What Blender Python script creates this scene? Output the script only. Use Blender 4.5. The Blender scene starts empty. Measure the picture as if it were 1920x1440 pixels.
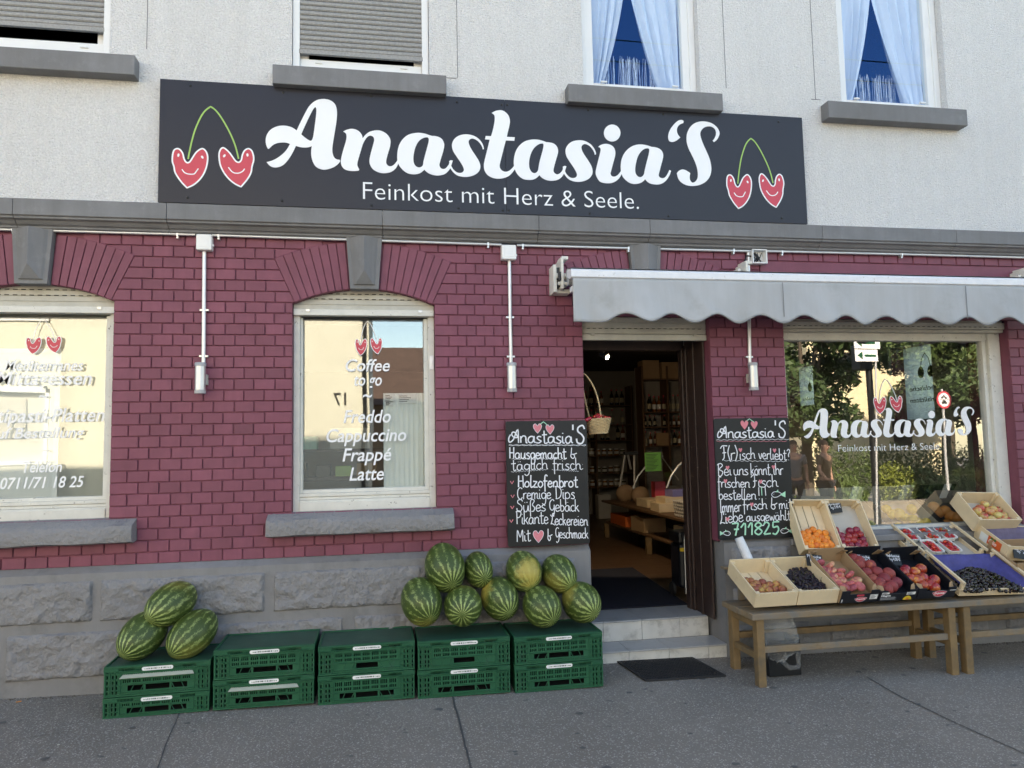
import bpy, bmesh, math, random
from mathutils import Vector, Matrix, Euler, noise
random.seed(7)
R = math.radians
sc = bpy.context.scene
COL = sc.collection

# ------------------------------------------------------------------ camera
F_PX = 1390.0
YAW, PIT, ROL = R(9.923), R(4.745), R(-1.172)
CAM = Vector((0, -5.2, 1.52))
_cy, _sy, _cp, _sp, _cr, _sr = math.cos(YAW), math.sin(YAW), math.cos(PIT), math.sin(PIT), math.cos(ROL), math.sin(ROL)
FW = Vector((_sy*_cp, _cy*_cp, _sp)); R0 = Vector((_cy, -_sy, 0)); U0 = R0.cross(FW)
RT = _cr*R0 + _sr*U0; UP = -_sr*R0 + _cr*U0
cam = bpy.data.cameras.new('camera'); camo = bpy.data.objects.new('camera', cam); COL.objects.link(camo)
cam.sensor_fit = 'HORIZONTAL'; cam.sensor_width = 36; cam.lens = 36*F_PX/1920
cam.clip_start = .05; cam.clip_end = 2000
camo.matrix_world = Matrix(((RT.x, UP.x, -FW.x, CAM.x), (RT.y, UP.y, -FW.y, CAM.y), (RT.z, UP.z, -FW.z, CAM.z), (0, 0, 0, 1)))
sc.camera = camo

# ------------------------------------------------------------------ light
SUN_EL, SUN_AZ = R(32.6), R(-12)          # the sun stands behind the shop: the facade is in open shade
w = bpy.data.worlds.new('World'); sc.world = w; w.use_nodes = True
nt = w.node_tree; bg = nt.nodes['Background']
sky = nt.nodes.new('ShaderNodeTexSky'); sky.sky_type = 'NISHITA'; sky.sun_disc = False
sky.sun_elevation = SUN_EL; sky.sun_rotation = SUN_AZ; sky.air_density = 1.0; sky.dust_density = 0.6; sky.ozone_density = 1.6
nt.links.new(sky.outputs[0], bg.inputs[0]); bg.inputs[1].default_value = 0.14
sl = bpy.data.lights.new('sun', 'SUN'); sl.energy = 4.2; sl.angle = R(.5); sl.color = (1, .95, .88)
so = bpy.data.objects.new('sun', sl); COL.objects.link(so)
sd = Vector((math.sin(SUN_AZ)*math.cos(SUN_EL), math.cos(SUN_AZ)*math.cos(SUN_EL), math.sin(SUN_EL)))
so.rotation_euler = sd.to_track_quat('Z', 'Y').to_euler(); so.location = (0, 20, 30)
sc.view_settings.view_transform = 'Standard'; sc.view_settings.look = 'None'
sc.view_settings.exposure = 2.08; sc.view_settings.gamma = 1
try:
    sc.view_settings.use_white_balance = True
    sc.view_settings.white_balance_temperature = 8000
    sc.view_settings.white_balance_tint = 10
except Exception: pass
sc.cycles.max_bounces = 10; sc.cycles.transparent_max_bounces = 16; sc.cycles.sample_clamp_indirect = 6

# ------------------------------------------------------------------ photo rays: a pixel of the 1920x1440 photo to a point on a real plane
def ray(px, py): return FW + RT*((px-960)/F_PX) + UP*((720-py)/F_PX)
def W(px, py, y=0.0):
    d = ray(px, py); return CAM + d*((y-CAM.y)/d.y)
def Gd(px, py, z=0.0):
    d = ray(px, py); return CAM + d*((z-CAM.z)/d.z)
def MIR(px, py, yopp, yg=.13):
    p = W(px, py, yg); d = ray(px, py); d = Vector((d.x, -d.y, d.z)); return p + d*((yopp-p.y)/d.y)

# ------------------------------------------------------------------ mesh helpers
class MB:
    def __init__(s): s.v = []; s.f = []; s.m = []
    def add(s, v, f, m=0):
        o = len(s.v); s.v += [tuple(p) for p in v]; s.f += [tuple(i+o for i in q) for q in f]; s.m += [m]*len(f); return s
    def box(s, x0, x1, y0, y1, z0, z1, m=0, M=None):
        v = [Vector(p) for p in ((x0,y0,z0),(x1,y0,z0),(x1,y1,z0),(x0,y1,z0),(x0,y0,z1),(x1,y0,z1),(x1,y1,z1),(x0,y1,z1))]
        if M: v = [M @ p for p in v]
        return s.add(v, [(0,3,2,1),(4,5,6,7),(0,1,5,4),(1,2,6,5),(2,3,7,6),(3,0,4,7)], m)
    def tube(s, pts, r, n=8, m=0, cap=True):
        pts = [Vector(p) for p in pts]; rs = r if isinstance(r, (list, tuple)) else [r]*len(pts)
        rings = []; ref = None
        for i, p in enumerate(pts):
            t = (pts[min(i+1, len(pts)-1)] - pts[max(i-1, 0)])
            if t.length < 1e-9: t = Vector((0, 0, 1))
            t.normalize()
            if ref is None:
                ref = Vector((0, 0, 1)) if abs(t.z) < .9 else Vector((1, 0, 0))
            a = t.cross(ref)
            if a.length < 1e-6: a = t.cross(Vector((.3, .9, .2)))
            a.normalize(); b = t.cross(a); ref = a.cross(t)
            rings.append([p + (a*math.cos(2*math.pi*k/n) + b*math.sin(2*math.pi*k/n))*rs[i] for k in range(n)])
        v = [q for rg in rings for q in rg]; f = []
        for i in range(len(pts)-1):
            for k in range(n): f.append((i*n+k, i*n+(k+1) % n, (i+1)*n+(k+1) % n, (i+1)*n+k))
        if cap: f.append(tuple(range(n-1, -1, -1))); f.append(tuple((len(pts)-1)*n+k for k in range(n)))
        return s.add(v, f, m)
    def lathe(s, prof, n=16, m=0, M=None):
        v = []; f = []
        for (r, z) in prof:
            for k in range(n):
                p = Vector((r*math.cos(2*math.pi*k/n), r*math.sin(2*math.pi*k/n), z)); v.append(M @ p if M else p)
        for i in range(len(prof)-1):
            for k in range(n): f.append((i*n+k, i*n+(k+1) % n, (i+1)*n+(k+1) % n, (i+1)*n+k))
        if prof[0][0] > 1e-5: f.append(tuple(range(n-1, -1, -1)))
        if prof[-1][0] > 1e-5: f.append(tuple((len(prof)-1)*n+k for k in range(n)))
        return s.add(v, f, m)
    def ball(s, c, r, seg=14, rng=9, m=0, fn=None, M=None):
        c = Vector(c); rr = Vector(r) if hasattr(r, '__len__') else Vector((r, r, r)); v = []; f = []
        for i in range(rng+1):
            th = math.pi*i/rng
            for k in range(seg):
                ph = 2*math.pi*k/seg; d = Vector((math.sin(th)*math.cos(ph), math.sin(th)*math.sin(ph), math.cos(th)))
                q = fn(d) if fn else 1.0
                p = Vector((d.x*rr.x*q, d.y*rr.y*q, d.z*rr.z*q))
                v.append(c + (M @ p if M else p))
        for i in range(rng):
            for k in range(seg):
                a, b, cc, d = i*seg+k, i*seg+(k+1) % seg, (i+1)*seg+(k+1) % seg, (i+1)*seg+k
                f.append((a, d, cc, b))
        return s.add(v, f, m)
    def build(s, name, mats, parent=None, smooth=False, bevel=0, local=False, weld=False):
        me = bpy.data.meshes.new(name); me.from_pydata(s.v, [], s.f)
        if not isinstance(mats, (list, tuple)): mats = [mats]
        for m_ in mats: me.materials.append(m_)
        if len(mats) > 1: me.polygons.foreach_set('material_index', s.m)
        bm = bmesh.new(); bm.from_mesh(me)
        if smooth or weld: bmesh.ops.remove_doubles(bm, verts=bm.verts, dist=1e-5)
        bmesh.ops.recalc_face_normals(bm, faces=bm.faces); bm.to_mesh(me); bm.free()
        if smooth:
            me.polygons.foreach_set('use_smooth', [True]*len(me.polygons))
            try: me.set_sharp_from_angle(angle=R(48))
            except Exception: pass
        o = bpy.data.objects.new(name, me); COL.objects.link(o)
        if parent is not None: child(o, parent, local)
        if bevel:
            md = o.modifiers.new('bevel', 'BEVEL'); md.width = bevel; md.segments = 2; md.limit_method = 'ANGLE'; md.angle_limit = R(40)
        return o

def wmat(o):
    m = Matrix.LocRotScale(o.location, o.rotation_euler, o.scale)
    if o.parent: m = wmat(o.parent) @ o.matrix_parent_inverse @ m
    return m
def child(o, p, local=False):
    o.parent = p
    if not local: o.matrix_parent_inverse = wmat(p).inverted()
def tag(o, label=None, cat=None, group=None, kind=None):
    if label: o['label'] = label
    if cat: o['category'] = cat
    if group: o['group'] = group
    if kind: o['kind'] = kind
    return o
def thing(name, label, cat, loc=(0, 0, 0), rot=(0, 0, 0), group=None):
    o = bpy.data.objects.new(name, None); COL.objects.link(o); o.location = loc; o.rotation_euler = rot
    o.empty_display_size = .1
    return tag(o, label, cat, group)
def kids(o): return [c for c in bpy.data.objects if c.parent == o]
def dup(o, parent=None, label=None):
    c = o.copy(); COL.objects.link(c)
    if parent is not None: c.parent = parent
    for ch in kids(o): dup(ch, c)
    if label: c['label'] = label
    return c

def cr(pts, closed=True, n=5):
    """Catmull-Rom through pts; a third element marks a sharp corner."""
    out = []; N = len(pts)
    P = [Vector((p[0], p[1])) for p in pts]; K = [len(p) > 2 for p in pts]
    for i in range(N if closed else N-1):
        p1, p2 = P[i], P[(i+1) % N]
        p0 = P[(i-1) % N] if (closed or i > 0) else p1
        p3 = P[(i+2) % N] if (closed or i+2 < N) else p2
        if K[i]: p0 = p1
        if K[(i+1) % N]: p3 = p2
        for j in range(n):
            t = j/n; t2 = t*t; t3 = t2*t
            out.append(.5*((2*p1) + (p2-p0)*t + (2*p0-5*p1+4*p2-p3)*t2 + (-p0+3*p1-3*p2+p3)*t3))
    if not closed: out.append(P[-1])
    return out
_dg = None
def curve_mesh(cu):
    o = bpy.data.objects.new('tmp', cu); COL.objects.link(o)
    dg = bpy.context.evaluated_depsgraph_get(); dg.update()
    me = bpy.data.meshes.new_from_object(o.evaluated_get(dg))
    v = [q.co.copy() for q in me.vertices]; f = [tuple(p.vertices) for p in me.polygons]
    bpy.data.objects.remove(o); bpy.data.meshes.remove(me); bpy.data.curves.remove(cu)
    return v, f
def fill2d(loops, e):
    cu = bpy.data.curves.new('tmp', 'CURVE'); cu.dimensions = '2D'; cu.fill_mode = 'BOTH'; cu.extrude = e
    for lp in loops:
        s = cu.splines.new('POLY'); s.points.add(len(lp)-1); s.use_cyclic_u = True
        for i, p in enumerate(lp): s.points[i].co = (p[0], p[1], 0, 1)
    return curve_mesh(cu)
def text2d(body, shear=0, off=0, e=.001, spacing=1.0):
    cu = bpy.data.curves.new('tmp', 'FONT'); cu.body = body; cu.shear = shear; cu.offset = off; cu.extrude = e; cu.space_character = spacing; cu.resolution_u = 4
    return curve_mesh(cu)
def facing(v, y, x0=0, z0=0, sx=1, sz=1, mirror=False):
    """flat (u,v,w) geometry stood upright on the plane y, seen from -Y"""
    return [Vector((x0+(-q.x if mirror else q.x)*sx, y-q.z, z0+q.y*sz)) for q in v]
def text_fit(mb, body, y, xl, xr, zb, xh_cap, shear=0, off=0, e=.0008, m=0, cap='H', mirror=False, slope=0):
    v, f = text2d(body, shear, off, e); vc, _ = text2d(cap, 0, 0, 0)
    ch = max(q.y for q in vc)-min(q.y for q in vc); sz = xh_cap/ch
    x0, x1 = min(q.x for q in v), max(q.x for q in v); sx = (xr-xl)/(x1-x0)
    v = [Vector((q.x-x0, q.y, q.z)) for q in v]
    if mirror: v = [Vector((x1-x0-q.x, q.y, q.z)) for q in v]
    mb.add([p+Vector((0, 0, slope*(p.x-xl))) for p in facing(v, y, xl, zb, sx, sz)], f, m)

# ------------------------------------------------------------------ materials
def rgb(r, g, b):
    f = lambda c: (c/255/12.92) if c/255 <= .04045 else ((c/255+.055)/1.055)**2.4
    return (f(r), f(g), f(b))
MATS = {}
def mat(name, col, rough=.6, var=.12, vs=6, bump=0, bs=60, metal=0, spec=.5, rnd=0, coat=0, col2=None, c2s=5, c2lo=.5, c2hi=.6, bd=.004, trans=0, sss=0, bdet=5, streak=0):
    m = bpy.data.materials.new(name); m.use_nodes = True; N = m.node_tree.nodes; L = m.node_tree.links
    b = N['Principled BSDF']; b.inputs['Roughness'].default_value = rough; b.inputs['Metallic'].default_value = metal
    b.inputs['Specular IOR Level'].default_value = spec
    if coat: b.inputs['Coat Weight'].default_value = coat; b.inputs['Coat Roughness'].default_value = .12
    if trans: b.inputs['Transmission Weight'].default_value = trans
    if sss: b.inputs['Subsurface Weight'].default_value = sss; b.inputs['Subsurface Radius'].default_value = (.01, .004, .002)
    tc = N.new('ShaderNodeTexCoord')
    def mixc(a, bcol, fac):
        x = N.new('ShaderNodeMix'); x.data_type = 'RGBA'
        for sock, val in ((6, a), (7, bcol), (0, fac)):
            if hasattr(val, 'links'): L.new(val, x.inputs[sock])
            elif sock == 0: x.inputs[0].default_value = val
            else: x.inputs[sock].default_value = (*val, 1)
        return x.outputs[2]
    n1 = N.new('ShaderNodeTexNoise'); n1.inputs['Scale'].default_value = vs; n1.inputs['Detail'].default_value = 6; n1.inputs['Roughness'].default_value = .65
    L.new(tc.outputs['Object'], n1.inputs['Vector'])
    mr = N.new('ShaderNodeMapRange'); mr.inputs[1].default_value = .3; mr.inputs[2].default_value = .7
    L.new(n1.outputs[0], mr.inputs[0])
    c = mixc(tuple(x*(1-var) for x in col), tuple(min(1, x*(1+var)) for x in col), mr.outputs[0])
    if col2:
        n2 = N.new('ShaderNodeTexNoise'); n2.inputs['Scale'].default_value = c2s; n2.inputs['Detail'].default_value = 5; n2.inputs['Roughness'].default_value = .7
        oi2 = N.new('ShaderNodeObjectInfo'); va = N.new('ShaderNodeVectorMath'); va.operation = 'ADD'; cm = N.new('ShaderNodeCombineXYZ')
        mu = N.new('ShaderNodeMath'); mu.operation = 'MULTIPLY'; mu.inputs[1].default_value = 37 if rnd else 0
        L.new(oi2.outputs['Random'], mu.inputs[0]); L.new(mu.outputs[0], cm.inputs[0]); L.new(mu.outputs[0], cm.inputs[2])
        L.new(tc.outputs['Object'], va.inputs[0]); L.new(cm.outputs[0], va.inputs[1]); L.new(va.outputs[0], n2.inputs['Vector'])
        m2 = N.new('ShaderNodeMapRange'); m2.inputs[1].default_value = c2lo; m2.inputs[2].default_value = c2hi; L.new(n2.outputs[0], m2.inputs[0])
        c = mixc(c, col2, m2.outputs[0])
    if rnd:
        oi = N.new('ShaderNodeObjectInfo'); hs = N.new('ShaderNodeHueSaturation')
        m3 = N.new('ShaderNodeMapRange'); m3.inputs[3].default_value = 1-rnd; m3.inputs[4].default_value = 1+rnd
        m4 = N.new('ShaderNodeMapRange'); m4.inputs[3].default_value = .5-rnd*.06; m4.inputs[4].default_value = .5+rnd*.06
        L.new(oi.outputs['Random'], m3.inputs[0]); L.new(oi.outputs['Random'], m4.inputs[0])
        L.new(m3.outputs[0], hs.inputs['Value']); L.new(m4.outputs[0], hs.inputs['Hue']); L.new(c, hs.inputs['Color']); c = hs.outputs[0]
    if streak:
        mp = N.new('ShaderNodeVectorMath'); mp.operation = 'MULTIPLY'; mp.inputs[1].default_value = (9, 9, .55); L.new(tc.outputs['Object'], mp.inputs[0])
        n5 = N.new('ShaderNodeTexNoise'); n5.inputs['Scale'].default_value = 1.0; n5.inputs['Detail'].default_value = 5; n5.inputs['Roughness'].default_value = .7; L.new(mp.outputs[0], n5.inputs['Vector'])
        n6 = N.new('ShaderNodeTexNoise'); n6.inputs['Scale'].default_value = .7; n6.inputs['Detail'].default_value = 4; L.new(tc.outputs['Object'], n6.inputs['Vector'])
        sm_ = N.new('ShaderNodeMath'); sm_.operation = 'ADD'; L.new(n5.outputs[0], sm_.inputs[0]); L.new(n6.outputs[0], sm_.inputs[1])
        m5 = N.new('ShaderNodeMapRange'); m5.inputs[1].default_value = .85; m5.inputs[2].default_value = 1.3; m5.inputs[4].default_value = streak; L.new(sm_.outputs[0], m5.inputs[0])
        c = mixc(c, tuple(x*k for x, k in zip(col, (.62, .58, .52))), m5.outputs[0])
    L.new(c, b.inputs['Base Color'])
    if bump:
        n3 = N.new('ShaderNodeTexNoise'); n3.inputs['Scale'].default_value = bs; n3.inputs['Detail'].default_value = bdet
        L.new(tc.outputs['Object'], n3.inputs['Vector'])
        bn = N.new('ShaderNodeBump'); bn.inputs['Strength'].default_value = bump; bn.inputs['Distance'].default_value = bd
        L.new(n3.outputs[0], bn.inputs['Height']); L.new(bn.outputs[0], b.inputs['Normal'])
    MATS[name] = m; return m
def glassm(name, fac, tint=(.95, .97, .96), rough=0.0, rcol=(1, 1, 1), wav=.0):
    m = bpy.data.materials.new(name); m.use_nodes = True; N = m.node_tree.nodes; L = m.node_tree.links
    N.remove(N['Principled BSDF']); out = N['Material Output']
    t = N.new('ShaderNodeBsdfTransparent'); t.inputs[0].default_value = (*tint, 1)
    g = N.new('ShaderNodeBsdfGlossy'); g.inputs['Roughness'].default_value = rough; g.inputs[0].default_value = (*rcol, 1)
    x = N.new('ShaderNodeMixShader'); x.inputs[0].default_value = fac
    L.new(t.outputs[0], x.inputs[1]); L.new(g.outputs[0], x.inputs[2]); L.new(x.outputs[0], out.inputs[0])
    if wav:
        tc = N.new('ShaderNodeTexCoord'); n = N.new('ShaderNodeTexNoise'); n.inputs['Scale'].default_value = 1.7; n.inputs['Detail'].default_value = 1
        bn = N.new('ShaderNodeBump'); bn.inputs['Strength'].default_value = 1; bn.inputs['Distance'].default_value = wav
        L.new(tc.outputs['Object'], n.inputs['Vector']); L.new(n.outputs[0], bn.inputs['Height']); L.new(bn.outputs[0], g.inputs['Normal'])
    return m
def emis(name, col, s):
    m = bpy.data.materials.new(name); m.use_nodes = True; N = m.node_tree.nodes; b = N['Principled BSDF']
    b.inputs['Emission Color'].default_value = (*col, 1); b.inputs['Emission Strength'].default_value = s; b.inputs['Base Color'].default_value = (*col, 1); return m

m_brick = mat('maroon_paint', (.230, .070, .105), .55, .1, 9, .25, 160, bd=.0015, col2=(.185, .053, .082), c2s=2.2, c2lo=.45, c2hi=.75, spec=.35, streak=.35)
_N = m_brick.node_tree.nodes; _L = m_brick.node_tree.links; _b = _N['Principled BSDF']; _o = _b.inputs['Base Color'].links[0].from_socket
_at = _N.new('ShaderNodeAttribute'); _at.attribute_name = 'tone'; _hs = _N.new('ShaderNodeHueSaturation'); _ad = _N.new('ShaderNodeMath'); _ad.operation = 'ADD'; _ad.inputs[1].default_value = 1
_L.new(_at.outputs['Fac'], _ad.inputs[0]); _L.new(_ad.outputs[0], _hs.inputs['Value']); _L.new(_o, _hs.inputs['Color']); _L.new(_hs.outputs[0], _b.inputs['Base Color'])
m_plaster = mat('rough_white_plaster', (.83, .815, .80), .9, .13, 75, 1.0, 82, bd=.026, bdet=4, col2=(.62, .605, .59), c2s=110, c2lo=.60, c2hi=.72, streak=.16)  # darker specks paint the shade of the plaster's pits, with some dirt
m_gray = mat('grey_masonry_paint', (.195, .195, .20), .75, .1, 5, .35, 120, bd=.002, col2=(.25, .25, .255), c2s=9, c2lo=.55, c2hi=.8, streak=.5)
m_plinth = mat('grey_plinth_paint', (.232, .224, .226), .7, .1, 4, 1.0, 34, bd=.020, bdet=7, col2=(.235, .23, .23), c2s=6, c2lo=.55, c2hi=.8)
m_plinths = mat('grey_plinth_smooth', (.225, .22, .224), .65, .08, 4, .4, 70, bd=.002, col2=(.14, .138, .14), c2s=4, c2lo=.5, c2hi=.75, streak=.4)
m_white = mat('white_window_paint', (.72, .70, .65), .5, .06, 8, .15, 40, bd=.001)
m_wornwhite = mat('worn_white_paint', (.68, .66, .60), .6, .08, 10, .5, 60, bd=.002, col2=(.22, .19, .16), c2s=26, c2lo=.64, c2hi=.68)
m_pvc = mat('white_plastic', (.80, .80, .79), .35, .03, 3)
m_cream = mat('cream_shutter_slats', (.50, .48, .42), .55, .1, 12, .2, 80, bd=.001)
m_greyshut = mat('grey_shutter_slats', (.30, .295, .285), .6, .22, 70, .3, 90, bd=.001)
m_alu = mat('dull_aluminium', (.62, .62, .62), .38, .06, 8, metal=.75)
m_galv = mat('galvanised_tube', (.70, .70, .70), .4, .05, 12, metal=.6)
m_sign = mat('anthracite_sign_panel', (.025, .026, .036), .36, .04, 2, spec=.30)
m_letter = mat('white_vinyl', (.89, .89, .90), .4, .02, 3)
m_red = mat('red_vinyl', (.62, .055, .085), .45, .04, 4)
m_lime = mat('lime_vinyl', (.34, .55, .13), .45, .04, 4)
m_black = mat('black_plastic', (.012, .012, .013), .4, .1, 10)
m_dark = mat('dark_void', (.006, .006, .006), .9, .05, 3)
m_chalk = mat('chalkboard_black', (.012, .013, .014), .42, .25, 5, .06, 20, bd=.001, spec=.35)
m_chalkw = mat('white_chalk_pen', (.80, .80, .84), .7, .10, 60)
m_pink = mat('pink_chalk_pen', (.72, .22, .26), .7, .1, 60)
m_mint = mat('mint_chalk_pen', (.38, .72, .52), .7, .1, 60)
m_awn = mat('grey_awning_canvas', (.44, .45, .46), .85, .05, 2.5, .3, 500, bd=.0006, col2=(.37, .375, .375), c2s=3.5, c2lo=.55, c2hi=.75, streak=.30)
m_awnbar = mat('white_awning_bar', (.78, .79, .82), .35, .06, 14, col2=(.5, .48, .44), c2s=30, c2lo=.63, c2hi=.72)
m_brown = mat('dark_brown_door_paint', (.045, .026, .022), .5, .2, 20, .3, 60, bd=.002, col2=(.25, .19, .15), c2s=26, c2lo=.66, c2hi=.7)
m_tile = mat('grey_step_tile', (.40, .40, .40), .35, .08, 7, .1, 60, bd=.001, col2=(.28, .27, .25), c2s=7, c2lo=.52, c2hi=.75)
m_riser = mat('pale_riser_tile', (.62, .60, .555), .4, .08, 7, .1, 60, bd=.001, col2=(.33, .31, .28), c2s=9, c2lo=.5, c2hi=.75)
m_green = mat('green_crate_plastic', (.011, .092, .043), .5, .12, 9, .15, 40, bd=.001, col2=(.03, .095, .06), c2s=11, c2lo=.55, c2hi=.8, spec=.3)
m_glabel = mat('white_label', (.78, .78, .76), .5, .03, 5)
m_ink = mat('black_ink', (.02, .02, .02), .6, .05, 5)
m_pine = mat('pale_poplar_wood', (.72, .57, .37), .65, .10, 5, .25, 60, bd=.001, col2=(.55, .39, .22), c2s=9, c2lo=.62, c2hi=.8)
m_oldwood = mat('weathered_table_wood', (.235, .165, .095), .7, .2, 14, .5, 60, bd=.002, col2=(.17, .15, .125), c2s=7, c2lo=.45, c2hi=.65)
m_legwood = mat('yellowish_table_leg_wood', (.20, .125, .055), .65, .2, 10, .4, 50, bd=.002, col2=(.12, .09, .055), c2s=6, c2lo=.5, c2hi=.7)
m_card = mat('brown_cardboard', (.36, .235, .13), .8, .06, 6, .1, 40, bd=.001)
m_cardw = mat('pale_greyish_cardboard', (.50, .46, .40), .8, .05, 5)
m_blackbox = mat('black_printed_carton', (.010, .011, .016), .38, .1, 5)
m_purple = mat('violet_wrapping_paper', (.13, .10, .17), .6, .2, 12, .8, 18, bd=.012)
m_blue = mat('blue_paper_liner', (.06, .058, .22), .7, .25, 14, .8, 16, bd=.012)
m_rubber = mat('black_rubber_mat', (.018, .018, .02), .7, .15, 12, .3, 60, bd=.002)
m_bluemat = mat('dark_blue_ribbed_mat', (.008, .010, .022), .85, .15, 30, .4, 200, bd=.002)
m_peach = mat('peach_skin', (.26, .036, .036), .62, .2, 30, .1, 200, bd=.0005, rnd=.22, col2=(.62, .20, .06), c2s=13, c2lo=.6, c2hi=.82, sss=.1)
m_flat = mat('flat_peach_skin', (.46, .10, .10), .6, .2, 40, .15, 120, bd=.0008, rnd=.2, col2=(.66, .42, .22), c2s=14, c2lo=.5, c2hi=.68, sss=.1)
m_nect = mat('nectarine_skin', (.33, .022, .02), .3, .2, 30, rnd=.25, col2=(.75, .26, .035), c2s=13, c2lo=.5, c2hi=.68, sss=.05, coat=.3)
m_apric = mat('apricot_skin', (.80, .25, .035), .55, .1, 30, rnd=.12, col2=(.68, .09, .035), c2s=14, c2lo=.56, c2hi=.8, sss=.1)
m_plum = mat('red_plum_skin', (.27, .015, .03), .35, .2, 25, rnd=.25, coat=.2, col2=(.36, .05, .06), c2s=18, c2lo=.5, c2hi=.8)
m_passion = mat('reddish_pear_skin', (.33, .10, .055), .55, .2, 30, rnd=.25, col2=(.50, .33, .07), c2s=15, c2lo=.5, c2hi=.66)
m_apple = mat('apple_skin', (.50, .06, .05), .32, .2, 25, rnd=.12, col2=(.62, .50, .17), c2s=13, c2lo=.42, c2hi=.6, coat=.25)
m_grape = mat('dark_grape_skin', (.016, .008, .016), .38, .5, 60, coat=.15, spec=.4)
m_cherry = mat('black_cherry_skin', (.010, .003, .004), .22, .4, 30, rnd=.4, coat=.3)
m_rcherry = mat('shiny_red_cherry', (.42, .008, .012), .18, .15, 20, coat=.5, rnd=.2)
m_stem = mat('green_fruit_stem', (.10, .12, .035), .7, .2, 30)
m_straw = mat('strawberry_skin', (.50, .012, .015), .32, .15, 40, .5, 420, bd=.002, rnd=.2, coat=.2)
m_calyx = mat('strawberry_leaf', (.08, .16, .03), .7, .2, 30)
m_punnet = mat('white_card_punnet', (.72, .71, .68), .6, .04, 8)
m_lemon = mat('lemon_skin', (.72, .50, .04), .45, .1, 30, .2, 200, bd=.001)
m_orange = mat('orange_skin', (.70, .25, .04), .45, .1, 30, .2, 200, bd=.001)
m_pear = mat('green_pear_skin', (.36, .38, .09), .5, .15, 30)
m_wick = mat('pale_wicker', (.50, .36, .19), .65, .2, 60, .3, 120, bd=.002)
m_foil = mat('white_bag_roll', (.70, .71, .74), .35, .08, 20, .5, 30, bd=.003)

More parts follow.
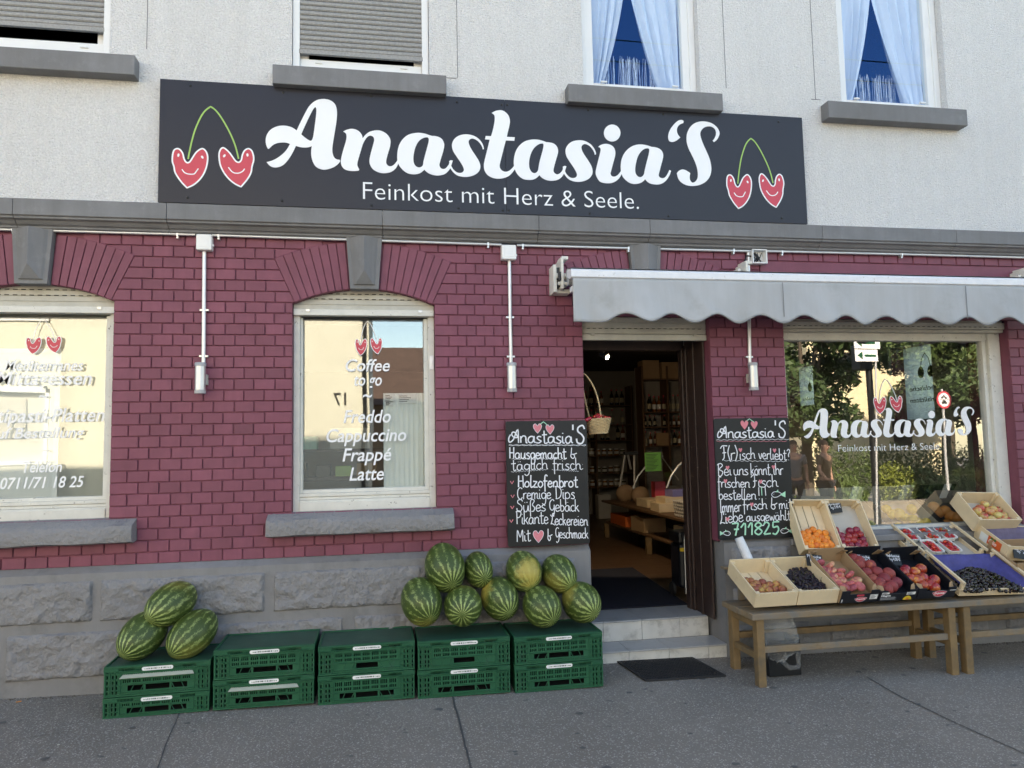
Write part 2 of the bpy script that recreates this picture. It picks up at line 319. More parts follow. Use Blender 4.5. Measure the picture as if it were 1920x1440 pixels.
def melon_mat():
    m = bpy.data.materials.new('watermelon_rind'); m.use_nodes = True; N = m.node_tree.nodes; L = m.node_tree.links; b = N['Principled BSDF']
    b.inputs['Roughness'].default_value = .42; b.inputs['Specular IOR Level'].default_value = .4
    tc = N.new('ShaderNodeTexCoord'); oi = N.new('ShaderNodeObjectInfo')
    def math_(op, a, b_=None, c=None):
        x = N.new('ShaderNodeMath'); x.operation = op
        for i, q in enumerate((a, b_, c)):
            if q is None: continue
            if hasattr(q, 'links'): L.new(q, x.inputs[i])
            else: x.inputs[i].default_value = q
        return x.outputs[0]
    sh = N.new('ShaderNodeVectorMath'); sh.operation = 'ADD'; cx = N.new('ShaderNodeCombineXYZ')
    rr = math_('MULTIPLY', oi.outputs['Random'], 50.0)
    for i in range(3): L.new(rr, cx.inputs[i])
    L.new(tc.outputs['Object'], sh.inputs[0]); L.new(cx.outputs[0], sh.inputs[1])
    def nz(scale, det=4, rough=.6):
        n = N.new('ShaderNodeTexNoise'); n.inputs['Scale'].default_value = scale; n.inputs['Detail'].default_value = det; n.inputs['Roughness'].default_value = rough
        L.new(sh.outputs[0], n.inputs['Vector']); return n.outputs[0]
    sp = N.new('ShaderNodeSeparateXYZ'); L.new(tc.outputs['Object'], sp.inputs[0])
    ang = math_('ARCTAN2', sp.outputs[1], sp.outputs[0])
    rad = math_('SQRT', math_('ADD', math_('MULTIPLY', sp.outputs[0], sp.outputs[0]), math_('MULTIPLY', sp.outputs[1], sp.outputs[1])))
    radn = math_('DIVIDE', rad, .13)
    jit = math_('MULTIPLY', math_('ADD', math_('SUBTRACT', nz(9, 3), .5), math_('MULTIPLY', math_('SUBTRACT', nz(42, 6, .8), .5), 1.15)), math_('MULTIPLY', math_('POWER', radn, 1.3), 1.25))
    ph = math_('ADD', math_('MULTIPLY', ang, 15/(2*math.pi)), jit)
    tri = math_('PINGPONG', ph, .5)                      # 0 at a stripe's middle
    wid = math_('ADD', math_('MULTIPLY', nz(26, 6, .8), .66), math_('ADD', math_('ADD', -.37, math_('MULTIPLY', nz(7, 2), .34)), math_('MULTIPLY', oi.outputs['Random'], .07)))
    d = math_('SUBTRACT', wid, tri)
    mr = N.new('ShaderNodeMapRange'); mr.inputs[1].default_value = -.05; mr.inputs[2].default_value = .06; L.new(d, mr.inputs[0])
    brk = N.new('ShaderNodeMapRange'); brk.inputs[1].default_value = .40; brk.inputs[2].default_value = .56; L.new(nz(24, 6, .85), brk.inputs[0])
    fade = math_('MINIMUM', 1.0, math_('ADD', brk.outputs[0], math_('SUBTRACT', 1.0, math_('MULTIPLY', radn, 1.4))))
    st = math_('MULTIPLY', mr.outputs[0], math_('MAXIMUM', fade, 0.0))
    def mix(a, c, f):
        x = N.new('ShaderNodeMix'); x.data_type = 'RGBA'
        for s_, q in ((6, a), (7, c), (0, f)):
            if hasattr(q, 'links'): L.new(q, x.inputs[s_])
            else: x.inputs[s_].default_value = (*q, 1) if s_ else q
        return x.outputs[2]
    base = mix((.012, .036, .009), (.078, .112, .018), nz(9, 6, .7))
    fl = N.new('ShaderNodeMapRange'); fl.inputs[1].default_value = .60; fl.inputs[2].default_value = .68; fl.inputs[4].default_value = .55; L.new(nz(75, 5, .7), fl.inputs[0])
    c = mix(base, (.22, .30, .09), fl.outputs[0]); c = mix(c, (.34, .42, .14), st)
    # yellow ground spot, its direction kept in the object colour
    vm = N.new('ShaderNodeVectorMath'); vm.operation = 'MULTIPLY_ADD'; L.new(oi.outputs['Color'], vm.inputs[0]); vm.inputs[1].default_value = (2, 2, 2); vm.inputs[2].default_value = (-1, -1, -1)
    nn = N.new('ShaderNodeVectorMath'); nn.operation = 'NORMALIZE'; L.new(tc.outputs['Object'], nn.inputs[0])
    dt = N.new('ShaderNodeVectorMath'); dt.operation = 'DOT_PRODUCT'; L.new(nn.outputs[0], dt.inputs[0]); L.new(vm.outputs[0], dt.inputs[1])
    sm = N.new('ShaderNodeMapRange'); sm.interpolation_type = 'SMOOTHSTEP'; sm.inputs[1].default_value = .58; sm.inputs[2].default_value = 1.0
    L.new(math_('ADD', dt.outputs['Value'], math_('MULTIPLY', math_('SUBTRACT', nz(16, 6, .75), .5), .9)), sm.inputs[0])
    c = mix(c, (.46, .36, .075), math_('MULTIPLY', math_('MULTIPLY', sm.outputs[0], .85), oi.outputs['Alpha']))
    L.new(c, b.inputs['Base Color']); return m
m_melon = melon_mat()
def asphalt():
    m = mat('worn_asphalt', (.190, .167, .143), .85, .20, .8, 1.0, 90, bd=.006, bdet=3)
    N = m.node_tree.nodes; L = m.node_tree.links; b = N['Principled BSDF']
    old = b.inputs['Base Color'].links[0].from_socket; tc = [n for n in N if n.type == 'TEX_COORD'][0]
    v = N.new('ShaderNodeTexVoronoi'); v.inputs['Scale'].default_value = 160; L.new(tc.outputs['Object'], v.inputs['Vector'])
    mr = N.new('ShaderNodeMapRange'); mr.inputs[1].default_value = .84; mr.inputs[2].default_value = .95
    sp = N.new('ShaderNodeSeparateColor'); L.new(v.outputs['Color'], sp.inputs[0]); L.new(sp.outputs[0], mr.inputs[0])
    x = N.new('ShaderNodeMix'); x.data_type = 'RGBA'; L.new(old, x.inputs[6]); x.inputs[7].default_value = (.48, .45, .41, 1)
    mm = N.new('ShaderNodeMath'); mm.operation = 'MULTIPLY'; mm.inputs[1].default_value = .65; L.new(mr.outputs[0], mm.inputs[0]); L.new(mm.outputs[0], x.inputs[0])
    n = N.new('ShaderNodeTexNoise'); n.inputs['Scale'].default_value = 13; n.inputs['Detail'].default_value = 4; L.new(tc.outputs['Object'], n.inputs['Vector'])
    m2 = N.new('ShaderNodeMapRange'); m2.inputs[1].default_value = .68; m2.inputs[2].default_value = .74; L.new(n.outputs[0], m2.inputs[0])
    y = N.new('ShaderNodeMix'); y.data_type = 'RGBA'; L.new(x.outputs[2], y.inputs[6]); y.inputs[7].default_value = (.085, .085, .085, 1); L.new(m2.outputs[0], y.inputs[0])
    L.new(y.outputs[2], b.inputs['Base Color']); return m
m_asph = asphalt()
m_seam = mat('tar_joint', (.06, .06, .061), .7, .2, 20, .3, 80)
def GZ(x, y): return -.016*x + .04*max(min(y, .3), -3.0)
# ================================================================== ground
mb = MB(); xs = [-80, -20, -8, -4, -2, 0, 2, 4, 8, 20, 80]; ys = [-90, -13.0, -9.2, -9.19, -3.0, -2.99, -1.5, -.6, 0, .3, 9, 90]
def gzz(x, y): return GZ(x, y) - (.11 if (-9.195 < y < -2.995) else 0)
for i in range(len(xs)-1):
    for j in range(len(ys)-1):
        q = [(xs[i], ys[j]), (xs[i+1], ys[j]), (xs[i+1], ys[j+1]), (xs[i], ys[j+1])]
        mb.add([(x, y, gzz(x, y)) for x, y in q], [(0, 1, 2, 3)])
tag(mb.build('pavement', m_asph, weld=True), kind='structure')
def seam(pts, wd):
    mb = MB()
    P = [Gd(px, py, -.03) for px, py in pts]; P = [Vector((p.x, p.y, 0)) for p in P]
    fine = []
    for a, b in zip(P, P[1:]):
        n = max(2, int((b-a).length/.06))
        fine += [a.lerp(b, k/n) for k in range(n)]
    fine.append(P[-1])
    for i, p in enumerate(fine):
        t = (fine[min(i+1, len(fine)-1)]-fine[max(0, i-1)]).normalized(); nrm = Vector((-t.y, t.x, 0))
        j = (noise.noise(p*9)*.006, noise.noise(p*9+Vector((7, 3, 1)))*.4)
        for s in (-1, 1):
            q = p + nrm*(s*wd*(.5+.5*j[1]) + j[0]); mb.v.append((q.x, q.y, GZ(q.x, q.y)+.004))
    for i in range(len(fine)-1): mb.f.append((2*i, 2*i+1, 2*i+3, 2*i+2)); mb.m.append(0)
    tag(mb.build('pavement_joint', m_seam), kind='structure')
seam([(846, 1300), (858, 1340), (872, 1390), (892, 1460)], .011)
seam([(338, 1345), (312, 1400), (285, 1470)], .006)
seam([(1625, 1258), (1690, 1290), (1800, 1335), (1960, 1395)], .009)
seam([(-40, 1440), (30, 1400), (120, 1385)], .003)

# ================================================================== the building
bld = thing('shop_building', 'two storey corner shop, white plaster above maroon painted brick and a grey stone plinth', 'building', (1, 0, 0))
def part(mb, name, mats, **k): return mb.build(name, mats, bld, **k)
WINS = [(-2.715, -1.742), (-.608, .365)]          # arched shop windows
ZS, ZC = 2.525, 2.635                              # springing and crown
HW = .4865; RI = (HW*HW+.11*.11)/(2*.11); CZ = ZC-RI; RO = 1.464; AH = R(24.6)
DOOR = (1.44, 2.43); SHOW = (3.035, 5.02); XL, XR = -5.2, 5.62
BZ0, BZ1 = .805, 2.977
def arc(cx, r, a0, a1, n): return [(cx+r*math.sin(a0+(a1-a0)*i/n), CZ+r*math.cos(a0+(a1-a0)*i/n)) for i in range(n+1)]
# backing wall with the openings
ai = math.asin(HW/RI)
loops = [[(XL, BZ0-.02), (XR, BZ0-.02), (XR, BZ1), (XL, BZ1)]]
for a, b in WINS: loops.append([(a, 1.08), (b, 1.08)] + arc((a+b)/2, RI, ai, -ai, 14))
# the door runs through the bottom edge: cut it from the outline
loops[0] = [(XL, BZ0-.02), (DOOR[0], BZ0-.02), (DOOR[0], 2.46), (DOOR[1], 2.46), (DOOR[1], BZ0-.02), (SHOW[0], BZ0-.02), (SHOW[0], 2.46), (SHOW[1], 2.46), (SHOW[1], BZ0-.02), (XR, BZ0-.02), (XR, BZ1), (XL, BZ1)]
v, f = fill2d(loops, .22); mb = MB(); mb.add(facing(v, .232), f); part(mb, 'brick_backing', m_brick)
# bricks, each a raised chamfered block in running bond
CH = (BZ1-BZ0)/29; BM = .131
def archx(z):
    if z < ZS or z > CZ+RO*math.cos(0): return None
    xr = math.tan(AH)*(z-CZ)
    if math.hypot(xr, z-CZ) > RO: xr = math.sqrt(max(0, RO*RO-(z-CZ)**2))
    return xr
mb = MB(); rb = random.Random(3)
ARCHC = [sum(WINS[0])/2, sum(WINS[1])/2, 1.93]
def blocks(z):
    out = []
    for (a, b), c in zip(WINS, ARCHC):
        if z < ZS+.001: 
            if z > 1.08: out.append((a, b))
        else:
            xr = archx(z); 
            if xr: out.append((c-xr, c+xr))
    xr = archx(z)
    if z < 2.46: out.append(DOOR)
    elif z < ZS: out.append(DOOR)
    elif xr: out.append((1.93-xr, 1.93+xr))
    if z < 2.455: out.append(SHOW)
    elif z < 2.905: out.append((2.86, XR))
    return sorted(out)
def spans(z):
    x = XL; r = []
    for a, b in blocks(z):
        if a > x+.02: r.append((x, a))
        x = max(x, b)
    if x < XR-.02: r.append((x, XR))
    return r
for k in range(29):
    za, zb = BZ0+k*CH, BZ0+(k+1)*CH; zm = (za+zb)/2
    sa, sm_, sb = spans(za+.004), spans(zm), spans(zb-.004)
    for i, (a, b) in enumerate(sm_):
        def near(S, which, val):
            c = [s_[which] for s_ in S if abs(s_[which]-val) < .13]
            return min(c, key=lambda q: abs(q-val)) if c else val
        la, lb, ra, rb2 = near(sa, 0, a), near(sb, 0, a), near(sa, 1, b), near(sb, 1, b)
        ph = (BM/2 if k % 2 else 0); x = a; cuts = []
        g = math.floor((a-ph)/BM)*BM+ph+BM
        while g < b:
            cuts.append(g+rb.uniform(-.005, .005)); g += BM
        cuts = [c for c in cuts if c-a > .045 and b-c > .045]
        e = [a]+cuts+[b]
        for j in range(len(e)-1):
            jw, jh = .0035, .0028
            x0b, x0t = (la, lb) if j == 0 else (e[j], e[j]); x1b, x1t = (ra, rb2) if j == len(e)-2 else (e[j+1], e[j+1])
            if j > 0: x0b += jw; x0t += jw
            if j < len(e)-2: x1b -= jw; x1t -= jw
            d = rb.uniform(-.0012, .0012); tl = rb.uniform(-.0009, .0009); c = .003
            z0, z1 = za+jh, zb-jh+rb.uniform(-.0006, .0006)
            V = [(x0b, .0125, z0), (x1b, .0125, z0), (x1t, .0125, z1), (x0t, .0125, z1),
                 (x0b, .003+d, z0), (x1b, .003+d, z0), (x1t, .003+d+tl, z1), (x0t, .003+d+tl, z1),
                 (x0b+c, d, z0+c), (x1b-c, d, z0+c), (x1t-c, d+tl, z1-c), (x0t+c, d+tl, z1-c)]
            F = [(8, 9, 10, 11), (4, 5, 9, 8), (5, 6, 10, 9), (6, 7, 11, 10), (7, 4, 8, 11), (0, 1, 5, 4), (1, 2, 6, 5), (2, 3, 7, 6), (3, 0, 4, 7)]
            mb.add(V, F)
bw = part(mb, 'brickwork', m_brick); at = bw.data.attributes.new('tone', 'FLOAT', 'FACE'); rt = random.Random(6); tv = [x for _ in range(len(mb.f)//9) for x in [rt.gauss(0, .055)]*9]; at.data.foreach_set('value', tv)
# radial arch bricks
for c in ARCHC:
    for s in (-1, 1):
        mb = MB(); n = 8
        for i in range(n):
            t0 = R(5.2)+(AH-R(5.2))*i/n; t1 = R(5.2)+(AH-R(5.2))*(i+1)/n
            g = .0026; d = rb.uniform(-.001, .001)
            r0_, r1_ = RI-.004, RO-.003
            P = [(r0_, t0+g/r0_), (r0_, t1-g/r0_), (r1_, t1-g/r1_), (r1_, t0+g/r1_)]
            pts = [(c+s*r*math.sin(t), CZ+r*math.cos(t)) for r, t in P]
            cc = (sum(p[0] for p in pts)/4, sum(p[1] for p in pts)/4)
            ins = [(p[0]+(cc[0]-p[0])*.07, p[1]+(cc[1]-p[1])*.025) for p in pts]
            V = [(p[0], .06 if c < 1 else .0125, p[1]) for p in pts] + [(p[0], -.001+d, p[1]) for p in pts] + [(p[0], -.004+d, p[1]) for p in ins]
            F = [(8, 9, 10, 11)]+[(4+q, 4+(q+1) % 4, 8+(q+1) % 4, 8+q) for q in range(4)]+[(q, (q+1) % 4, 4+(q+1) % 4, 4+q) for q in range(4)]
            mb.add(V, F)
        part(mb, 'brick_arch', m_brick)
    # keystone: bordered block with a pointed, pyramid face
    kb = MB(); tw, bw, zb, zt = .122, .097, 2.622, 2.985
    y0, y1 = -.045, -.058
    out = [(c-bw, zb), (c+bw, zb), (c+tw, zt), (c-tw, zt)]
    inn = [(c-bw+.022, zb+.028), (c+bw-.022, zb+.028), (c+tw-.026, zt-.005), (c-tw+.026, zt-.005)]
    V = [(p[0], .02, p[1]) for p in out]+[(p[0], y0, p[1]) for p in out]+[(p[0], y0, p[1]) for p in inn]+[(p[0]*.82+c*.18, y1, p[1]) for p in inn]+[(c, -.105, zb+.12), (c, -.105, zt-.0)]
    F = [(q, (q+1) % 4, 4+(q+1) % 4, 4+q) for q in range(4)]+[(4+q, 4+(q+1) % 4, 8+(q+1) % 4, 8+q) for q in range(4)]+[(8+q, 8+(q+1) % 4, 12+(q+1) % 4, 12+q) for q in range(4)]
    F += [(12, 13, 16), (13, 14, 17, 16), (15, 12, 16, 17), (14, 15, 17)]
    kb.add(V, F); part(kb, 'keystone', m_gray, bevel=.003)
mb = MB(); mb.box(2.866, XR+.001, -.002, .06, 2.458, 2.896); part(mb, 'lintel', m_brick, bevel=.004)
# narrow corner return
def sidewall(mb, xa, xb, y, ye, za, zb, openings):
    for (p, q, zl, zh) in openings:
        mb.box(xa, xb, y, p, za, zb); mb.box(xa, xb, p, q, za, zl); mb.box(xa, xb, p, q, zh, zb); y = q
    mb.box(xa, xb, y, ye, za, zb)
SIDEW = [(1.19, 1.82, 1.7, 2.46), (3.22, 3.84, 1.95, 2.47)]
mb = MB(); sidewall(mb, XR-.3, XR-.001, .4525, 9, -.4, BZ1, SIDEW); part(mb, 'side_wall', m_brick)

# plinth
def rough_block(mb, x0, x1, z0, z1, y, amp=.016, seed=0):
    nx, nz = max(3, int((x1-x0)/.015)), max(3, int((z1-z0)/.015)); V = []
    for j in range(nz+1):
        for i in range(nx+1):
            x = x0+(x1-x0)*i/nx; z = z0+(z1-z0)*j/nz
            e = min(i, nx-i, j, nz-j)
            p = Vector((x*17+seed, z*17, seed*3.1)); n_ = noise.fractal(p, .8, 2.1, 5)
            k = 1 if e > 1 else (.8 if e == 1 else 0)
            yy = y-.017*k - (amp*n_+.006)*k if e else y+.012
            if e == 0: x += noise.noise(Vector((x*13, z*13, seed)))*.006; z += noise.noise(Vector((x*13+9, z*13, seed)))*.006
            V.append((x, yy, z))
    F = [(j*(nx+1)+i, j*(nx+1)+i+1, (j+1)*(nx+1)+i+1, (j+1)*(nx+1)+i) for j in range(nz) for i in range(nx)]
    mb.add(V, F)
PY = -.045
for x0, x1 in ((XL, DOOR[0]), (2.45, XR)):
    mb = MB(); zt = .77 if x0 < 0 else .775
    mb.box(x0, x1, PY, .40, -.5, zt)
    V = [(x0, PY, zt), (x1, PY, zt), (x1, .02, zt+.045), (x0, .02, zt+.045)]
    mb.add(V, [(0, 1, 2, 3)])
    if x0 < 0: mb.add([(x1, PY, zt), (x1, .02, zt), (x1, .02, zt+.045)], [(0, 1, 2)])
    else: mb.add([(x0, PY, zt), (x0, .02, zt), (x0, .02, zt+.045)], [(2, 1, 0)])
    part(mb, 'plinth', m_plinths)
mb = MB()
for k, x in enumerate((-4.9, -3.86, -2.81, -1.77, -.715, .325)):
    mb = MB(); rough_block(mb, x, min(x+1.005, 1.39), .465, .728, PY, seed=k*2.3); part(mb, 'rusticated_stone', m_plinth, smooth=True)
for k, x in enumerate((-4.4, -3.36, -2.33+.03, -1.27, -.2, .85)):
    mb = MB(); rough_block(mb, x, min(x+1.005, 1.39), .128, .415, PY, seed=20+k*1.7); part(mb, 'rusticated_stone', m_plinth, smooth=True)
mb = MB(); rough_block(mb, 2.50, 2.98, .50, .745, PY, seed=41); part(mb, 'rusticated_stone', m_plinth, smooth=True)
for k, x in enumerate((2.5, 3.25, 4.0, 4.75)):
    mb = MB(); rough_block(mb, x, x+.72, .23, .455, PY, seed=51+k, amp=.006); part(mb, 'rusticated_stone', m_plinth, smooth=True)
    mb = MB(); rough_block(mb, x-.0, x+.6, .02, .19, PY, seed=61+k, amp=.006); part(mb, 'rusticated_stone', m_plinth, smooth=True)
# wall under the shop window and its ledge
mb = MB(); mb.box(SHOW[0]-.1, SHOW[1]+.1, -.03, .4, .3, .742); mb.box(SHOW[0]-.06, SHOW[1]+.06, -.075, .12, .742, .79); part(mb, 'window_ledge', m_plinths, bevel=.006)

# cornice
prof = [(.03, 3.158), (-.122, 3.158), (-.122, 3.052), (-.108, 3.046), (-.108, 3.034), (-.085, 3.026), (-.066, 3.006), (-.05, 2.998), (-.05, 2.986), (-.026, 2.976), (.03, 2.976)]
xs = [XL] + [W(px, 400, -.12).x for px in (23, 312, 717, 1010, 1218, 1540, 1790)] + [XR+.06]
mb = MB()
for a, b in zip(xs, xs[1:]):
    a += .0012; b -= .0012; n = len(prof)
    mb.add([(a, p[0], p[1]) for p in prof]+[(b, p[0], p[1]) for p in prof], [(i, (i+1) % n, n+(i+1) % n, n+i) for i in range(n)]+[tuple(range(n)), tuple(range(2*n-1, n-1, -1))])
part(mb, 'cornice', m_gray, bevel=.003)

# upper wall
UW = [(-2.76, -1.80), (-.615, .345), (1.495, 2.43), (3.625, 4.585)]; UZ0, UZ1 = 4.15, 5.85
loops = [[(XL, 3.0), (XR, 3.0), (XR, 9.2), (XL, 9.2)]]+[[(a, UZ0), (b, UZ0), (b, UZ1), (a, UZ1)] for a, b in UW]
v, f = fill2d(loops, .18); mb = MB(); mb.add(facing(v, .155), f); part(mb, 'plaster_wall', m_plaster)
mb = MB()      # thin chased cable lines in the plaster
for px, y0, y1 in ((277, 0, 92), (856, 0, 147), (1354, 0, 165), (1521, 40, 186)):
    a, b = W(px, y0, -.026), W(px+2, y1, -.026); mb.box(a.x-.0018, a.x+.0018, -.0275, -.02, b.z, 6.2)
a = W(856, 147, -.026); mb.box(.46, a.x, -.0275, -.02, a.z-.002, a.z+.002)
a = W(1521, 186, -.026); mb.box(a.x, 3.44, -.0275, -.02, a.z-.002, a.z+.002)
part(mb, 'plaster_seam', m_gray)
mb = MB(); mb.box(XR-.3, XR-.001, .34, 9, 3.0, 9.2); mb.box(XL, XL+.3, .34, 9, -.4, 9.2); mb.box(XL, XR, 8.7, 9, -.4, 9.2); part(mb, 'outer_wall', m_plaster)
mb = MB(); V = [(XL-3, -.4, 9.0), (XR+.4, -.4, 9.0), (XR+.4, 4.5, 12.9), (XL-3, 4.5, 12.9), (XR+.4, 9.4, 9.0), (XL-3, 9.4, 9.0)]
m_roof = mat('red_roof_tiles', (.22, .08, .05), .8, .2, 10)
mb.add(V, [(0, 1, 2, 3), (3, 2, 4, 5), (1, 4, 2), (0, 3, 5)]); part(mb, 'roof', m_roof)  # unseen roof, shaped to block the sun and shade the street
# neighbouring house to the left keeps the street in shade
nb = thing('neighbour_house', 'plastered neighbour house joined to the left end of the shop', 'building', (-12, 4, 0))
mb = MB(); mb.box(-30, XL-.01, .05, 9, -.5, 9.2); mb.build('wall', m_plaster, nb)
nb2 = thing('side_street_house', 'house beyond the side street right of the shop', 'building', (16, 4, 0))
mb = MB(); mb.box(10.5, 34, .05, 9, -.8, 9.2); mb.build('wall', m_plaster, nb2)
mb = MB(); mb.add([(-30, -.3, 9.2), (XL-.1, -.3, 9.2), (XL-.1, 4.5, 12.3), (-30, 4.5, 12.3), (XL-.1, 9.3, 9.2), (-30, 9.3, 9.2)], [(0, 1, 2, 3), (3, 2, 4, 5)]); mb.build('roof', m_roof, nb)
mb = MB(); mb.add([(10.3, -.3, 9.2), (34, -.3, 9.2), (34, 4.5, 12.8), (10.3, 4.5, 12.8), (34, 9.3, 9.2), (10.3, 9.3, 9.2)], [(0, 1, 2, 3), (3, 2, 4, 5), (0, 3, 5)]); mb.build('roof', m_roof, nb2)

# ------------------------------------------------------------------ upper windows
g_up = glassm('window_glass', .11, tint=(.90, .97, 1), rcol=(.12, .40, 1)); g_dim = glassm('dim_glass', .02, tint=(.3, .3, .3))  # tints put deep sky blue and the dark shutter gap into the glass
g_out = glassm('outer_glass', .04)
g_in = glassm('inner_glass', .235, tint=(.9, .92, .9), wav=.0012)
g_show = glassm('shop_glass', .29, tint=(.9, .93, .92), wav=.0006)
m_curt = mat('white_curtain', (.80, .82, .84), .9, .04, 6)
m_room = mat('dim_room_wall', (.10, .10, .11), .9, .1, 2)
sillz = [(-2.9, -1.61), (-.731, .459), (1.35, 2.56), (3.438, 4.672)]
for k, ((a, b), (sa, sb)) in enumerate(zip(UW, sillz)):
    win = thing('upper_window', None, None, ((a+b)/2, .1, UZ0)); win.parent = bld; win.matrix_parent_inverse = wmat(bld).inverted()
    win['label'] = ('first floor window with a half raised grey roller shutter', 'first floor window with a lowered grey roller shutter', 'first floor window with parted white curtains', 'first floor window with white curtains and wide right reveal')[k]
    mb = MB(); mb.box(sa, sb, -.125, -.024, 4.02, 4.156); part(mb, 'window_sill', m_gray, bevel=.004)
    mb = MB(); fw = .055; y0, y1 = .05, .11
    def frame(mb, x0, x1, z0, z1, fw, y0, y1, bot=None):
        bt = bot or fw
        mb.box(x0, x0+fw, y0, y1, z0, z1); mb.box(x1-fw, x1, y0, y1, z0, z1); mb.box(x0+fw, x1-fw, y0, y1, z0, z0+bt); mb.box(x0+fw, x1-fw, y0, y1, z1-fw, z1)
    frame(mb, a+.001, b-.001, UZ0+.004, UZ1, .05, .04, .10, .05)
    frame(mb, a+.046, b-.046, UZ0+.052, UZ1-.04, .06, .055, .115, .065)
    mb.build('frame', m_pvc, win, bevel=.004)
    for xx in (a+.18, b-.18): mb = MB(); mb.box(xx-.025, xx+.025, .028, .045, UZ0+.115, UZ0+.127); mb.build('drain_cap', m_pvc, win, bevel=.003)
    mb = MB(); mb.add([(a+.1, .085, UZ0+.1), (b-.1, .085, UZ0+.1), (b-.1, .085, UZ1-.1), (a+.1, .085, UZ1-.1)], [(0, 1, 2, 3)]); mb.build('pane', g_up if k > 1 else g_dim, win)
    if k < 2:
        mb = MB(); zs_ = W(150, 80, .04).z if k == 0 else W(680, 118, .04).z; mb.box(a+.051, b-.051, .039, .11, UZ0+.056, zs_); mb.build('sash', m_pvc, win, bevel=.004)
        zb = (W(150, 50, .01).z if k == 0 else W(680, 101, .01).z); mb = MB()
        n = int((UZ1-zb)/.037)
        for i in range(n):
            z0 = zb+i*.037
            V = []
            for x in (a+.05, b-.05):
                for (yy, zz) in ((.012, 0.002), (.005, .01), (.005, .026), (.013, .036), (.02, .036), (.02, .002)): V.append((x, yy, z0+zz))
            mb.add(V, [(q, (q+1) % 6, 6+(q+1) % 6, 6+q) for q in range(6)])
        mb.box(a+.045, b-.045, .0, .024, zb-.03, zb)
        mb.build('roller_shutter', m_greyshut, win)
        for xa in (a+.003, b-.05): mb = MB(); mb.box(xa, xa+.047, .0, .039, UZ0+.01, UZ1); mb.build('shutter_rail', m_pvc, win, bevel=.003)
    else:
        mb = MB()
        for side in (0, 1):
            nx, nz = 36, 26
            V = []
            for j in range(nz+1):
                t = j/nz; z = UZ1-.1-(UZ1-UZ0-.24)*t
                wd = (.345-.25*t**2.0) if side == 0 else (.50-.31*t**1.6)
                for i in range(nx+1):
                    s_ = i/nx
                    x = (a+.1+wd*s_) if side == 0 else (b-.1-wd*s_)
                    V.append((x, .137+.028*math.sin(s_*26+2*math.sin(t*2+side)+k)+.01*math.sin(s_*61), z))
            mb.add(V, [(j*(nx+1)+i, j*(nx+1)+i+1, (j+1)*(nx+1)+i+1, (j+1)*(nx+1)+i) for j in range(nz) for i in range(nx)])
        mb.build('curtain', m_curt, win, smooth=True)
        mb = MB(); rc = random.Random(k)
        cx = a+.3 if k == 2 else a+.28
        for i in range(70):
            x = a+.22+(b-a-.5)*rc.random(); h = .28+.05*rc.random()
            mb.tube([(x, .2, UZ0+.1), (x+rc.uniform(-.01, .01), .2, UZ0+.1+h*.5), (x+rc.uniform(-.012, .012), .2, UZ0+.1+h)], .0014, 4)
        mb.build('fringe_blind', m_curt, win)
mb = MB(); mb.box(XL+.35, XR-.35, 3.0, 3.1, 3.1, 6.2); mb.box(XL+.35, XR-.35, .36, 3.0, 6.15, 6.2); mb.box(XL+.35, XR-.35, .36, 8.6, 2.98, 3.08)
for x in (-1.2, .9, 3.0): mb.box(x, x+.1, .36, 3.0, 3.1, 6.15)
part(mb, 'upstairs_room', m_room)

# ------------------------------------------------------------------ arched shop windows
m_lett2 = m_letter
def stone_sill(x0, x1, z0, z1, seed):
    mb = MB(); nx, nz = 40, 5; V = []
    for i in range(nx+1):
        x = x0+(x1-x0)*i/nx
        ring = [(.0, z0+.01), (-.085, z0), (-.118, z0+.012), (-.122, (z0+z1)/2-.02), (-.122, z1-.03), (-.108, z1-.006), (0.05, z1+.035)]
        for j, (y, z) in enumerate(ring):
            e = .006 if i in (0, nx) else 0
            n_ = noise.fractal(Vector((x*6+seed, j*.9, seed)), .9, 2, 4)
            V.append((x + noise.noise(Vector((z*20, y*20, x+seed)))*.006, min(.03, y+e*2+(n_*.007 if y < -.02 else 0)), z+(noise.noise(Vector((x*5, j, seed)))*.008 if j < 3 else n_*.002)))
    n = 7
    F = [(i*n+j, i*n+(j+1) % n, (i+1)*n+(j+1) % n, (i+1)*n+j) for i in range(nx) for j in range(n)]+[tuple(range(n)), tuple(nx*n+j for j in range(n-1, -1, -1))]
    mb.add(V, F); part(mb, 'stone_sill', m_plinth, smooth=True)
stone_sill(-2.93, -1.573, .952, 1.073, 1); stone_sill(-.757, .475, .952, 1.07, 5)
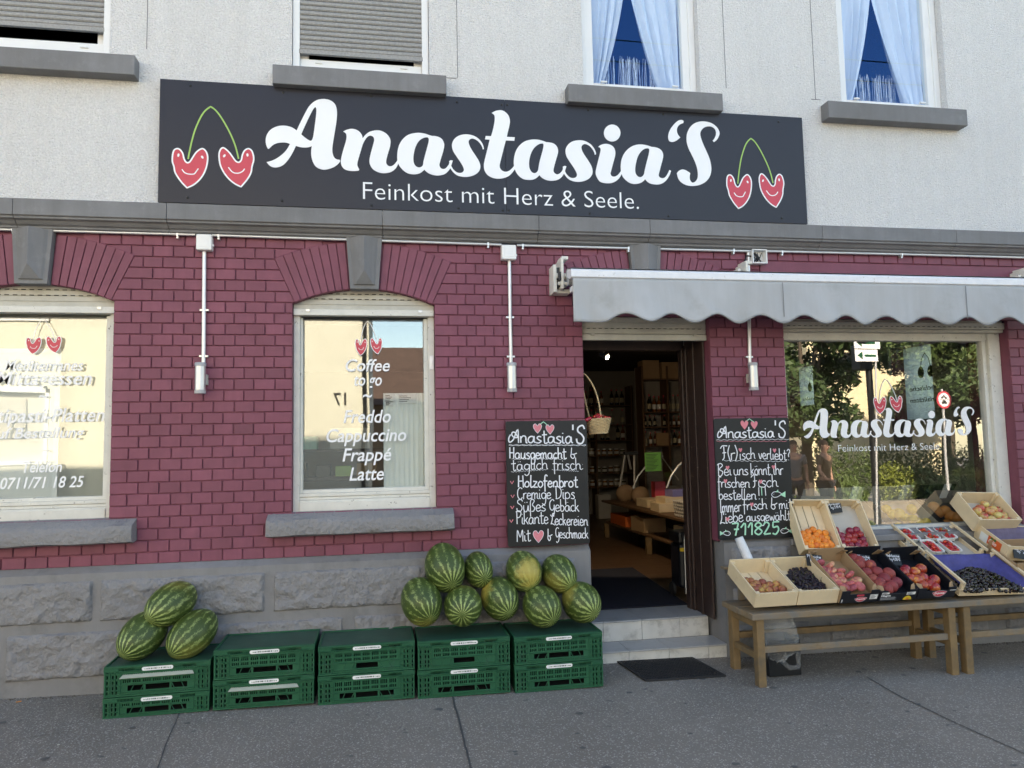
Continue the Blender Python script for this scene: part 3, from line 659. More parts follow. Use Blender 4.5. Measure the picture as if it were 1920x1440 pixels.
for k, (a, b) in enumerate(WINS):
    win = thing('shop_window', None, None, ((a+b)/2, .1, 1.08)); win.parent = bld; win.matrix_parent_inverse = wmat(bld).inverted()
    win['label'] = ('arched shop window lettered with a lunch and antipasti offer', 'arched shop window lettered with a coffee list')[k]
    mb = MB(); m_ = m_wornwhite
    mb.box(a+.002, a+.045, .07, .17, 1.085, 2.50); mb.box(b-.045, b-.002, .07, .17, 1.085, 2.50)
    mb.box(a+.045, b-.045, .075, .17, 1.085, 1.175); mb.box(a+.045, b-.045, .06, .075, 1.09, 1.165)
    mb.box(a+.045, b-.045, .082, .17, 1.176, 1.196); mb.box(a+.045, b-.045, .075, .17, 1.198, 1.222)
    mb.box(a+.045, a+.062, .095, .16, 1.222, 2.44); mb.box(b-.075, b-.045, .095, .16, 1.222, 2.44)
    mb.box(a+.062, b-.075, .1, .16, 1.222, 1.245)
    mb.build('frame', m_, win, bevel=.003)
    mb = MB()
    for i in range(5):
        z0 = 2.492+i*.037
        for dz, yy in ((0, .06),): mb.box(a+.004, b-.004, yy, yy+.02, z0, z0+.031); mb.box(a+.004, b-.004, yy+.006, yy+.02, z0+.031, z0+.037)
    mb.build('roller_shutter', m_cream, win)
    mb = MB()
    for r_ in (0, 1):
        for i in range(18):
            x = a+.04+(b-a-.08)*i/18; mb.box(x, x+.028, .0585, .0605, 2.565+r_*.037, 2.570+r_*.037)
    mb.build('air_slot', m_dark, win)
    mb = MB(); mb.box(a-.0+.004, b-.004, .035, .1, 2.448, 2.490)
    mb.build('shutter_bar', m_alu if False else m_wornwhite, win, bevel=.003)
    for x in (a+.1, b-.1): mb = MB(); mb.box(x-.013, x+.013, .028, .0345, 2.472, 2.489); mb.build('stop_clip', m_alu, win)
    if k == 1:
        mb = MB(); mb.box(b-.036, b-.006, .062, .07, 2.07, 2.17); mb.box(b-.027, b-.015, .055, .062, 2.1, 2.14); mb.build('lock_plate', m_galv, win, bevel=.002)
    gl = [(a+.06, 1.24), (b-.07, 1.24), (b-.07, 2.45), (a+.06, 2.45)]
    mb = MB(); mb.add([(p[0], .13, p[1]) for p in gl], [(0, 1, 2, 3)]); mb.build('pane', g_out, win)
    mb = MB(); mb.add([(p[0], .158, p[1]) for p in gl], [(0, 1, 2, 3)]); mb.build('inner_pane', g_in, win)
    WINS[k] = (a, b, win)

# ------------------------------------------------------------------ show window
win = thing('display_window', 'wide shop window with white lettering above the fruit stall', None, (4, .15, .8)); win.parent = bld; win.matrix_parent_inverse = wmat(bld).inverted(); SHOWWIN = win
a, b = SHOW
mb = MB(); mb.box(a+.002, a+.06, .1, .2, .79, 2.36); mb.box(b-.11, b-.003, .09, .2, .79, 2.36); mb.box(b-.145, b-.11, .12, .19, .79, 2.34)
mb.box(a+.06, b-.11, .11, .2, 2.30, 2.36); mb.box(a+.06, b-.11, .1, .2, .79, .83)
mb.build('frame', m_wornwhite, win, bevel=.004)
mb = MB(); mb.box(a+.003, b-.003, .05, .2, 2.44, 2.458); mb.box(a+.003, b-.003, .03, .12, 2.385, 2.438); mb.box(a+.003, b-.003, .045, .12, 2.36, 2.383)
mb.build('shutter_box', m_cream, win, bevel=.004)
mb = MB()
for i in range(40):
    x = a+.05+i*.047; mb.box(x, x+.022, .027, .031, 2.40, 2.404)
mb.build('air_slot', m_dark, win)
mb = MB(); mb.add([(a+.05, .15, .82), (b-.13, .15, .82), (b-.13, .15, 2.31), (a+.05, .15, 2.31)], [(0, 1, 2, 3)]); mb.build('pane', g_show, win)

# ------------------------------------------------------------------ doorway and steps
dw = thing('doorway', 'open shop doorway with worn dark brown frame', None, (1.93, .3, 0)); dw.parent = bld; dw.matrix_parent_inverse = wmat(bld).inverted()
mb = MB(); y0 = .10; yf = .47
mb.box(DOOR[1]-.018, DOOR[1]-.001, y0, .45, .2, 2.44)                    # right lining board
mb.box(DOOR[0]+.001, DOOR[0]+.018, y0, .45, .2, 2.44)
mb.box(DOOR[1]-.03, DOOR[1]-.0185, y0+.16, y0+.2, .2, 2.40)
mb.box(DOOR[1]-.045, DOOR[1]-.001, .452, .53, .2, 2.30); mb.box(DOOR[0]+.001, DOOR[0]+.085, .452, .53, .2, 2.30)
mb.box(DOOR[1]-.035, DOOR[1]-.0185, .40, .4515, .2, 2.28)
mb.box(DOOR[0]+.02, DOOR[1]-.02, .452, .53, 2.262, 2.44)
mb.build('door_frame', m_brown, dw, bevel=.005)
mb = MB()
for i in range(4):
    z0 = 2.335+i*.042; mb.box(DOOR[0]+.003, DOOR[1]-.003, .06, .085, z0, z0+.036); mb.box(DOOR[0]+.003, DOOR[1]-.003, .066, .085, z0+.036, z0+.042)
mb.build('roller_shutter', m_cream, dw)
mb = MB(); mb.box(DOOR[0]+.003, DOOR[1]-.003, .05, .09, 2.285, 2.330)
for x in (DOOR[0]+.09, DOOR[1]-.1): mb.box(x-.014, x+.014, .036, .05, 2.318, 2.334)
mb.build('shutter_bar', m_cream, dw, bevel=.003)
mb = MB()
for i in range(20):
    x = DOOR[0]+.05+i*.046; mb.box(x, x+.024, .0585, .0605, 2.372, 2.376)
mb.build('air_slot', m_dark, dw)
T1, T2 = .055, .205; Y1, Y2 = -.015, .235
mb = MB(); g = .003
def tiles(x0, x1, w_, off): 
    x = x0-off; out = []
    while x < x1:
        p, q = max(x, x0), min(x+w_, x1)
        if q-p > .01: out.append((p+g/2, q-g/2))
        x += w_
    return out
mb2 = MB()
for p, q in tiles(1.43, 2.462, .30, .02): mb.box(p, q, Y1-.012, Y2-.001, T1-.012, T1); mb2.box(p, q, Y1, Y1+.05, -.1, T1-.013)
mb.build('step_tile', m_tile, dw, bevel=.002); mb2.build('step_riser', m_riser, dw, bevel=.0015); mb = MB(); mb2 = MB()
for p, q in tiles(1.43, 2.43, .30, .13): mb.box(p, q, Y2-.012, .60, T2-.012, T2); mb2.box(p, q, Y2, Y2+.05, T1+.001, T2-.013)
st = mb.build('step_tile', m_tile, dw, bevel=.002); mb2.build('step_riser', m_riser, dw, bevel=.0015)
mb = MB(); mb.box(1.432, 2.455, Y1+.006, Y2+.02, -.2, T1-.004); mb.box(1.432, 2.428, Y2+.006, .6, -.2, T2-.004); mb.build('step_core', m_gray, dw)

# ------------------------------------------------------------------ shop interior shell
m_floor = mat('brown_wood_floor', (.105, .06, .034), .38, .15, 6, .1, 30)
m_iwall = mat('shop_wall_paint', (.28, .265, .24), .8, .05, 3)
m_iceil = mat('dark_shop_ceiling', (.05, .045, .04), .8, .1, 3)
IX0, IX1, IY1, IZ = -4.6, 5.3, 8.6, 2.92
mb = MB(); y = .601; r_ = random.Random(5)
while y < IY1:
    x = IX0 - r_.random()*.6
    while x < IX1: mb.box(max(x, IX0), min(x+.6, IX1)-.003, y, y+.147, .16, .204+r_.uniform(-.0004, .0004)); x += .6
    y += .15
mb.box(IX0, IX1, .44, .6, -.1, .2); part(mb, 'shop_floor', m_floor)
mb = MB(); mb.box(IX0, IX1, IY1, IY1+.05, .1, IZ); mb.box(IX0-.05, IX0, .46, IY1, .1, IZ)
part(mb, 'shop_inner_wall', m_iwall)
mb = MB(); sidewall(mb, IX1-.02, IX1+.018, .46, IY1, .1, IZ, SIDEW); part(mb, 'side_inner_wall', m_iwall)
mb = MB(); mb.box(IX0, IX1, .46, IY1, IZ, IZ+.05); part(mb, 'shop_ceiling', m_iceil)
# front wall lining
loops = [[(IX0, .2), (DOOR[0], .2), (DOOR[0], 2.3), (DOOR[1], 2.3), (DOOR[1], .2), (IX1, .2), (IX1, IZ), (IX0, IZ)], [(SHOW[0], .78), (SHOW[1], .78), (SHOW[1], 2.4), (SHOW[0], 2.4)]]+[[(w_[0]+.02, 1.2), (w_[1]-.02, 1.2), (w_[1]-.02, 2.45), (w_[0]+.02, 2.45)] for w_ in WINS]
v, f = fill2d(loops, .002); mb = MB(); mb.add(facing(v, .458), f); part(mb, 'front_inner_wall', m_iwall)
# ================================================================== lettering data, traced in the photo's pixels (8x zooms)
def L8(ox, oy, pts): return [(ox+p[0]/8, oy+p[1]/8)+((1,) if len(p) > 2 else ()) for p in pts]
c_ = 1
LOGO = []
LOGO.append((L8(490, 170, [(80,1072,c_),(160,1050),(240,1010),(320,950),(380,885),(430,800,c_),(380,782),(310,778),(230,790),(170,820),(125,862),(108,872),(95,865),(72,810),(65,740),(80,670),(120,605),(180,560),(250,533),(330,525),(400,533),(470,557),(530,598,c_),(580,490),(640,370),(700,260),(760,190),(840,140),(930,125),(1020,140),(1090,185),(1125,250),(1135,340),(1128,450),(1110,570),(1090,690),(1072,800),(1065,890),(1075,960),(1100,1010),(1140,1033),(1170,1035,c_),(1185,1055,c_),(1150,1100),(1090,1145),(1010,1175),(940,1185),(870,1170),(810,1130),(770,1060),(750,980),(748,900),(757,830,c_),(715,847),(660,853),(590,848),(518,828,c_),(490,890),(450,965),(400,1040),(340,1105),(280,1140),(210,1153),(150,1140),(110,1110)]),
 L8(490, 170, [(598,655,c_),(640,560),(700,430),(760,310),(795,257),(815,250),(825,290),(820,380),(805,500),(790,610),(775,700),(757,742),(735,752),(700,735),(650,700)])))
LOGO.append((L8(490, 170, [(1230,612,c_),(1280,588),(1350,573),(1420,585),(1475,620),(1510,670),(1520,715,c_),(1560,665),(1620,620),(1690,600),(1745,595),(1800,605),(1860,635),(1910,685),(1938,750),(1930,840),(1900,940),(1875,1040),(1875,1090),(1900,1125),(1940,1135),(1985,1115),(2025,1070),(2044,1036,c_),(2053,1098,c_),(2020,1160),(1970,1205),(1910,1230),(1830,1238),(1760,1225),(1690,1190),(1645,1140),(1622,1070),(1630,990),(1655,890),(1680,800),(1692,740),(1680,695),(1640,674),(1595,690),(1555,740),(1520,810),(1490,910),(1460,1010),(1442,1080),(1443,1130),(1468,1180,c_),(1460,1200,c_),(1390,1206),(1310,1200),(1245,1175),(1205,1125),(1193,1060),(1205,980),(1235,870),(1265,770),(1278,700),(1272,650),(1255,630)]), None))
LOGO.append((L8(710, 180, [(280,965,c_),(278,900),(285,820),(310,730),(360,650),(430,590),(510,562),(600,553),(690,565),(760,588),(803,600,c_),(850,602),(910,620),(955,655),(980,710),(982,760),(965,840),(940,920),(918,1000),(912,1040),(930,1080),(970,1097),(1010,1080),(1050,1030),(1060,995,c_),(1058,978,c_),(1080,963,c_),(1112,970,c_),(1088,1048,c_),(1075,1085,c_),(1040,1130),(1000,1165),(950,1185),(880,1193),(800,1180),(735,1150),(685,1105,c_),(640,1145),(590,1168),(520,1175),(440,1160),(375,1120),(320,1060),(293,1012,c_)]),
 L8(710, 180, [(725,620),(750,640),(748,690),(725,780),(695,890),(672,980),(665,1030),(645,1060),(605,1072),(560,1055),(530,1010),(520,940),(530,850),(555,760),(600,680),(660,635)])))
LOGO.append((L8(710, 180, [(1088,1048,c_),(1120,1100),(1165,1140),(1210,1155),(1255,1145),(1278,1110),(1265,1060),(1225,990),(1170,910),(1120,830),(1100,760),(1105,700),(1140,640),(1200,597),(1270,578),(1340,577),(1420,595),(1490,635),(1545,695),(1570,750),(1580,795,c_),(1562,802,c_),(1550,760),(1520,710),(1480,670),(1430,643),(1390,640),(1358,660),(1350,700),(1370,760),(1410,830),(1460,905),(1505,980),(1525,1050),(1515,1110),(1475,1160),(1410,1195),(1330,1213),(1250,1210),(1180,1190),(1120,1145),(1075,1085,c_)]), None))
LOGO.append((L8(930, 190, [(-65,175,c_),(-20,150),(20,138),(70,133),(120,148),(170,190),(200,245),(208,310),(195,390),(175,470),(162,533,c_),(282,540,c_),(275,593,c_),(148,587,c_),(120,690),(95,790),(70,890),(55,960),(65,1010),(100,1045),(150,1057),(200,1040),(245,1000),(270,968,c_),(283,1018,c_),(240,1075),(190,1120),(120,1150),(40,1160),(-40,1150),(-120,1110),(-170,1040),(-182,960),(-172,890),(-140,760),(-95,575,c_),(-165,570,c_),(-155,520,c_),(-75,523,c_),(-45,420),(-22,300),(-20,230),(-32,200)]), None))
LOGO.append((L8(930, 190, [(270,968,c_),(266,900),(278,810),(310,720),(370,645),(440,598),(520,577),(600,573),(680,587),(753,613,c_),(800,617),(860,632),(905,668),(928,720),(928,780),(905,860),(880,950),(862,1030),(872,1070),(910,1095),(950,1085),(990,1045),(1004,1005,c_),(1002,980,c_),(1028,968,c_),(1056,975,c_),(1033,1047,c_),(1020,1085,c_),(985,1135),(930,1175),(840,1192),(760,1182),(695,1150),(650,1108,c_),(605,1150),(550,1175),(480,1178),(410,1165),(350,1125),(305,1068),(283,1018,c_)]),
 L8(930, 190, [(690,632),(712,645),(708,700),(685,790),(655,900),(638,990),(630,1035),(605,1068),(572,1078),(535,1060),(505,1010),(495,940),(505,850),(535,760),(580,690),(640,645)])))
LOGO.append((L8(930, 190, [(1033,1047,c_),(1060,1095),(1105,1138),(1150,1152),(1195,1140),(1215,1105),(1200,1055),(1160,985),(1105,905),(1060,830),(1043,760),(1050,700),(1085,645),(1140,605),(1210,587),(1280,585),(1350,603),(1420,645),(1470,705),(1495,760),(1500,795,c_),(1482,802,c_),(1470,760),(1440,710),(1400,668),(1350,643),(1315,645),(1287,670),(1282,705),(1300,760),(1340,825),(1390,900),(1430,970),(1448,1040),(1440,1100),(1400,1155),(1335,1190),(1260,1207),(1180,1203),(1110,1180),(1060,1140),(1020,1085,c_)]), None))
LOGO.append((L8(1120, 200, [(12,605,c_),(50,575),(120,558),(190,570),(240,605),(265,655),(268,720),(250,800),(225,890),(205,970),(198,1005),(215,1040),(255,1050),(300,1030),(340,985),(353,962,c_),(365,1010,c_),(330,1070),(280,1115),(220,1143),(160,1150),(90,1143),(30,1115),(-15,1040),(-25,980),(-10,900),(20,780),(42,690),(50,640),(35,612)]), None))
LOGO.append((L8(1120, 200, [(222+124*math.cos(t*math.pi/6), 396+127*math.sin(t*math.pi/6)) for t in range(12)]), None))
LOGO.append((L8(1120, 200, [(353,962,c_),(351,890),(362,800),(395,715),(450,645),(520,595),(590,572),(660,567),(740,580),(818,605,c_),(870,610),(930,632),(970,670),(987,725),(980,790),(958,870),(935,960),(920,1025),(935,1060),(980,1073),(1020,1055),(1055,1005),(1080,950,c_),(1105,962,c_),(1085,1025),(1045,1090),(1000,1135),(950,1160),(890,1168),(810,1158),(755,1130),(717,1088,c_),(680,1125),(630,1150),(560,1160),(490,1145),(430,1105),(385,1055),(365,1010,c_)]),
 L8(1120, 200, [(755,625),(778,640),(775,690),(755,775),(728,880),(708,970),(700,1010),(675,1045),(640,1058),(600,1040),(573,995),(567,930),(580,845),(605,755),(650,680),(705,635)])))
LOGO.append((L8(1120, 200, [(1290,245,c_),(1293,222),(1280,205),(1250,200),(1205,215),(1150,265),(1100,330),(1070,400),(1063,460),(1075,510),(1110,528),(1150,525),(1200,500),(1243,463,c_),(1210,420),(1193,370),(1200,315),(1235,270)]), None))
LOGO.append((L8(1120, 200, [(1192,998,c_),(1220,965),(1270,943),(1320,952),(1360,975),(1392,997,c_),(1385,1050),(1390,1100),(1420,1138),(1460,1130),(1495,1090),(1508,1030),(1500,940),(1470,840),(1420,730),(1375,640),(1345,550),(1338,470),(1350,390),(1390,310),(1450,255),(1520,228),(1600,222),(1690,240),(1760,280),(1810,335),(1833,395),(1820,450),(1790,500),(1750,532,c_),(1730,510,c_),(1760,470),(1780,410),(1770,350),(1730,308),(1670,295),(1605,312),(1560,355),(1543,410),(1560,490),(1595,580),(1640,680),(1685,790),(1707,900),(1705,980),(1680,1060),(1620,1130),(1530,1175),(1430,1190),(1340,1178),(1265,1140),(1215,1080)]), None))
HEARTS = dict(
 fill=[[(105,870),(112,790),(135,730),(180,710),(225,730),(262,785),(280,860),(305,905),(335,922),(370,905),(410,845),(460,770),(520,722),(565,712),(605,745),(630,800),(635,870),(620,970),(580,1080),(510,1180),(420,1255),(325,1298,c_),(250,1220),(190,1140),(145,1060),(130,980),(110,920)],
       [(810,870),(808,780),(830,720),(865,697),(910,720),(970,780),(1020,850),(1060,900),(1105,915),(1140,880),(1155,810),(1185,745),(1240,710),(1290,735),(1318,800),(1325,880),(1300,980),(1285,1070),(1230,1170),(1135,1283,c_),(1040,1235),(950,1160),(880,1070),(830,970)]],
 eyes=[(197,808,.2),(555,838,-.6),(885,818,.6),(1232,805,-.1)],
 smiles=[[(250,1020),(290,1070),(350,1092),(430,1090),(465,1050),(497,1008)],[(945,990),(1000,1055),(1050,1078),(1110,1075),(1160,1050),(1190,1012)]],
 stem=[(342,865),(360,770),(400,590),(450,420),(530,240),(600,140),(680,80,c_),(750,130),(830,230),(920,380),(1000,540),(1060,700),(1098,862)])
YS = -.0675     # front face of the sign
def toplane(pts, y): return [(lambda q: (q.x, q.z))(W(p[0], p[1], y)) for p in pts]
LOGO_M = [[[*zip(*[iter([c for q in toplane(cr(lp, True, 5), YS) for c in q])]*2)] for lp in L_ if lp] for L_ in LOGO]     # metres on the sign
HX0, HZ0 = W(310+715/8, 190+690/8, YS).x, W(310+715/8, 190+690/8, YS).z
def hm(p): q = W(310+p[0]/8, 190+p[1]/8, YS); return (q.x-HX0, q.z-HZ0)
def logo_mesh(mb, y, fn, e=.0012):
    for i, loops in enumerate(LOGO_M):
        v, f = fill2d([[fn(p) for p in lp] for lp in loops], e+.0002*(i % 3)); mb.add(facing(v, y), f)
def flat_tube(mb, pts, y, r, m=0, n=6, fl=.25, closed=False):
    if closed: pts = list(pts)+[pts[0]]
    t = MB(); t.tube([(p[0], 0, p[1]) for p in pts], r, n)
    mb.add([(q[0], y+q[1]*fl, q[2]) for q in t.v], t.f, m)
def emblem(parent, name, y, fn, s, white_stem=False):
    """two smiling cherry hearts on one stem; fn maps local metres to the plane"""
    mb = MB(); k = 0
    for lp in HEARTS['fill']:
        pts = [fn(hm(p)) for p in cr(lp, True, 4)]; v, f = fill2d([pts], .0005*s); mb.add(facing(v, y), f, 0)
        flat_tube(mb, pts, y-.0006*s, .0058*s, 1, closed=True)
    for ex, ez, an in HEARTS['eyes']:
        v, f = fill2d([[fn(hm((ex+(17*math.cos(t)*math.cos(an)-26*math.sin(t)*math.sin(an)), ez+(17*math.cos(t)*math.sin(an)+26*math.sin(t)*math.cos(an))))) for t in [i*math.pi/5 for i in range(10)]]], .0016*s); mb.add(facing(v, y), f, 1)
    for sm in HEARTS['smiles']: flat_tube(mb, [fn(hm(p)) for p in cr(sm, False, 4)], y-.0008*s, .0042*s, 1)
    flat_tube(mb, [fn(hm(p)) for p in cr(HEARTS['stem'], False, 4)], y-.0008*s, .0058*s, 2)
    return mb.build(name, [m_red, m_letter, m_letter if white_stem else m_lime], parent)

# ------------------------------------------------------------------ fascia sign
sg = thing('sign_board', 'long anthracite sign board with white script lettering and two pairs of red heart cherries', 'sign', (.89, -.06, 3.18))
mb = MB(); mb.box(-1.466, .884, -.066, -.03, 3.181, 4.032); mb.box(.8855, 3.246, -.066, -.03, 3.181, 4.032); mb.build('panel', m_sign, sg, bevel=.0015)
mb = MB(); logo_mesh(mb, YS, lambda p: p); mb.build('script_lettering', m_letter, sg)
mb = MB(); text_fit(mb, 'Feinkost mit Herz & Seele.', YS, -.128, 1.882, 3.250, .124, off=-.012, e=.001, cap='F'); mb.build('slogan', m_letter, sg)
emblem(sg, 'cherry_emblem', YS, lambda p: (p[0]+HX0, p[1]+HZ0), 1)
hx2 = (W(1352, 300, YS).x+W(1474, 300, YS).x)/2; hz2 = (W(1413, 255, YS).z+W(1413, 396, YS).z)/2
emblem(sg, 'cherry_emblem', YS, lambda p: (p[0]*.905+hx2, p[1]*.975+hz2), .95)
mb = MB()
for px, py in ((357,160),(531,173),(696,180),(857,191),(941,196),(951,196),(1103,206),(1244,214),(1460,228),(352,370),(529,376),(697,385),(860,390),(943,394),(954,394),(1106,400),(1254,405),(1466,409)):
    q = W(px, py, YS); mb.ball((q.x, -.066, q.z), (.0095, .006, .0095), 10, 6)
mb.build('rivet', m_black, sg, smooth=True)

# ------------------------------------------------------------------ window lettering
def win_text(win, body, px0, px1, pyb, xh, y=.128, shear=.22, off=.012, cap='x'):
    a, b = W(px0, pyb, y), W(px1, pyb, y); mb = MB(); text_fit(mb, body, y, a.x, b.x, a.z, xh, shear, off, .0006, cap=cap); mb.build('window_lettering', m_letter, win)
w1, w2 = WINS[0][2], WINS[1][2]
win_text(w1, 'Mediterranes', 8, 156, 695, .047); win_text(w1, 'Mittagessen', -8, 172, 722, .058); win_text(w1, '~', 72, 90, 752, .05)
win_text(w1, 'Antipasti-Platten', -52, 196, 793, .058); win_text(w1, 'auf Bestellung', -22, 158, 823, .045); win_text(w1, '~', 78, 92, 851, .03)
win_text(w1, 'Telefon', 42, 116, 886, .045); win_text(w1, '0711/71 18 25', 0, 157, 917, .072, cap='0')
win_text(w2, 'Coffee', 648, 731, 696, .055); win_text(w2, 'to go', 664, 716, 723, .055); win_text(w2, '~', 680, 698, 752, .06); win_text(w2, 'Freddo', 644, 733, 793, .058)
win_text(w2, 'Cappuccino', 612, 762, 829, .058); win_text(w2, 'Frapp\u00e9', 642, 734, 865, .058); win_text(w2, 'Latte', 655, 720, 901, .058)
q = W(82, 631, .128); emblem(w1, 'cherry_decal', .128, lambda p: (p[0]*.41+q.x, p[1]*.41+q.z), .45, True)
q2 = W(691, 634, .128); emblem(w2, 'cherry_decal', .128, lambda p: (p[0]*.36+q2.x, p[1]*.43+q2.z), .45, True)
ys = .147; sc1 = (W(1830, 800, ys).x-W(1507, 800, ys).x)/(W(1350, 260, YS).x-W(498, 260, YS).x)
ox = W(498, 260, YS).x; oz = W(640, 322, YS).z; nx0 = W(1507, 826, ys); 
mb = MB(); logo_mesh(mb, ys, lambda p: ((p[0]-ox)*sc1+nx0.x, (p[1]-oz)*sc1*1.0+nx0.z+.012), .0006); mb.build('script_lettering', m_letter, SHOWWIN)
mb = MB(); a, b = W(1572, 847, ys), W(1765, 845, ys); text_fit(mb, 'Feinkost mit Herz & Seele.', ys, a.x, b.x, a.z, .054, off=-.012, e=.0006, cap='F'); mb.build('slogan', m_letter, SHOWWIN)
q3 = W(1664, 743, ys); emblem(SHOWWIN, 'cherry_decal', ys, lambda p: (p[0]*.49+q3.x, p[1]*.49+q3.z), .5, True)

# ------------------------------------------------------------------ things behind the arched windows
bl = thing('cardboard_screen', 'pale corrugated screen with paper notes behind the coffee window', 'screen', (.15, .24, 1.22))
mb = MB(); x0 = W(719, 800, .17).x; x1 = .30; zt = W(760, 737, .17).z
n = 64
V = [(x0+(x1-x0)*i/n, .172+.006*abs(math.sin(i*math.pi/7.5)), z) for z in (1.16, zt) for i in range(n+1)]
mb.add(V, [(i, i+1, n+2+i, n+1+i) for i in range(n)]); mb.build('panel', mat('screen_sheet', (.90, .92, .89), .7, .04, 6), bl)
for px0, px1, py0, py1 in ((721, 741, 738, 754), (747, 780, 738, 757), (722, 737, 752, 762)):
    a, b = W(px0, py1, .17), W(px1, py0, .17); mb = MB(); mb.box(a.x, b.x, .168, .170, a.z, b.z); o = mb.build('paper_note', m_glabel, bl)
    mb = MB()
    for i in range(4):
        z = a.z+(b.z-a.z)*(.2+.18*i); mb.box(a.x+.006, a.x+(b.x-a.x)*(.5+.1*(i % 3)), .1665, .1675, z, z+.004)
    child(mb.build('print', m_ink, bl), o)
sv = thing('back_shelf', 'dark shelf with small cartons behind the coffee window', 'shelf', (-.4, .6, 1.0))
mb = MB(); mb.box(-.75, .1, .62, .95, 1.28, 1.31); mb.box(-.75, .1, .62, .95, 1.50, 1.52); mb.box(-.76, -.74, .62, .95, .2, 1.9); mb.build('board', m_brown, sv)
for (x0, x1, z0, z1, m_) in ((-.7, -.58, 1.312, 1.42, m_blackbox), (-.5, -.4, 1.312, 1.40, m_blackbox), (-.36, -.24, 1.312, 1.39, m_lime), (-.2, -.05, 1.312, 1.41, m_card), (-.66, -.5, 1.522, 1.62, m_mint), (-.4, -.1, 1.522, 1.68, m_cardw)):
    mb = MB(); mb.box(x0, x1, .64, .8, z0, z1)
    tag(mb.build('carton', m_, bevel=.003), 'small carton on the shelf behind the coffee window', 'carton', 'cartons behind the coffee window')
bl = thing('roller_blind', 'white blind half lowered behind the lunch window', 'blind', (-2.5, .26, 1.2))
mb = MB(); x1 = W(105, 700, .25).x; mb.box(-2.75, x1, .25, .256, 1.2, W(90, 662, .25).z); mb.build('sheet', m_pvc, bl)
mb = MB(); mb.box(x1-.002, x1+.03, .242, .2485, 1.2, W(90, 662, .25).z+.03); mb.box(-2.75, x1-.002, .242, .2485, W(90, 662, .25).z, W(90, 662, .25).z+.03); mb.build('edge_strip', m_letter, bl)
wb = thing('back_board', 'pale wooden board standing behind the lunch window', 'board', (-2.2, .4, 1.1))
mb = MB(); mb.box(-2.9, -1.55, .38, .4, 1.0, 2.5); mb.build('sheet', mat('pale_board', (.52, .49, .38), .7, .05, 4), wb)

# ------------------------------------------------------------------ conduit, junction boxes, wall lamps
cd = thing('conduit_pipe', 'grey electrical tube running under the whole cornice', 'conduit', (0, -.03, 2.97))
mb = MB()
P = [W(px, py, -.028) for px, py in ((-60, 429), (0, 430), (366, 440))]; mb.tube(P, .010, 8)
mb.tube([W(px, py, -.028) for px, py in ((398, 441), (640, 449), (940, 459))], .010, 8); mb.tube([W(px, py, -.028) for px, py in ((969, 460), (1200, 466), (1409, 471))], .010, 8)
mb.tube([W(px, py, -.028) for px, py in ((1437, 471), (1700, 477), (1960, 484))], .010, 8); mb.build('tube', m_galv, cd, smooth=True)
mb = MB()
for px, py in ((25, 431), (333, 440), (410, 442), (712, 452), (915, 458), (980, 461), (1178, 466), (1375, 470), (1466, 473), (1690, 478)):
    mb = MB(); q = W(px, py, -.028); mb.box(q.x-.006, q.x+.006, -.040, .0, q.z-.013, q.z+.012); mb.box(q.x-.006, q.x+.006, -.034, .0, q.z-.026, q.z-.013); mb.build('pipe_clip', m_galv, cd)
def lamp(px, py0, py1, pxt, pyt, box, label):
    q0, q1, qt = W(px, py0, -.075), W(px, py1, -.075), W(pxt, pyt, -.02)
    t = thing('wall_lamp', label, 'lamp', (q0.x, -.05, q1.z), group='cylinder lamps on the brick wall')
    zc = q0.z; zb = q1.z; r = .034; x = q0.x
    mb = MB(); mb.tube([(qt.x, -.018, qt.z), (x+.006, -.018, zc-.02)], .0135, 8); mb.build('tube', m_galv, t, smooth=True)
    for z in (qt.z-.42, zc+.05): mb = MB(); mb.box(x-.022, x+.034, -.024, 0, z-.006, z+.006); mb.build('pipe_clip', m_galv, t)
    mb = MB(); M_ = Matrix.Translation((x, -.075, 0)); mb.lathe([(.0, zb+.024), (r, zb+.024), (r, zc-.024), (.0, zc-.024)], 18, M=M_); mb.build('body', m_alu, t, smooth=True)
    mb = MB(); mb.lathe([(.0, zb), (r+.001, zb), (r+.002, zb+.005), (r+.002, zb+.023), (0, zb+.0235)], 18, M=M_); mb.build('end_cap', MATS.get('grey_cap') or mat('grey_cap', (.42, .42, .43), .5), t, smooth=True); mb = MB(); mb.lathe([(0, zc-.0235), (r+.002, zc-.023), (r+.002, zc-.004), (r-.002, zc), (0, zc)], 18, M=M_); mb.build('end_cap', MATS['grey_cap'], t, smooth=True)
    mb = MB(); mb.box(x-.02, x+.035, -.046, .0, zb+.06, zb+.13); mb.build('bracket', m_cream, t, bevel=.003)
    if box:
        a, b = W(box[0], box[3], -.06), W(box[2], box[1], -.06); mb = MB(); mb.box(a.x, b.x, -.062, .0, a.z, b.z); mb.build('junction_box', m_pvc, t, bevel=.008)
        mb = MB(); mb.box(a.x+.02, b.x-.02, -.0635, -.0605, a.z+.02, b.z-.02); mb.box(b.x-.002, b.x+.008, -.04, -.02, a.z+.03, a.z+.045); mb.build('box_lid', m_pvc, t, bevel=.002)
lamp(376, 680, 738, 383, 466, (367, 439, 397, 468), 'leftmost wall lamp, between the lunch window and the coffee window')
lamp(959, 680, 735, 955, 487, (941, 459, 968, 486), 'wall lamp to the left of the door, above the chalkboard')
lamp(1411, 680, 732, 1403, 470, None, 'wall lamp between the door and the display window, tube passing behind the awning')
ob = thing('open_junction_box', 'open electrical box with bare wiring above the awning', 'junction box', (2.85, -.03, 2.87))
a, b = W(1411, 494, -.05), W(1437, 468, -.05); mb = MB(); t_ = .008
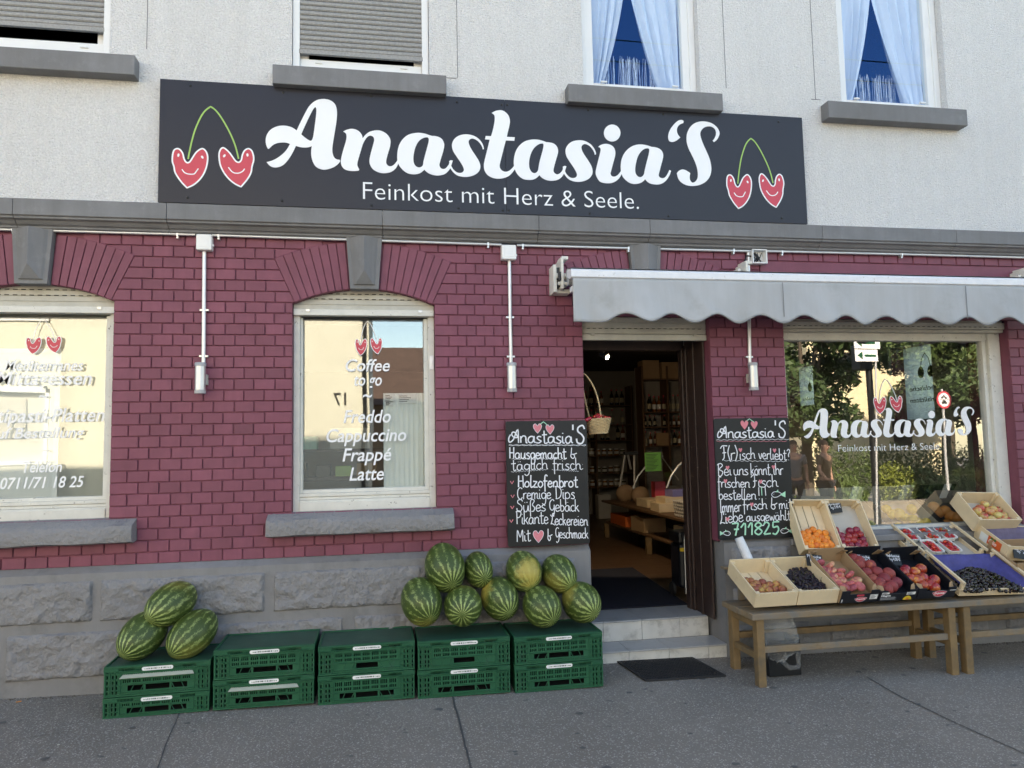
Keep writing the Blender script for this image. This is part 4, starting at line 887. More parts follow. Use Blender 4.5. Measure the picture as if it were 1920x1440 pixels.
mb.box(a.x, b.x, -.004, .0, a.z, b.z); mb.box(a.x, a.x+t_, -.06, -.0045, a.z, b.z); mb.box(b.x-t_, b.x, -.06, -.0045, a.z, b.z); mb.box(a.x+t_, b.x-t_, -.06, -.0045, a.z, a.z+t_); mb.box(a.x+t_, b.x-t_, -.06, -.0045, b.z-t_, b.z); mb.build('housing', m_pvc, ob, bevel=.002)
mb = MB(); r_ = random.Random(2)
for i in range(9): mb.tube([(a.x+.015+r_.random()*.08, -.012, a.z+.015+r_.random()*.02), (a.x+.02+r_.random()*.07, -.035, a.z+.05), (a.x+.015+r_.random()*.08, -.02, b.z-.02)], .0035, 5)
mb.build('wiring', m_black, ob)
mb = MB(); q = W(1396, 495, -.06); mb.tube([(a.x+.002, -.03, a.z+.06), (a.x-.04, -.035, a.z+.065), (q.x, -.05, q.z-.01), (q.x, -.06, q.z-.06)], .007, 6); mb.build('cable', m_black, ob, smooth=True)

# ------------------------------------------------------------------ awning
aw = thing('awning', 'closed grey canvas awning with white front bar and wavy valance', 'awning', (3, -.2, 2.6))
YA = -.34; al = W(1070, 519, YA); A0 = al.x; A1 = 5.5; zt = W(1400, 511, YA).z; zb = W(1400, 527, YA).z
mb = MB(); V = []
pr = [(YA, zb), (YA-.012, zb+.006), (YA-.014, zt-.012), (YA+.0, zt), (YA+.10, zt+.012), (YA+.12, zt-.03), (YA+.03, zb-.004)]
mb.add([(A0, y, z) for y, z in pr]+[(A1, y, z) for y, z in pr], [(i, (i+1) % 7, 7+(i+1) % 7, 7+i) for i in range(7)]+[tuple(range(7)), tuple(range(13, 6, -1))])
mb.build('front_bar', m_awnbar, aw, bevel=.003)
mb = MB(); mb.tube([(A0+.02, -.17, zt-.02), (A1, -.17, zt-.02)], .062, 16); mb.build('fabric_roll', m_awn, aw, smooth=True)
mb = MB(); mb.add([(A0+.02, -.17, zt+.042), (A1, -.17, zt+.042), (A1, YA+.02, zt+.014), (A0+.02, YA+.02, zt+.014)], [(0, 1, 2, 3)]); mb.build('fabric', m_awn, aw)
# valance
x0 = A0+.013; zv = zb-.001; per = .335; nx = int((A1-x0)/.016); nz = 12; V = []
def vbot(x):
    s = (x-x0)
    if s < .20: return 2.352
    return 2.352+.030*(1-math.cos(2*math.pi*(s-.20)/per))
for j in range(nz+1):
    t = j/nz
    for i in range(nx+1):
        x = x0+(A1-x0)*i/nx; z = zv+(vbot(x)-zv)*t
        V.append((x+.004*t*math.sin(x*3), YA-.004+t*(.022*noise.noise(Vector((x*3.1, z*2.0, 1)))+.010*noise.noise(Vector((x*9+z*7, z*3, 4)))+.012*math.sin(x*5.1+1)+.008*math.sin(x*13)+.010*math.sin(x*2.1))-.01*t, z))
mb = MB(); mb.add(V, [(j*(nx+1)+i, j*(nx+1)+i+1, (j+1)*(nx+1)+i+1, (j+1)*(nx+1)+i) for j in range(nz) for i in range(nx)])
o = mb.build('valance', m_awn, aw, smooth=True); md = o.modifiers.new('thick', 'SOLIDIFY'); md.thickness = .003
mb = MB(); e = V[-(nx+1):]; mb.tube([(p[0], p[1]-.002, p[2]+.002) for p in e], .0038, 5); mb.build('valance_piping', mat('grey_piping', (.20, .20, .20), .8), aw, smooth=True)
for px in (1466, 1808): sx_ = W(px, 560, YA).x; mb = MB(); mb.box(sx_-.003, sx_+.003, YA-.0215, YA-.02, 2.40, zb-.01); mb.build('valance_seam', MATS['grey_piping'], aw)
def arm_bracket(xc):
    mb = MB()
    mb.box(xc-.07, xc-.045, -.14, .0, 2.60, 2.80); mb.box(xc-.02, xc+.0, -.17, .0, 2.62, 2.84); mb.box(xc-.045, xc+.06, -.10, .0, 2.60, 2.63); mb.box(xc-.06, xc+.055, -.05, .0, 2.66, 2.76)
    mb.box(xc-.01, xc+.04, -.15, -.02, 2.835, 2.86); mb.tube([(xc-.05, -.12, 2.72), (xc+.06, -.12, 2.72)], .022, 10); mb.tube([(xc-.04, -.15, 2.66), (xc+.05, -.15, 2.66)], .014, 8)
    mb.build('wall_bracket', m_wornwhite, aw, bevel=.005)
    mb = MB(); mb.box(xc-.043, xc-.021, -.13, -.02, 2.64, 2.78); mb.tube([(xc-.03, -.158, 2.74), (xc-.03, -.165, 2.68)], .012, 8); mb.build('bracket_joint', m_black, aw)
arm_bracket(1.27); arm_bracket(2.68); arm_bracket(5.09)
mb = MB(); mb.box(1.30, 1.62, -.26, -.20, 2.58, 2.62); mb.box(4.6, 5.2, -.26, -.20, 2.56, 2.60); mb.build('folding_arm', m_awnbar, aw, bevel=.005)

# ------------------------------------------------------------------ handwriting
GL = {
'a': (1.12, [[(.88,.82),(.55,1),(.18,.78),(.1,.3),(.35,.0),(.7,.2),(.88,.95),(.88,.25),(1.1,.05)]]),
'b': (.95, [[(.14,2),(.12,.1)],[(.12,.65),(.45,1),(.8,.7),(.75,.2),(.4,0),(.12,.2)]]),
'c': (.85, [[(.75,.85),(.45,1),(.12,.7),(.12,.25),(.45,0),(.82,.2)]]),
'd': (1.0, [[(.8,2),(.8,0)],[(.8,.75),(.45,1),(.1,.65),(.15,.15),(.5,0),(.8,.3)]]),
'e': (.92, [[(.1,.48),(.78,.6),(.65,.95),(.35,1),(.1,.6),(.15,.2),(.45,0),(.9,.22)]]),
'f': (.7, [[(.72,1.85),(.45,2),(.3,1.5),(.25,-.7)],[(0,1),(.65,1.05)]]),
'g': (1.02, [[(.85,.82),(.5,1),(.15,.75),(.15,.3),(.45,.05),(.8,.3),(.88,.95),(.85,-.5),(.5,-.95),(.15,-.7)]]),
'h': (1.0, [[(.12,2),(.12,0)],[(.12,.6),(.45,1),(.75,.8),(.78,.15),(1.0,.05)]]),
'i': (.45, [[(.15,1),(.15,.15),(.4,.05)],[(.15,1.42),(.16,1.5)]]),
'j': (.45, [[(.15,1),(.15,.15),(.4,.05)]]),
'k': (.9, [[(.12,2),(.12,0)],[(.7,1),(.15,.45)],[(.3,.6),(.82,0)]]),
'l': (.5, [[(.2,2),(.15,.3),(.35,0),(.52,.15)]]),
'm': (1.42, [[(.1,1),(.1,0)],[(.1,.6),(.35,1),(.58,.85),(.6,0)],[(.6,.6),(.9,1),(1.12,.85),(1.14,.15),(1.38,.05)]]),
'n': (1.05, [[(.1,1),(.12,0)],[(.12,.6),(.45,1),(.8,.85),(.82,.15),(1.05,.05)]]),
'o': (.95, [[(.45,1),(.12,.7),(.12,.25),(.45,0),(.8,.3),(.75,.8),(.45,1)]]),
'p': (.95, [[(.12,1),(.12,-1)],[(.12,.75),(.45,1),(.8,.7),(.75,.2),(.4,0),(.12,.2)]]),
'r': (.72, [[(.12,1),(.12,0)],[(.12,.55),(.35,.95),(.7,.95)]]),
's': (.82, [[(.7,.9),(.4,1),(.15,.75),(.45,.5),(.7,.25),(.45,0),(.05,.08)]]),
't': (.78, [[(.35,1.8),(.33,.2),(.55,0),(.78,.12)],[(0,1.15),(.72,1.22)]]),
'u': (1.05, [[(.1,1),(.1,.3),(.35,0),(.7,.2),(.8,1),(.8,.2),(1.05,.05)]]),
'v': (.78, [[(.05,1),(.35,0),(.7,1)]]),
'w': (1.2, [[(.05,1),(.3,0),(.55,.8),(.85,0),(1.1,1)]]),
'z': (.9, [[(.1,.95),(.75,.95)],[(.75,.95),(.1,.05)],[(.1,.05),(.85,.05)]]),
'\u00df': (.95, [[(.12,-.8),(.12,1.5),(.45,1.95),(.75,1.6),(.4,1.05),(.8,.6),(.6,.05),(.3,.05)]]),
'&': (.98, [[(.2,2),(.15,1.0),(.12,.4),(.35,0),(.62,.3),(.5,.75),(.2,.8),(.55,.8),(.95,1.0)]]),
'A': (1.5, [[(.3,1.2),(.05,.75),(.0,.3),(.25,.08),(.7,.6),(1.2,2.0),(1.3,.0)],[(1.3,.85),(.8,.75),(.45,1.1),(.5,1.55),(.85,1.5),(1.25,.9)]]),
'B': (1.05, [[(.2,1.95),(.18,0)],[(0,1.75),(.5,2),(.85,1.6),(.3,1.05),(.9,.6),(.6,0),(.15,.05)]]),
'C': (1.1, [[(1,1.7),(.6,1.95),(.15,1.4),(.15,.5),(.6,0),(1.05,.3)]]),
'D': (1.2, [[(.2,1.95),(.2,0)],[(0,1.9),(.6,1.9),(1.05,1.3),(.95,.4),(.5,0),(.1,.05)]]),
'F': (1.05, [[(0,1.6),(.3,1.95),(1.05,1.95)],[(.55,1.9),(.5,.4),(.2,.0)],[(.3,1.0),(.85,1.05)]]),
'G': (1.1, [[(.95,1.7),(.6,1.95),(.15,1.5),(.15,.6),(.5,.2),(.9,.6),(.95,1.1),(.9,-.3),(.5,-.8),(.2,-.6)]]),
'H': (1.1, [[(.15,1.95),(.12,0)],[(.9,1.95),(.9,0)],[(.12,1),(.9,1.05)]]),
'I': (.4, [[(.15,1.95),(.12,0)]]),
'L': (1.0, [[(.75,1.4),(.8,1.9),(.5,1.8),(.4,.8),(.1,.05),(.35,.25),(1.0,0)]]),
'M': (1.3, [[(.12,0),(.2,1.9),(.65,.7),(1.1,1.9),(1.15,0)]]),
'N': (1.1, [[(.12,0),(.15,1.9)],[(.15,1.9),(.85,0)],[(.85,0),(.9,1.9)]]),
'P': (1.05, [[(.2,1.95),(.18,0)],[(0,1.85),(.6,2),(1,1.6),(.7,1.05),(.2,1)]]),
'S': (1.1, [[(1,1.6),(.75,1.95),(.3,1.8),(.25,1.35),(.7,1),(.9,.5),(.6,.02),(.15,.15),(.1,.55)]]),
"'": (.4, [[(.15,2.1),(.12,1.5)]]), '(': (.45, [[(.4,2.1),(.1,1),(.4,-.2)]]), ')': (.45, [[(.05,2.1),(.35,1),(.05,-.2)]]),
'?': (.75, [[(.05,1.6),(.35,1.95),(.65,1.6),(.35,1),(.35,.6)],[(.35,.05),(.36,.12)]]), '!': (.42, [[(.12,1.95),(.13,.6)],[(.13,.05),(.14,.12)]]),
':': (.4, [[(.15,.1),(.16,.18)],[(.15,.85),(.16,.93)]]), '.': (.3, [[(.1,.05),(.11,.1)]]), ',': (.3, [[(.15,.1),(.08,-.25)]]), ' ': (.6, []),
'0': (1.0, [[(.5,1.95),(.12,1.2),(.2,.3),(.5,0),(.85,.5),(.85,1.4),(.5,1.95)]]), '1': (.85, [[(.1,1.2),(.6,1.95),(.58,0)]]),
'2': (1.05, [[(.1,1.5),(.45,1.95),(.8,1.5),(.1,.05)],[(.1,.05),(.92,.08)]]), '4': (1, [[(.5,1.9),(.1,.7),(.9,.75)],[(.7,1.2),(.65,0)]]),
'5': (1.05, [[(.95,1.95),(.25,1.92)],[(.25,1.92),(.2,1.1),(.7,1.2),(.85,.6),(.5,0),(.1,.15)]]), '9': (1, [[(.8,1.5),(.45,1.95),(.15,1.5),(.45,1.1),(.82,1.5),(.6,0)]]),
'7': (1.05, [[(.1,1.9),(.9,1.95)],[(.9,1.95),(.5,0)],[(.35,1),(.9,1)]]), '8': (1.05, [[(.5,1.05),(.15,1.5),(.5,1.95),(.85,1.5),(.5,1.05),(.1,.5),(.5,0),(.9,.5),(.5,1.05)]]),
'\u20ac': (1.1, [[(1,1.7),(.65,1.95),(.25,1.2),(.3,.4),(.65,0),(1,.25)],[(0,1.2),(.8,1.2)],[(0,.8),(.75,.8)]])}
for u, b_ in (('\u00e4', 'a'), ('\u00f6', 'o'), ('\u00fc', 'u')): GL[u] = (GL[b_][0], GL[b_][1]+[[(.28,1.4),(.29,1.48)],[(.62,1.42),(.63,1.5)]])
def strokes(body):
    x = 0; out = []
    for ch in body:
        adv, st = GL[ch]; out += [[(p[0]+x, p[1]) for p in s_] for s_ in st]; x += adv
    return out, x
def write(mb, body, fn, m=0, jit=.05, seed=1, r=.0035, fl=.3, n=6):
    """fn maps text units (u 0..1 along the line, v in x-heights) to 3D, plus the plane normal direction handled by flat tubes"""
    st, wd = strokes(body); rr = random.Random(seed)
    for s_ in st:
        s_ = [(p[0]+rr.uniform(-jit, jit), p[1]+rr.uniform(-jit, jit)) for p in s_]
        pts = cr(s_, False, 4) if len(s_) > 2 else [Vector(s_[0]), Vector(s_[1])]
        fn(mb, [(p[0]/wd, p[1]) for p in pts], m, r)
def wall_line(px0, py0, px1, py1, xh, y):
    a, b = W(px0, py0, y), W(px1, py1, y)
    def fn(mb, pts, m, r): flat_tube(mb, [(a.x+(b.x-a.x)*p[0], a.z+(b.z-a.z)*p[0]+p[1]*xh) for p in pts], y, r, m)
    return fn
def heart_mark(mb, px, py, sx, y, m, outline=None):
    q = W(px, py, y); s = sx
    pts = [(q.x+s*p[0], q.z+s*p[1]) for p in cr([(0,-.62,1),(-.35,-.2),(-.52,.2),(-.42,.48),(-.2,.52),(0,.25,1),(.2,.52),(.42,.48),(.52,.2),(.35,-.2)], True, 3)]
    v, f = fill2d([pts], .0012); mb.add(facing(v, y), f, m)
    if outline is not None: flat_tube(mb, pts, y-.001, .0016, outline, closed=True)
def wavy(mb, px0, py0, px1, py1, y, m, r=.0018, n=40, amp=.0035, seed=0):
    a, b = W(px0, py0, y), W(px1, py1, y)
    flat_tube(mb, [(a.x+(b.x-a.x)*i/n, a.z+(b.z-a.z)*i/n+amp*math.sin(i*1.9+seed)) for i in range(n+1)], y, r, m)
YC = -.0665
def chalkboard(label, c):
    t = thing('chalkboard', label, 'chalkboard', ((c[0]+c[1])/2, -.05, c[2]))
    v, f = fill2d([[(c[0]+p[0], c[2]+p[1]) for p in rrect(c[1]-c[0], c[3]-c[2], .014)]], .006); mb = MB(); mb.add(facing(v, YC+.0068), f); mb.build('board', m_chalk, t, bevel=.002)
    return t
def rrect(w_, h_, r, n=4):
    o = []
    for cx, cy, a0 in ((w_-r, r, -90), (w_-r, h_-r, 0), (r, h_-r, 90), (r, r, 180)):
        for i in range(n+1): a = R(a0+90*i/n); o.append((cx+r*math.cos(a), cy+r*math.sin(a)))
    return o
a, b, d, e = W(949.5, 1026, YC), W(1105, 1024, YC), W(951, 790, YC), W(1101, 790, YC)
cb = chalkboard('chalkboard left of the door listing bread, dips and pastries', ((a.x+d.x)/2, (b.x+e.x)/2, a.z, d.z)); mb = MB(); y = YC
def Lz(x, yy): return (940+x/5.76, 780+yy/5.76)
def wl(mb, body, x0, y0, x1, y1, xh, m=0, seed=1, r=.0036, jit=.04):
    p, q = Lz(x0, y0), Lz(x1, y1); write(mb, body, wall_line(*p, *q, xh, y), m, jit, seed, r)
wl(mb, 'Anastasia', 80, 290, 775, 295, .048, seed=3, r=.0052); wl(mb, "'S", 765, 300, 915, 300, .066, seed=4, r=.0065)
wl(mb, 'Hausgemacht', 85, 460, 705, 462, .040, seed=5, r=.0045); wl(mb, '&', 745, 460, 820, 460, .038, seed=6)
wl(mb, 't\u00e4glich', 110, 590, 505, 572, .041, seed=7); wl(mb, 'frisch:', 555, 580, 895, 580, .042, seed=8)
wl(mb, 'Holzofenbrot', 180, 770, 830, 768, .042, seed=9, r=.0048); wl(mb, 'Cremige', 170, 900, 540, 893, .042, seed=10); wl(mb, 'Dips', 580, 893, 800, 893, .044, seed=11)
wl(mb, 'S\u00fc\u00dfes', 165, 1035, 485, 1028, .044, seed=12); wl(mb, 'Geb\u00e4ck', 520, 1030, 845, 1030, .042, seed=13)
wl(mb, 'Pikante', 160, 1170, 510, 1162, .046, seed=14); wl(mb, 'Leckereien', 530, 1175, 938, 1185, .042, seed=15)
wl(mb, 'Mit', 165, 1360, 320, 1348, .042, seed=16); wl(mb, '&', 495, 1345, 555, 1345, .040, seed=17); wl(mb, 'Geschmack', 585, 1318, 940, 1322, .038, seed=18, r=.0032)
for x0, y0, x1, y1 in ((80, 312, 915, 318), (110, 465, 700, 466), (105, 605, 490, 578), (545, 580, 835, 597)):
    p, q = Lz(x0, y0), Lz(x1, y1); wavy(mb, *p, *q, y, 0, .0012 if y0 > 400 else .0016)
p, q = Lz(80, 318), Lz(915, 312); wavy(mb, *p, *q, y, 0, .0014, seed=2)
for hx, hy in ((390, 132), (525, 142)): p = Lz(hx, hy); heart_mark(mb, *p, .058, y-.0006, 1, 0)
p = Lz(400, 1298); heart_mark(mb, *p, .072, y-.0006, 1, 0)
for hx, hy in ((115, 715), (122, 865), (118, 985), (108, 1132)):
    p = Lz(hx-18, hy-12), Lz(hx, hy+18), Lz(hx+18, hy-14); flat_tube(mb, [(W(*k, y).x, W(*k, y).z) for k in p], y, .0038, 1)
p = [W(*Lz(*k), y) for k in ((400, 105), (455, 62), (515, 115))]; flat_tube(mb, [(k.x, k.z) for k in p], y-.001, .0035, 2)
mb.build('chalk_writing', [m_chalkw, m_pink, m_mint], cb)

a, b, d, e = W(1346, 1013, YC), W(1487, 1008, YC), W(1340, 785, YC), W(1481, 784, YC)
cb = chalkboard('chalkboard right of the door offering fresh fish to order', ((a.x+d.x)/2, (b.x+e.x)/2, a.z, d.z)); mb = MB()
def Lz(x, yy): return (1330+x/6, 780+yy/6)
wl(mb, 'Anastasia', 95, 250, 735, 240, .044, seed=3, r=.005); wl(mb, "'S", 740, 248, 875, 245, .064, seed=4, r=.006)
wl(mb, 'F(r)', 130, 495, 325, 495, .052, seed=5, r=.004); wl(mb, 'jsch', 340, 492, 520, 480, .042, seed=6); wl(mb, 'verljebt?', 555, 480, 915, 500, .042, seed=7)
wl(mb, 'Bej', 95, 675, 255, 668, .046, seed=8); wl(mb, 'uns', 275, 665, 440, 662, .042, seed=9); wl(mb, 'k\u00f6nnt', 465, 665, 690, 660, .044, seed=10); wl(mb, 'jhr', 720, 662, 835, 660, .044, seed=11)
wl(mb, 'frjschen', 95, 805, 460, 805, .040, seed=12); wl(mb, 'Fjsch', 475, 805, 775, 795, .046, seed=13)
wl(mb, 'bestellen', 105, 940, 530, 940, .040, seed=14); wl(mb, '!', 550, 938, 580, 938, .046, seed=15); wl(mb, '!', 585, 938, 615, 938, .048, 2, seed=16); wl(mb, '!', 625, 936, 655, 936, .046, seed=17)
wl(mb, 'Immer', 125, 1088, 360, 1075, .046, seed=18); wl(mb, 'frjsch', 380, 1062, 655, 1045, .040, seed=19); wl(mb, '&', 690, 1055, 770, 1045, .044, seed=20); wl(mb, 'mit', 785, 1048, 935, 1040, .040, seed=21)
wl(mb, 'Liebe', 115, 1218, 385, 1185, .046, seed=22); wl(mb, 'ausgew\u00e4hlt.', 415, 1185, 935, 1170, .038, seed=23)
wl(mb, '711825', 250, 1350, 800, 1325, .046, 2, seed=24, r=.0066)
for i, (x0, y0, x1, y1, m) in enumerate(((78, 270, 895, 262, 0), (80, 285, 870, 285, 1), (165, 502, 870, 512, 0))): wavy(mb, *Lz(x0, y0), *Lz(x1, y1), y, m, .0014, seed=i)
for hx, hy, s_ in ((395, 98, .058), (505, 100, .052)): heart_mark(mb, *Lz(hx, hy), s_, y-.0006, 1)
for hx, hy in ((350, 383), (733, 388), (205, 582), (722, 575), (182, 733), (577, 738), (477, 996), (205, 1160)): heart_mark(mb, *Lz(hx, hy), .026, y-.0006, 1)
p = [W(*Lz(*k), y) for k in ((400, 70), (450, 32), (505, 72))]; flat_tube(mb, [(k.x, k.z) for k in p], y-.001, .0035, 2)
def fish(x, yy, s, d):
    P = lambda u, v: (lambda q: (q.x, q.z))(W(*Lz(x+d*u*s, yy+v*s), y))
    flat_tube(mb, [P(*k) for k in cr([(60,-10),(20,-32),(-30,-30),(-55,0),(-30,28),(10,25),(45,5),(70,-8)], False, 3)], y, .0026, 0)
    v, f = fill2d([[P(*k) for k in ((40,0),(100,-38),(100,30))]], .0008); mb.add(facing(v, y), f, 2)
    v, f = fill2d([[P(*k) for k in ((-10,-28),(18,-58),(22,-28))]], .0008); mb.add(facing(v, y), f, 2)
    flat_tube(mb, [P(-30,-6), P(-28,-4)], y, .004, 0)
fish(755, 885, 1, 1); fish(195, 1322, .75, -1); fish(850, 1295, .85, 1)
mb.build('chalk_writing', [m_chalkw, m_pink, m_mint], cb)
# ================================================================== green crates
def cut_panel(mb, w_, h_, holes, fn, m=0):
    """flat w_ x h_ panel with rectangular holes; fn maps (u,v) to 3D"""
    us = sorted({0, w_, *[q for h in holes for q in h[:2]]}); vs = sorted({0, h_, *[q for h in holes for q in h[2:]]})
    idx = {}; 
    def vi(u, v):
        if (u, v) not in idx: idx[(u, v)] = len(mb.v); mb.v.append(tuple(fn(u, v)))
        return idx[(u, v)]
    for i in range(len(us)-1):
        for j in range(len(vs)-1):
            cu, cv = (us[i]+us[i+1])/2, (vs[j]+vs[j+1])/2
            if any(h[0] < cu < h[1] and h[2] < cv < h[3] for h in holes): continue
            mb.f.append((vi(us[i], vs[j]), vi(us[i+1], vs[j]), vi(us[i+1], vs[j+1]), vi(us[i], vs[j+1]))); mb.m.append(m)
CW, CD = .575, .385
def make_crate(h, style):
    """foldable green crate turned upside down, so its slotted base is the lid; local origin at its base centre front"""
    t = thing('plastic_crate', 'green crate', 'crate', group='green plastic crates along the wall')
    w_ = CW
    mb = MB(); holes = []
    big = (.028, .058) if h > .12 else (.022, .05)
    x = .125
    for i, wd in enumerate((.085, .13, .085)):
        if style == 1 and i != 1: x += wd+.012; continue
        holes.append((x, x+wd, big[0], big[1])); x += wd+.012
    rows = [(.074, .090), (.100, .124), (.134, .150)] if h > .12 else [(.062, .076)]
    for r0, r1 in rows:
        for g in range(7):
            for k in range(4):
                u = .10+g*.054+k*.0112; holes.append((u, u+.0062, r0, r1))
    zt = h-.016
    for k in range(24):
        u = .08+k*.0075
        if k < 11: holes.append((u, u+.0042, zt-.010, zt+.004)); holes.append((w_-u-.0042, w_-u, zt-.010, zt+.004))
    for cx0 in (.012, .042, .062, w_-.016, w_-.046, w_-.066):
        for z0 in ([.014, .038, .068, .100, .134] if h > .12 else [.014, .038, .064]): holes.append((cx0, cx0+.008, z0, z0+.018))
    cut_panel(mb, w_, h-.002, holes, lambda u, v: (u-w_/2, 0, v))
    fr = mb.build('front_panel', m_green, t, local=True); md = fr.modifiers.new('thick', 'SOLIDIFY'); md.thickness = .004; md.offset = 1
    mb = MB()
    for (x, y0, y1) in ((-w_/2, 0, CD), (w_/2-.004, 0, CD)): mb = MB(); mb.box(x, x+.004, y0+.0045, y1-.0045, 0, h-.003); mb.build('side_panel', m_green, t, local=True)
    mb = MB(); mb.box(-w_/2, w_/2, CD-.004, CD, 0, h-.003); mb.build('back_panel', m_green, t, local=True)
    mb = MB(); mb.box(-w_/2+.0045, w_/2-.0045, .02, CD-.02, .012, .016); mb.build('inner_floor', m_dark, t, local=True)
    # ribs in front of the panel
    mb = MB()
    def bar(x0, x1, z0, z1, d=.011): mb.box(x0-w_/2, x1-w_/2, -d, -.0003, z0, z1)
    bar(0, w_, .0, .008); bar(.0, .009, .008, h-.03); bar(w_-.009, w_, .008, h-.03); bar(.085, .089, .012, h-.032, .010); bar(w_-.089, w_-.085, .012, h-.032, .010); bar(.030, .033, .012, h-.032, .010); bar(.058, .060, .012, h-.032, .010); bar(w_-.033, w_-.030, .012, h-.032, .010); bar(w_-.060, w_-.058, .012, h-.032, .010)
    for z in ((.03, .062, .095, .13) if h > .12 else (.03, .06)):
        bar(.009, .085, z, z+.003, .010); bar(w_-.085, w_-.009, z, z+.003, .010)
    bar(.089, w_-.089, .018, .021, .010); bar(.089, w_-.089, .062 if h > .12 else .054, .065 if h > .12 else .057, .010)
    for xa, xb in ((.215, .185), (.16, .135), (.36, .39), (.415, .44)):
        p0, p1 = Vector((xa-w_/2, -.004, .063)), Vector((xb-w_/2, -.004, .006)); mb.tube([p0, p1], .0028, 4)
    if style == 2:
        lb_ = MB(); lb_.add([(.085-w_/2, -.022, h-.066), (w_-.085-w_/2, -.022, h-.066), (w_-.10-w_/2, -.0005, h-.050), (.10-w_/2, -.0005, h-.050)], [(0, 1, 2, 3)]); md = lb_.build('ledge', mat('dusty_ledge', (.36, .38, .31), .7), t, local=True).modifiers.new('t', 'SOLIDIFY'); md.thickness = .003
    mb.build('rib', m_green, t, local=True, bevel=.0012)
    mb = MB()          # rim and lid
    mb.box(-w_/2-.003, w_/2+.003, -.010, -.0005, h-.030, h-.026); mb.box(-w_/2-.003, w_/2+.003, -.010, .004, h-.008, h-.001); mb.box(-w_/2-.003, -w_/2+.075, -.009, -.0005, h-.0255, h-.0085); mb.box(w_/2-.075, w_/2+.003, -.009, -.0005, h-.0255, h-.0085)
    mb.box(-w_/2-.003, -w_/2+.009, .0045, CD, h-.010, h+.003); mb.box(w_/2-.009, w_/2+.003, .0045, CD, h-.010, h+.003); mb.box(-w_/2+.0095, w_/2-.0095, CD-.014, CD+.002, h-.010, h+.003); mb.box(-w_/2+.0095, w_/2-.0095, .0045, .012, h-.010, h+.001)
    mb.build('rim', m_green, t, local=True, bevel=.0015)
    mb = MB(); mb.box(-w_/2+.0095, w_/2-.0095, .0125, CD-.0145, h-.012, h-.004); mb.build('base_panel', mat('dusty_green_plastic', (.014, .066, .042), .5, .25, 9, .1, 40, col2=(.05, .085, .07), c2s=8, c2lo=.6, c2hi=.8) if 'dusty_green_plastic' not in MATS else MATS['dusty_green_plastic'], t, local=True)
    v, f = fill2d([[(p[0]-.085, p[1]) for p in rrect(.17, .021, .0095)]], .0008); mb = MB(); mb.add(facing(v, -.0112, 0, h-.031), f); lb = mb.build('label_strip', m_glabel, t, local=True)
    mb = MB(); rl = random.Random(int(h*1000)+style); x = -.07
    while x < .072:
        wd = rl.choice((.0012, .002, .003, .005)); mb.box(x, x+wd, -.0125, -.0121, h-.0245, h-.0165 if abs(x) < .05 else h-.019); x += wd+rl.choice((.0015, .002, .0045))
    o = mb.build('barcode', m_ink, t, local=True); o.parent = lb
    return t
proto = [make_crate(.168, 0), make_crate(.168, 1), make_crate(.168, 2), make_crate(.115, 0)]
YCR = -.455
cxs = [(196, 395), (399, 591), (595, 778), (781, 956), (961, 1131)]
used = [False]*4
def place_crate(k, loc, rz, lab):
    if not used[k]: o = proto[k]; used[k] = True
    else: o = dup(proto[k])
    o.location = loc; o.rotation_euler = (0, 0, rz); o['label'] = lab; return o
STK = []
where = ['leftmost stack, under three watermelons', 'second stack from the left, bare on top', 'middle stack, bare on top', 'stack under the row of five watermelons', 'stack next to the door steps']
for i, (a, b) in enumerate(cxs):
    xc = (W(a, 1200, YCR).x+W(b, 1200, YCR).x)/2
    low = 3 if i == 0 else (2 if i == 1 else 0); up = 2 if i == 0 else (0 if i in (1, 4) else 1)
    zb = GZ(xc, YCR)+.004 if i else GZ(xc, YCR)+.002
    zl = .115 if low == 3 else .168
    if i == 1: zb += .008
    rz = R((1.2, -.4, .3, -.5, .4)[i])
    place_crate(low, (xc, YCR, zb), rz, 'lower green crate of the '+where[i]); place_crate(up, (xc+.002, YCR+.002, zb+zl+.004), rz+R(.5), 'upper green crate of the '+where[i])
    STK.append((xc, zb+zl+.004+.168))

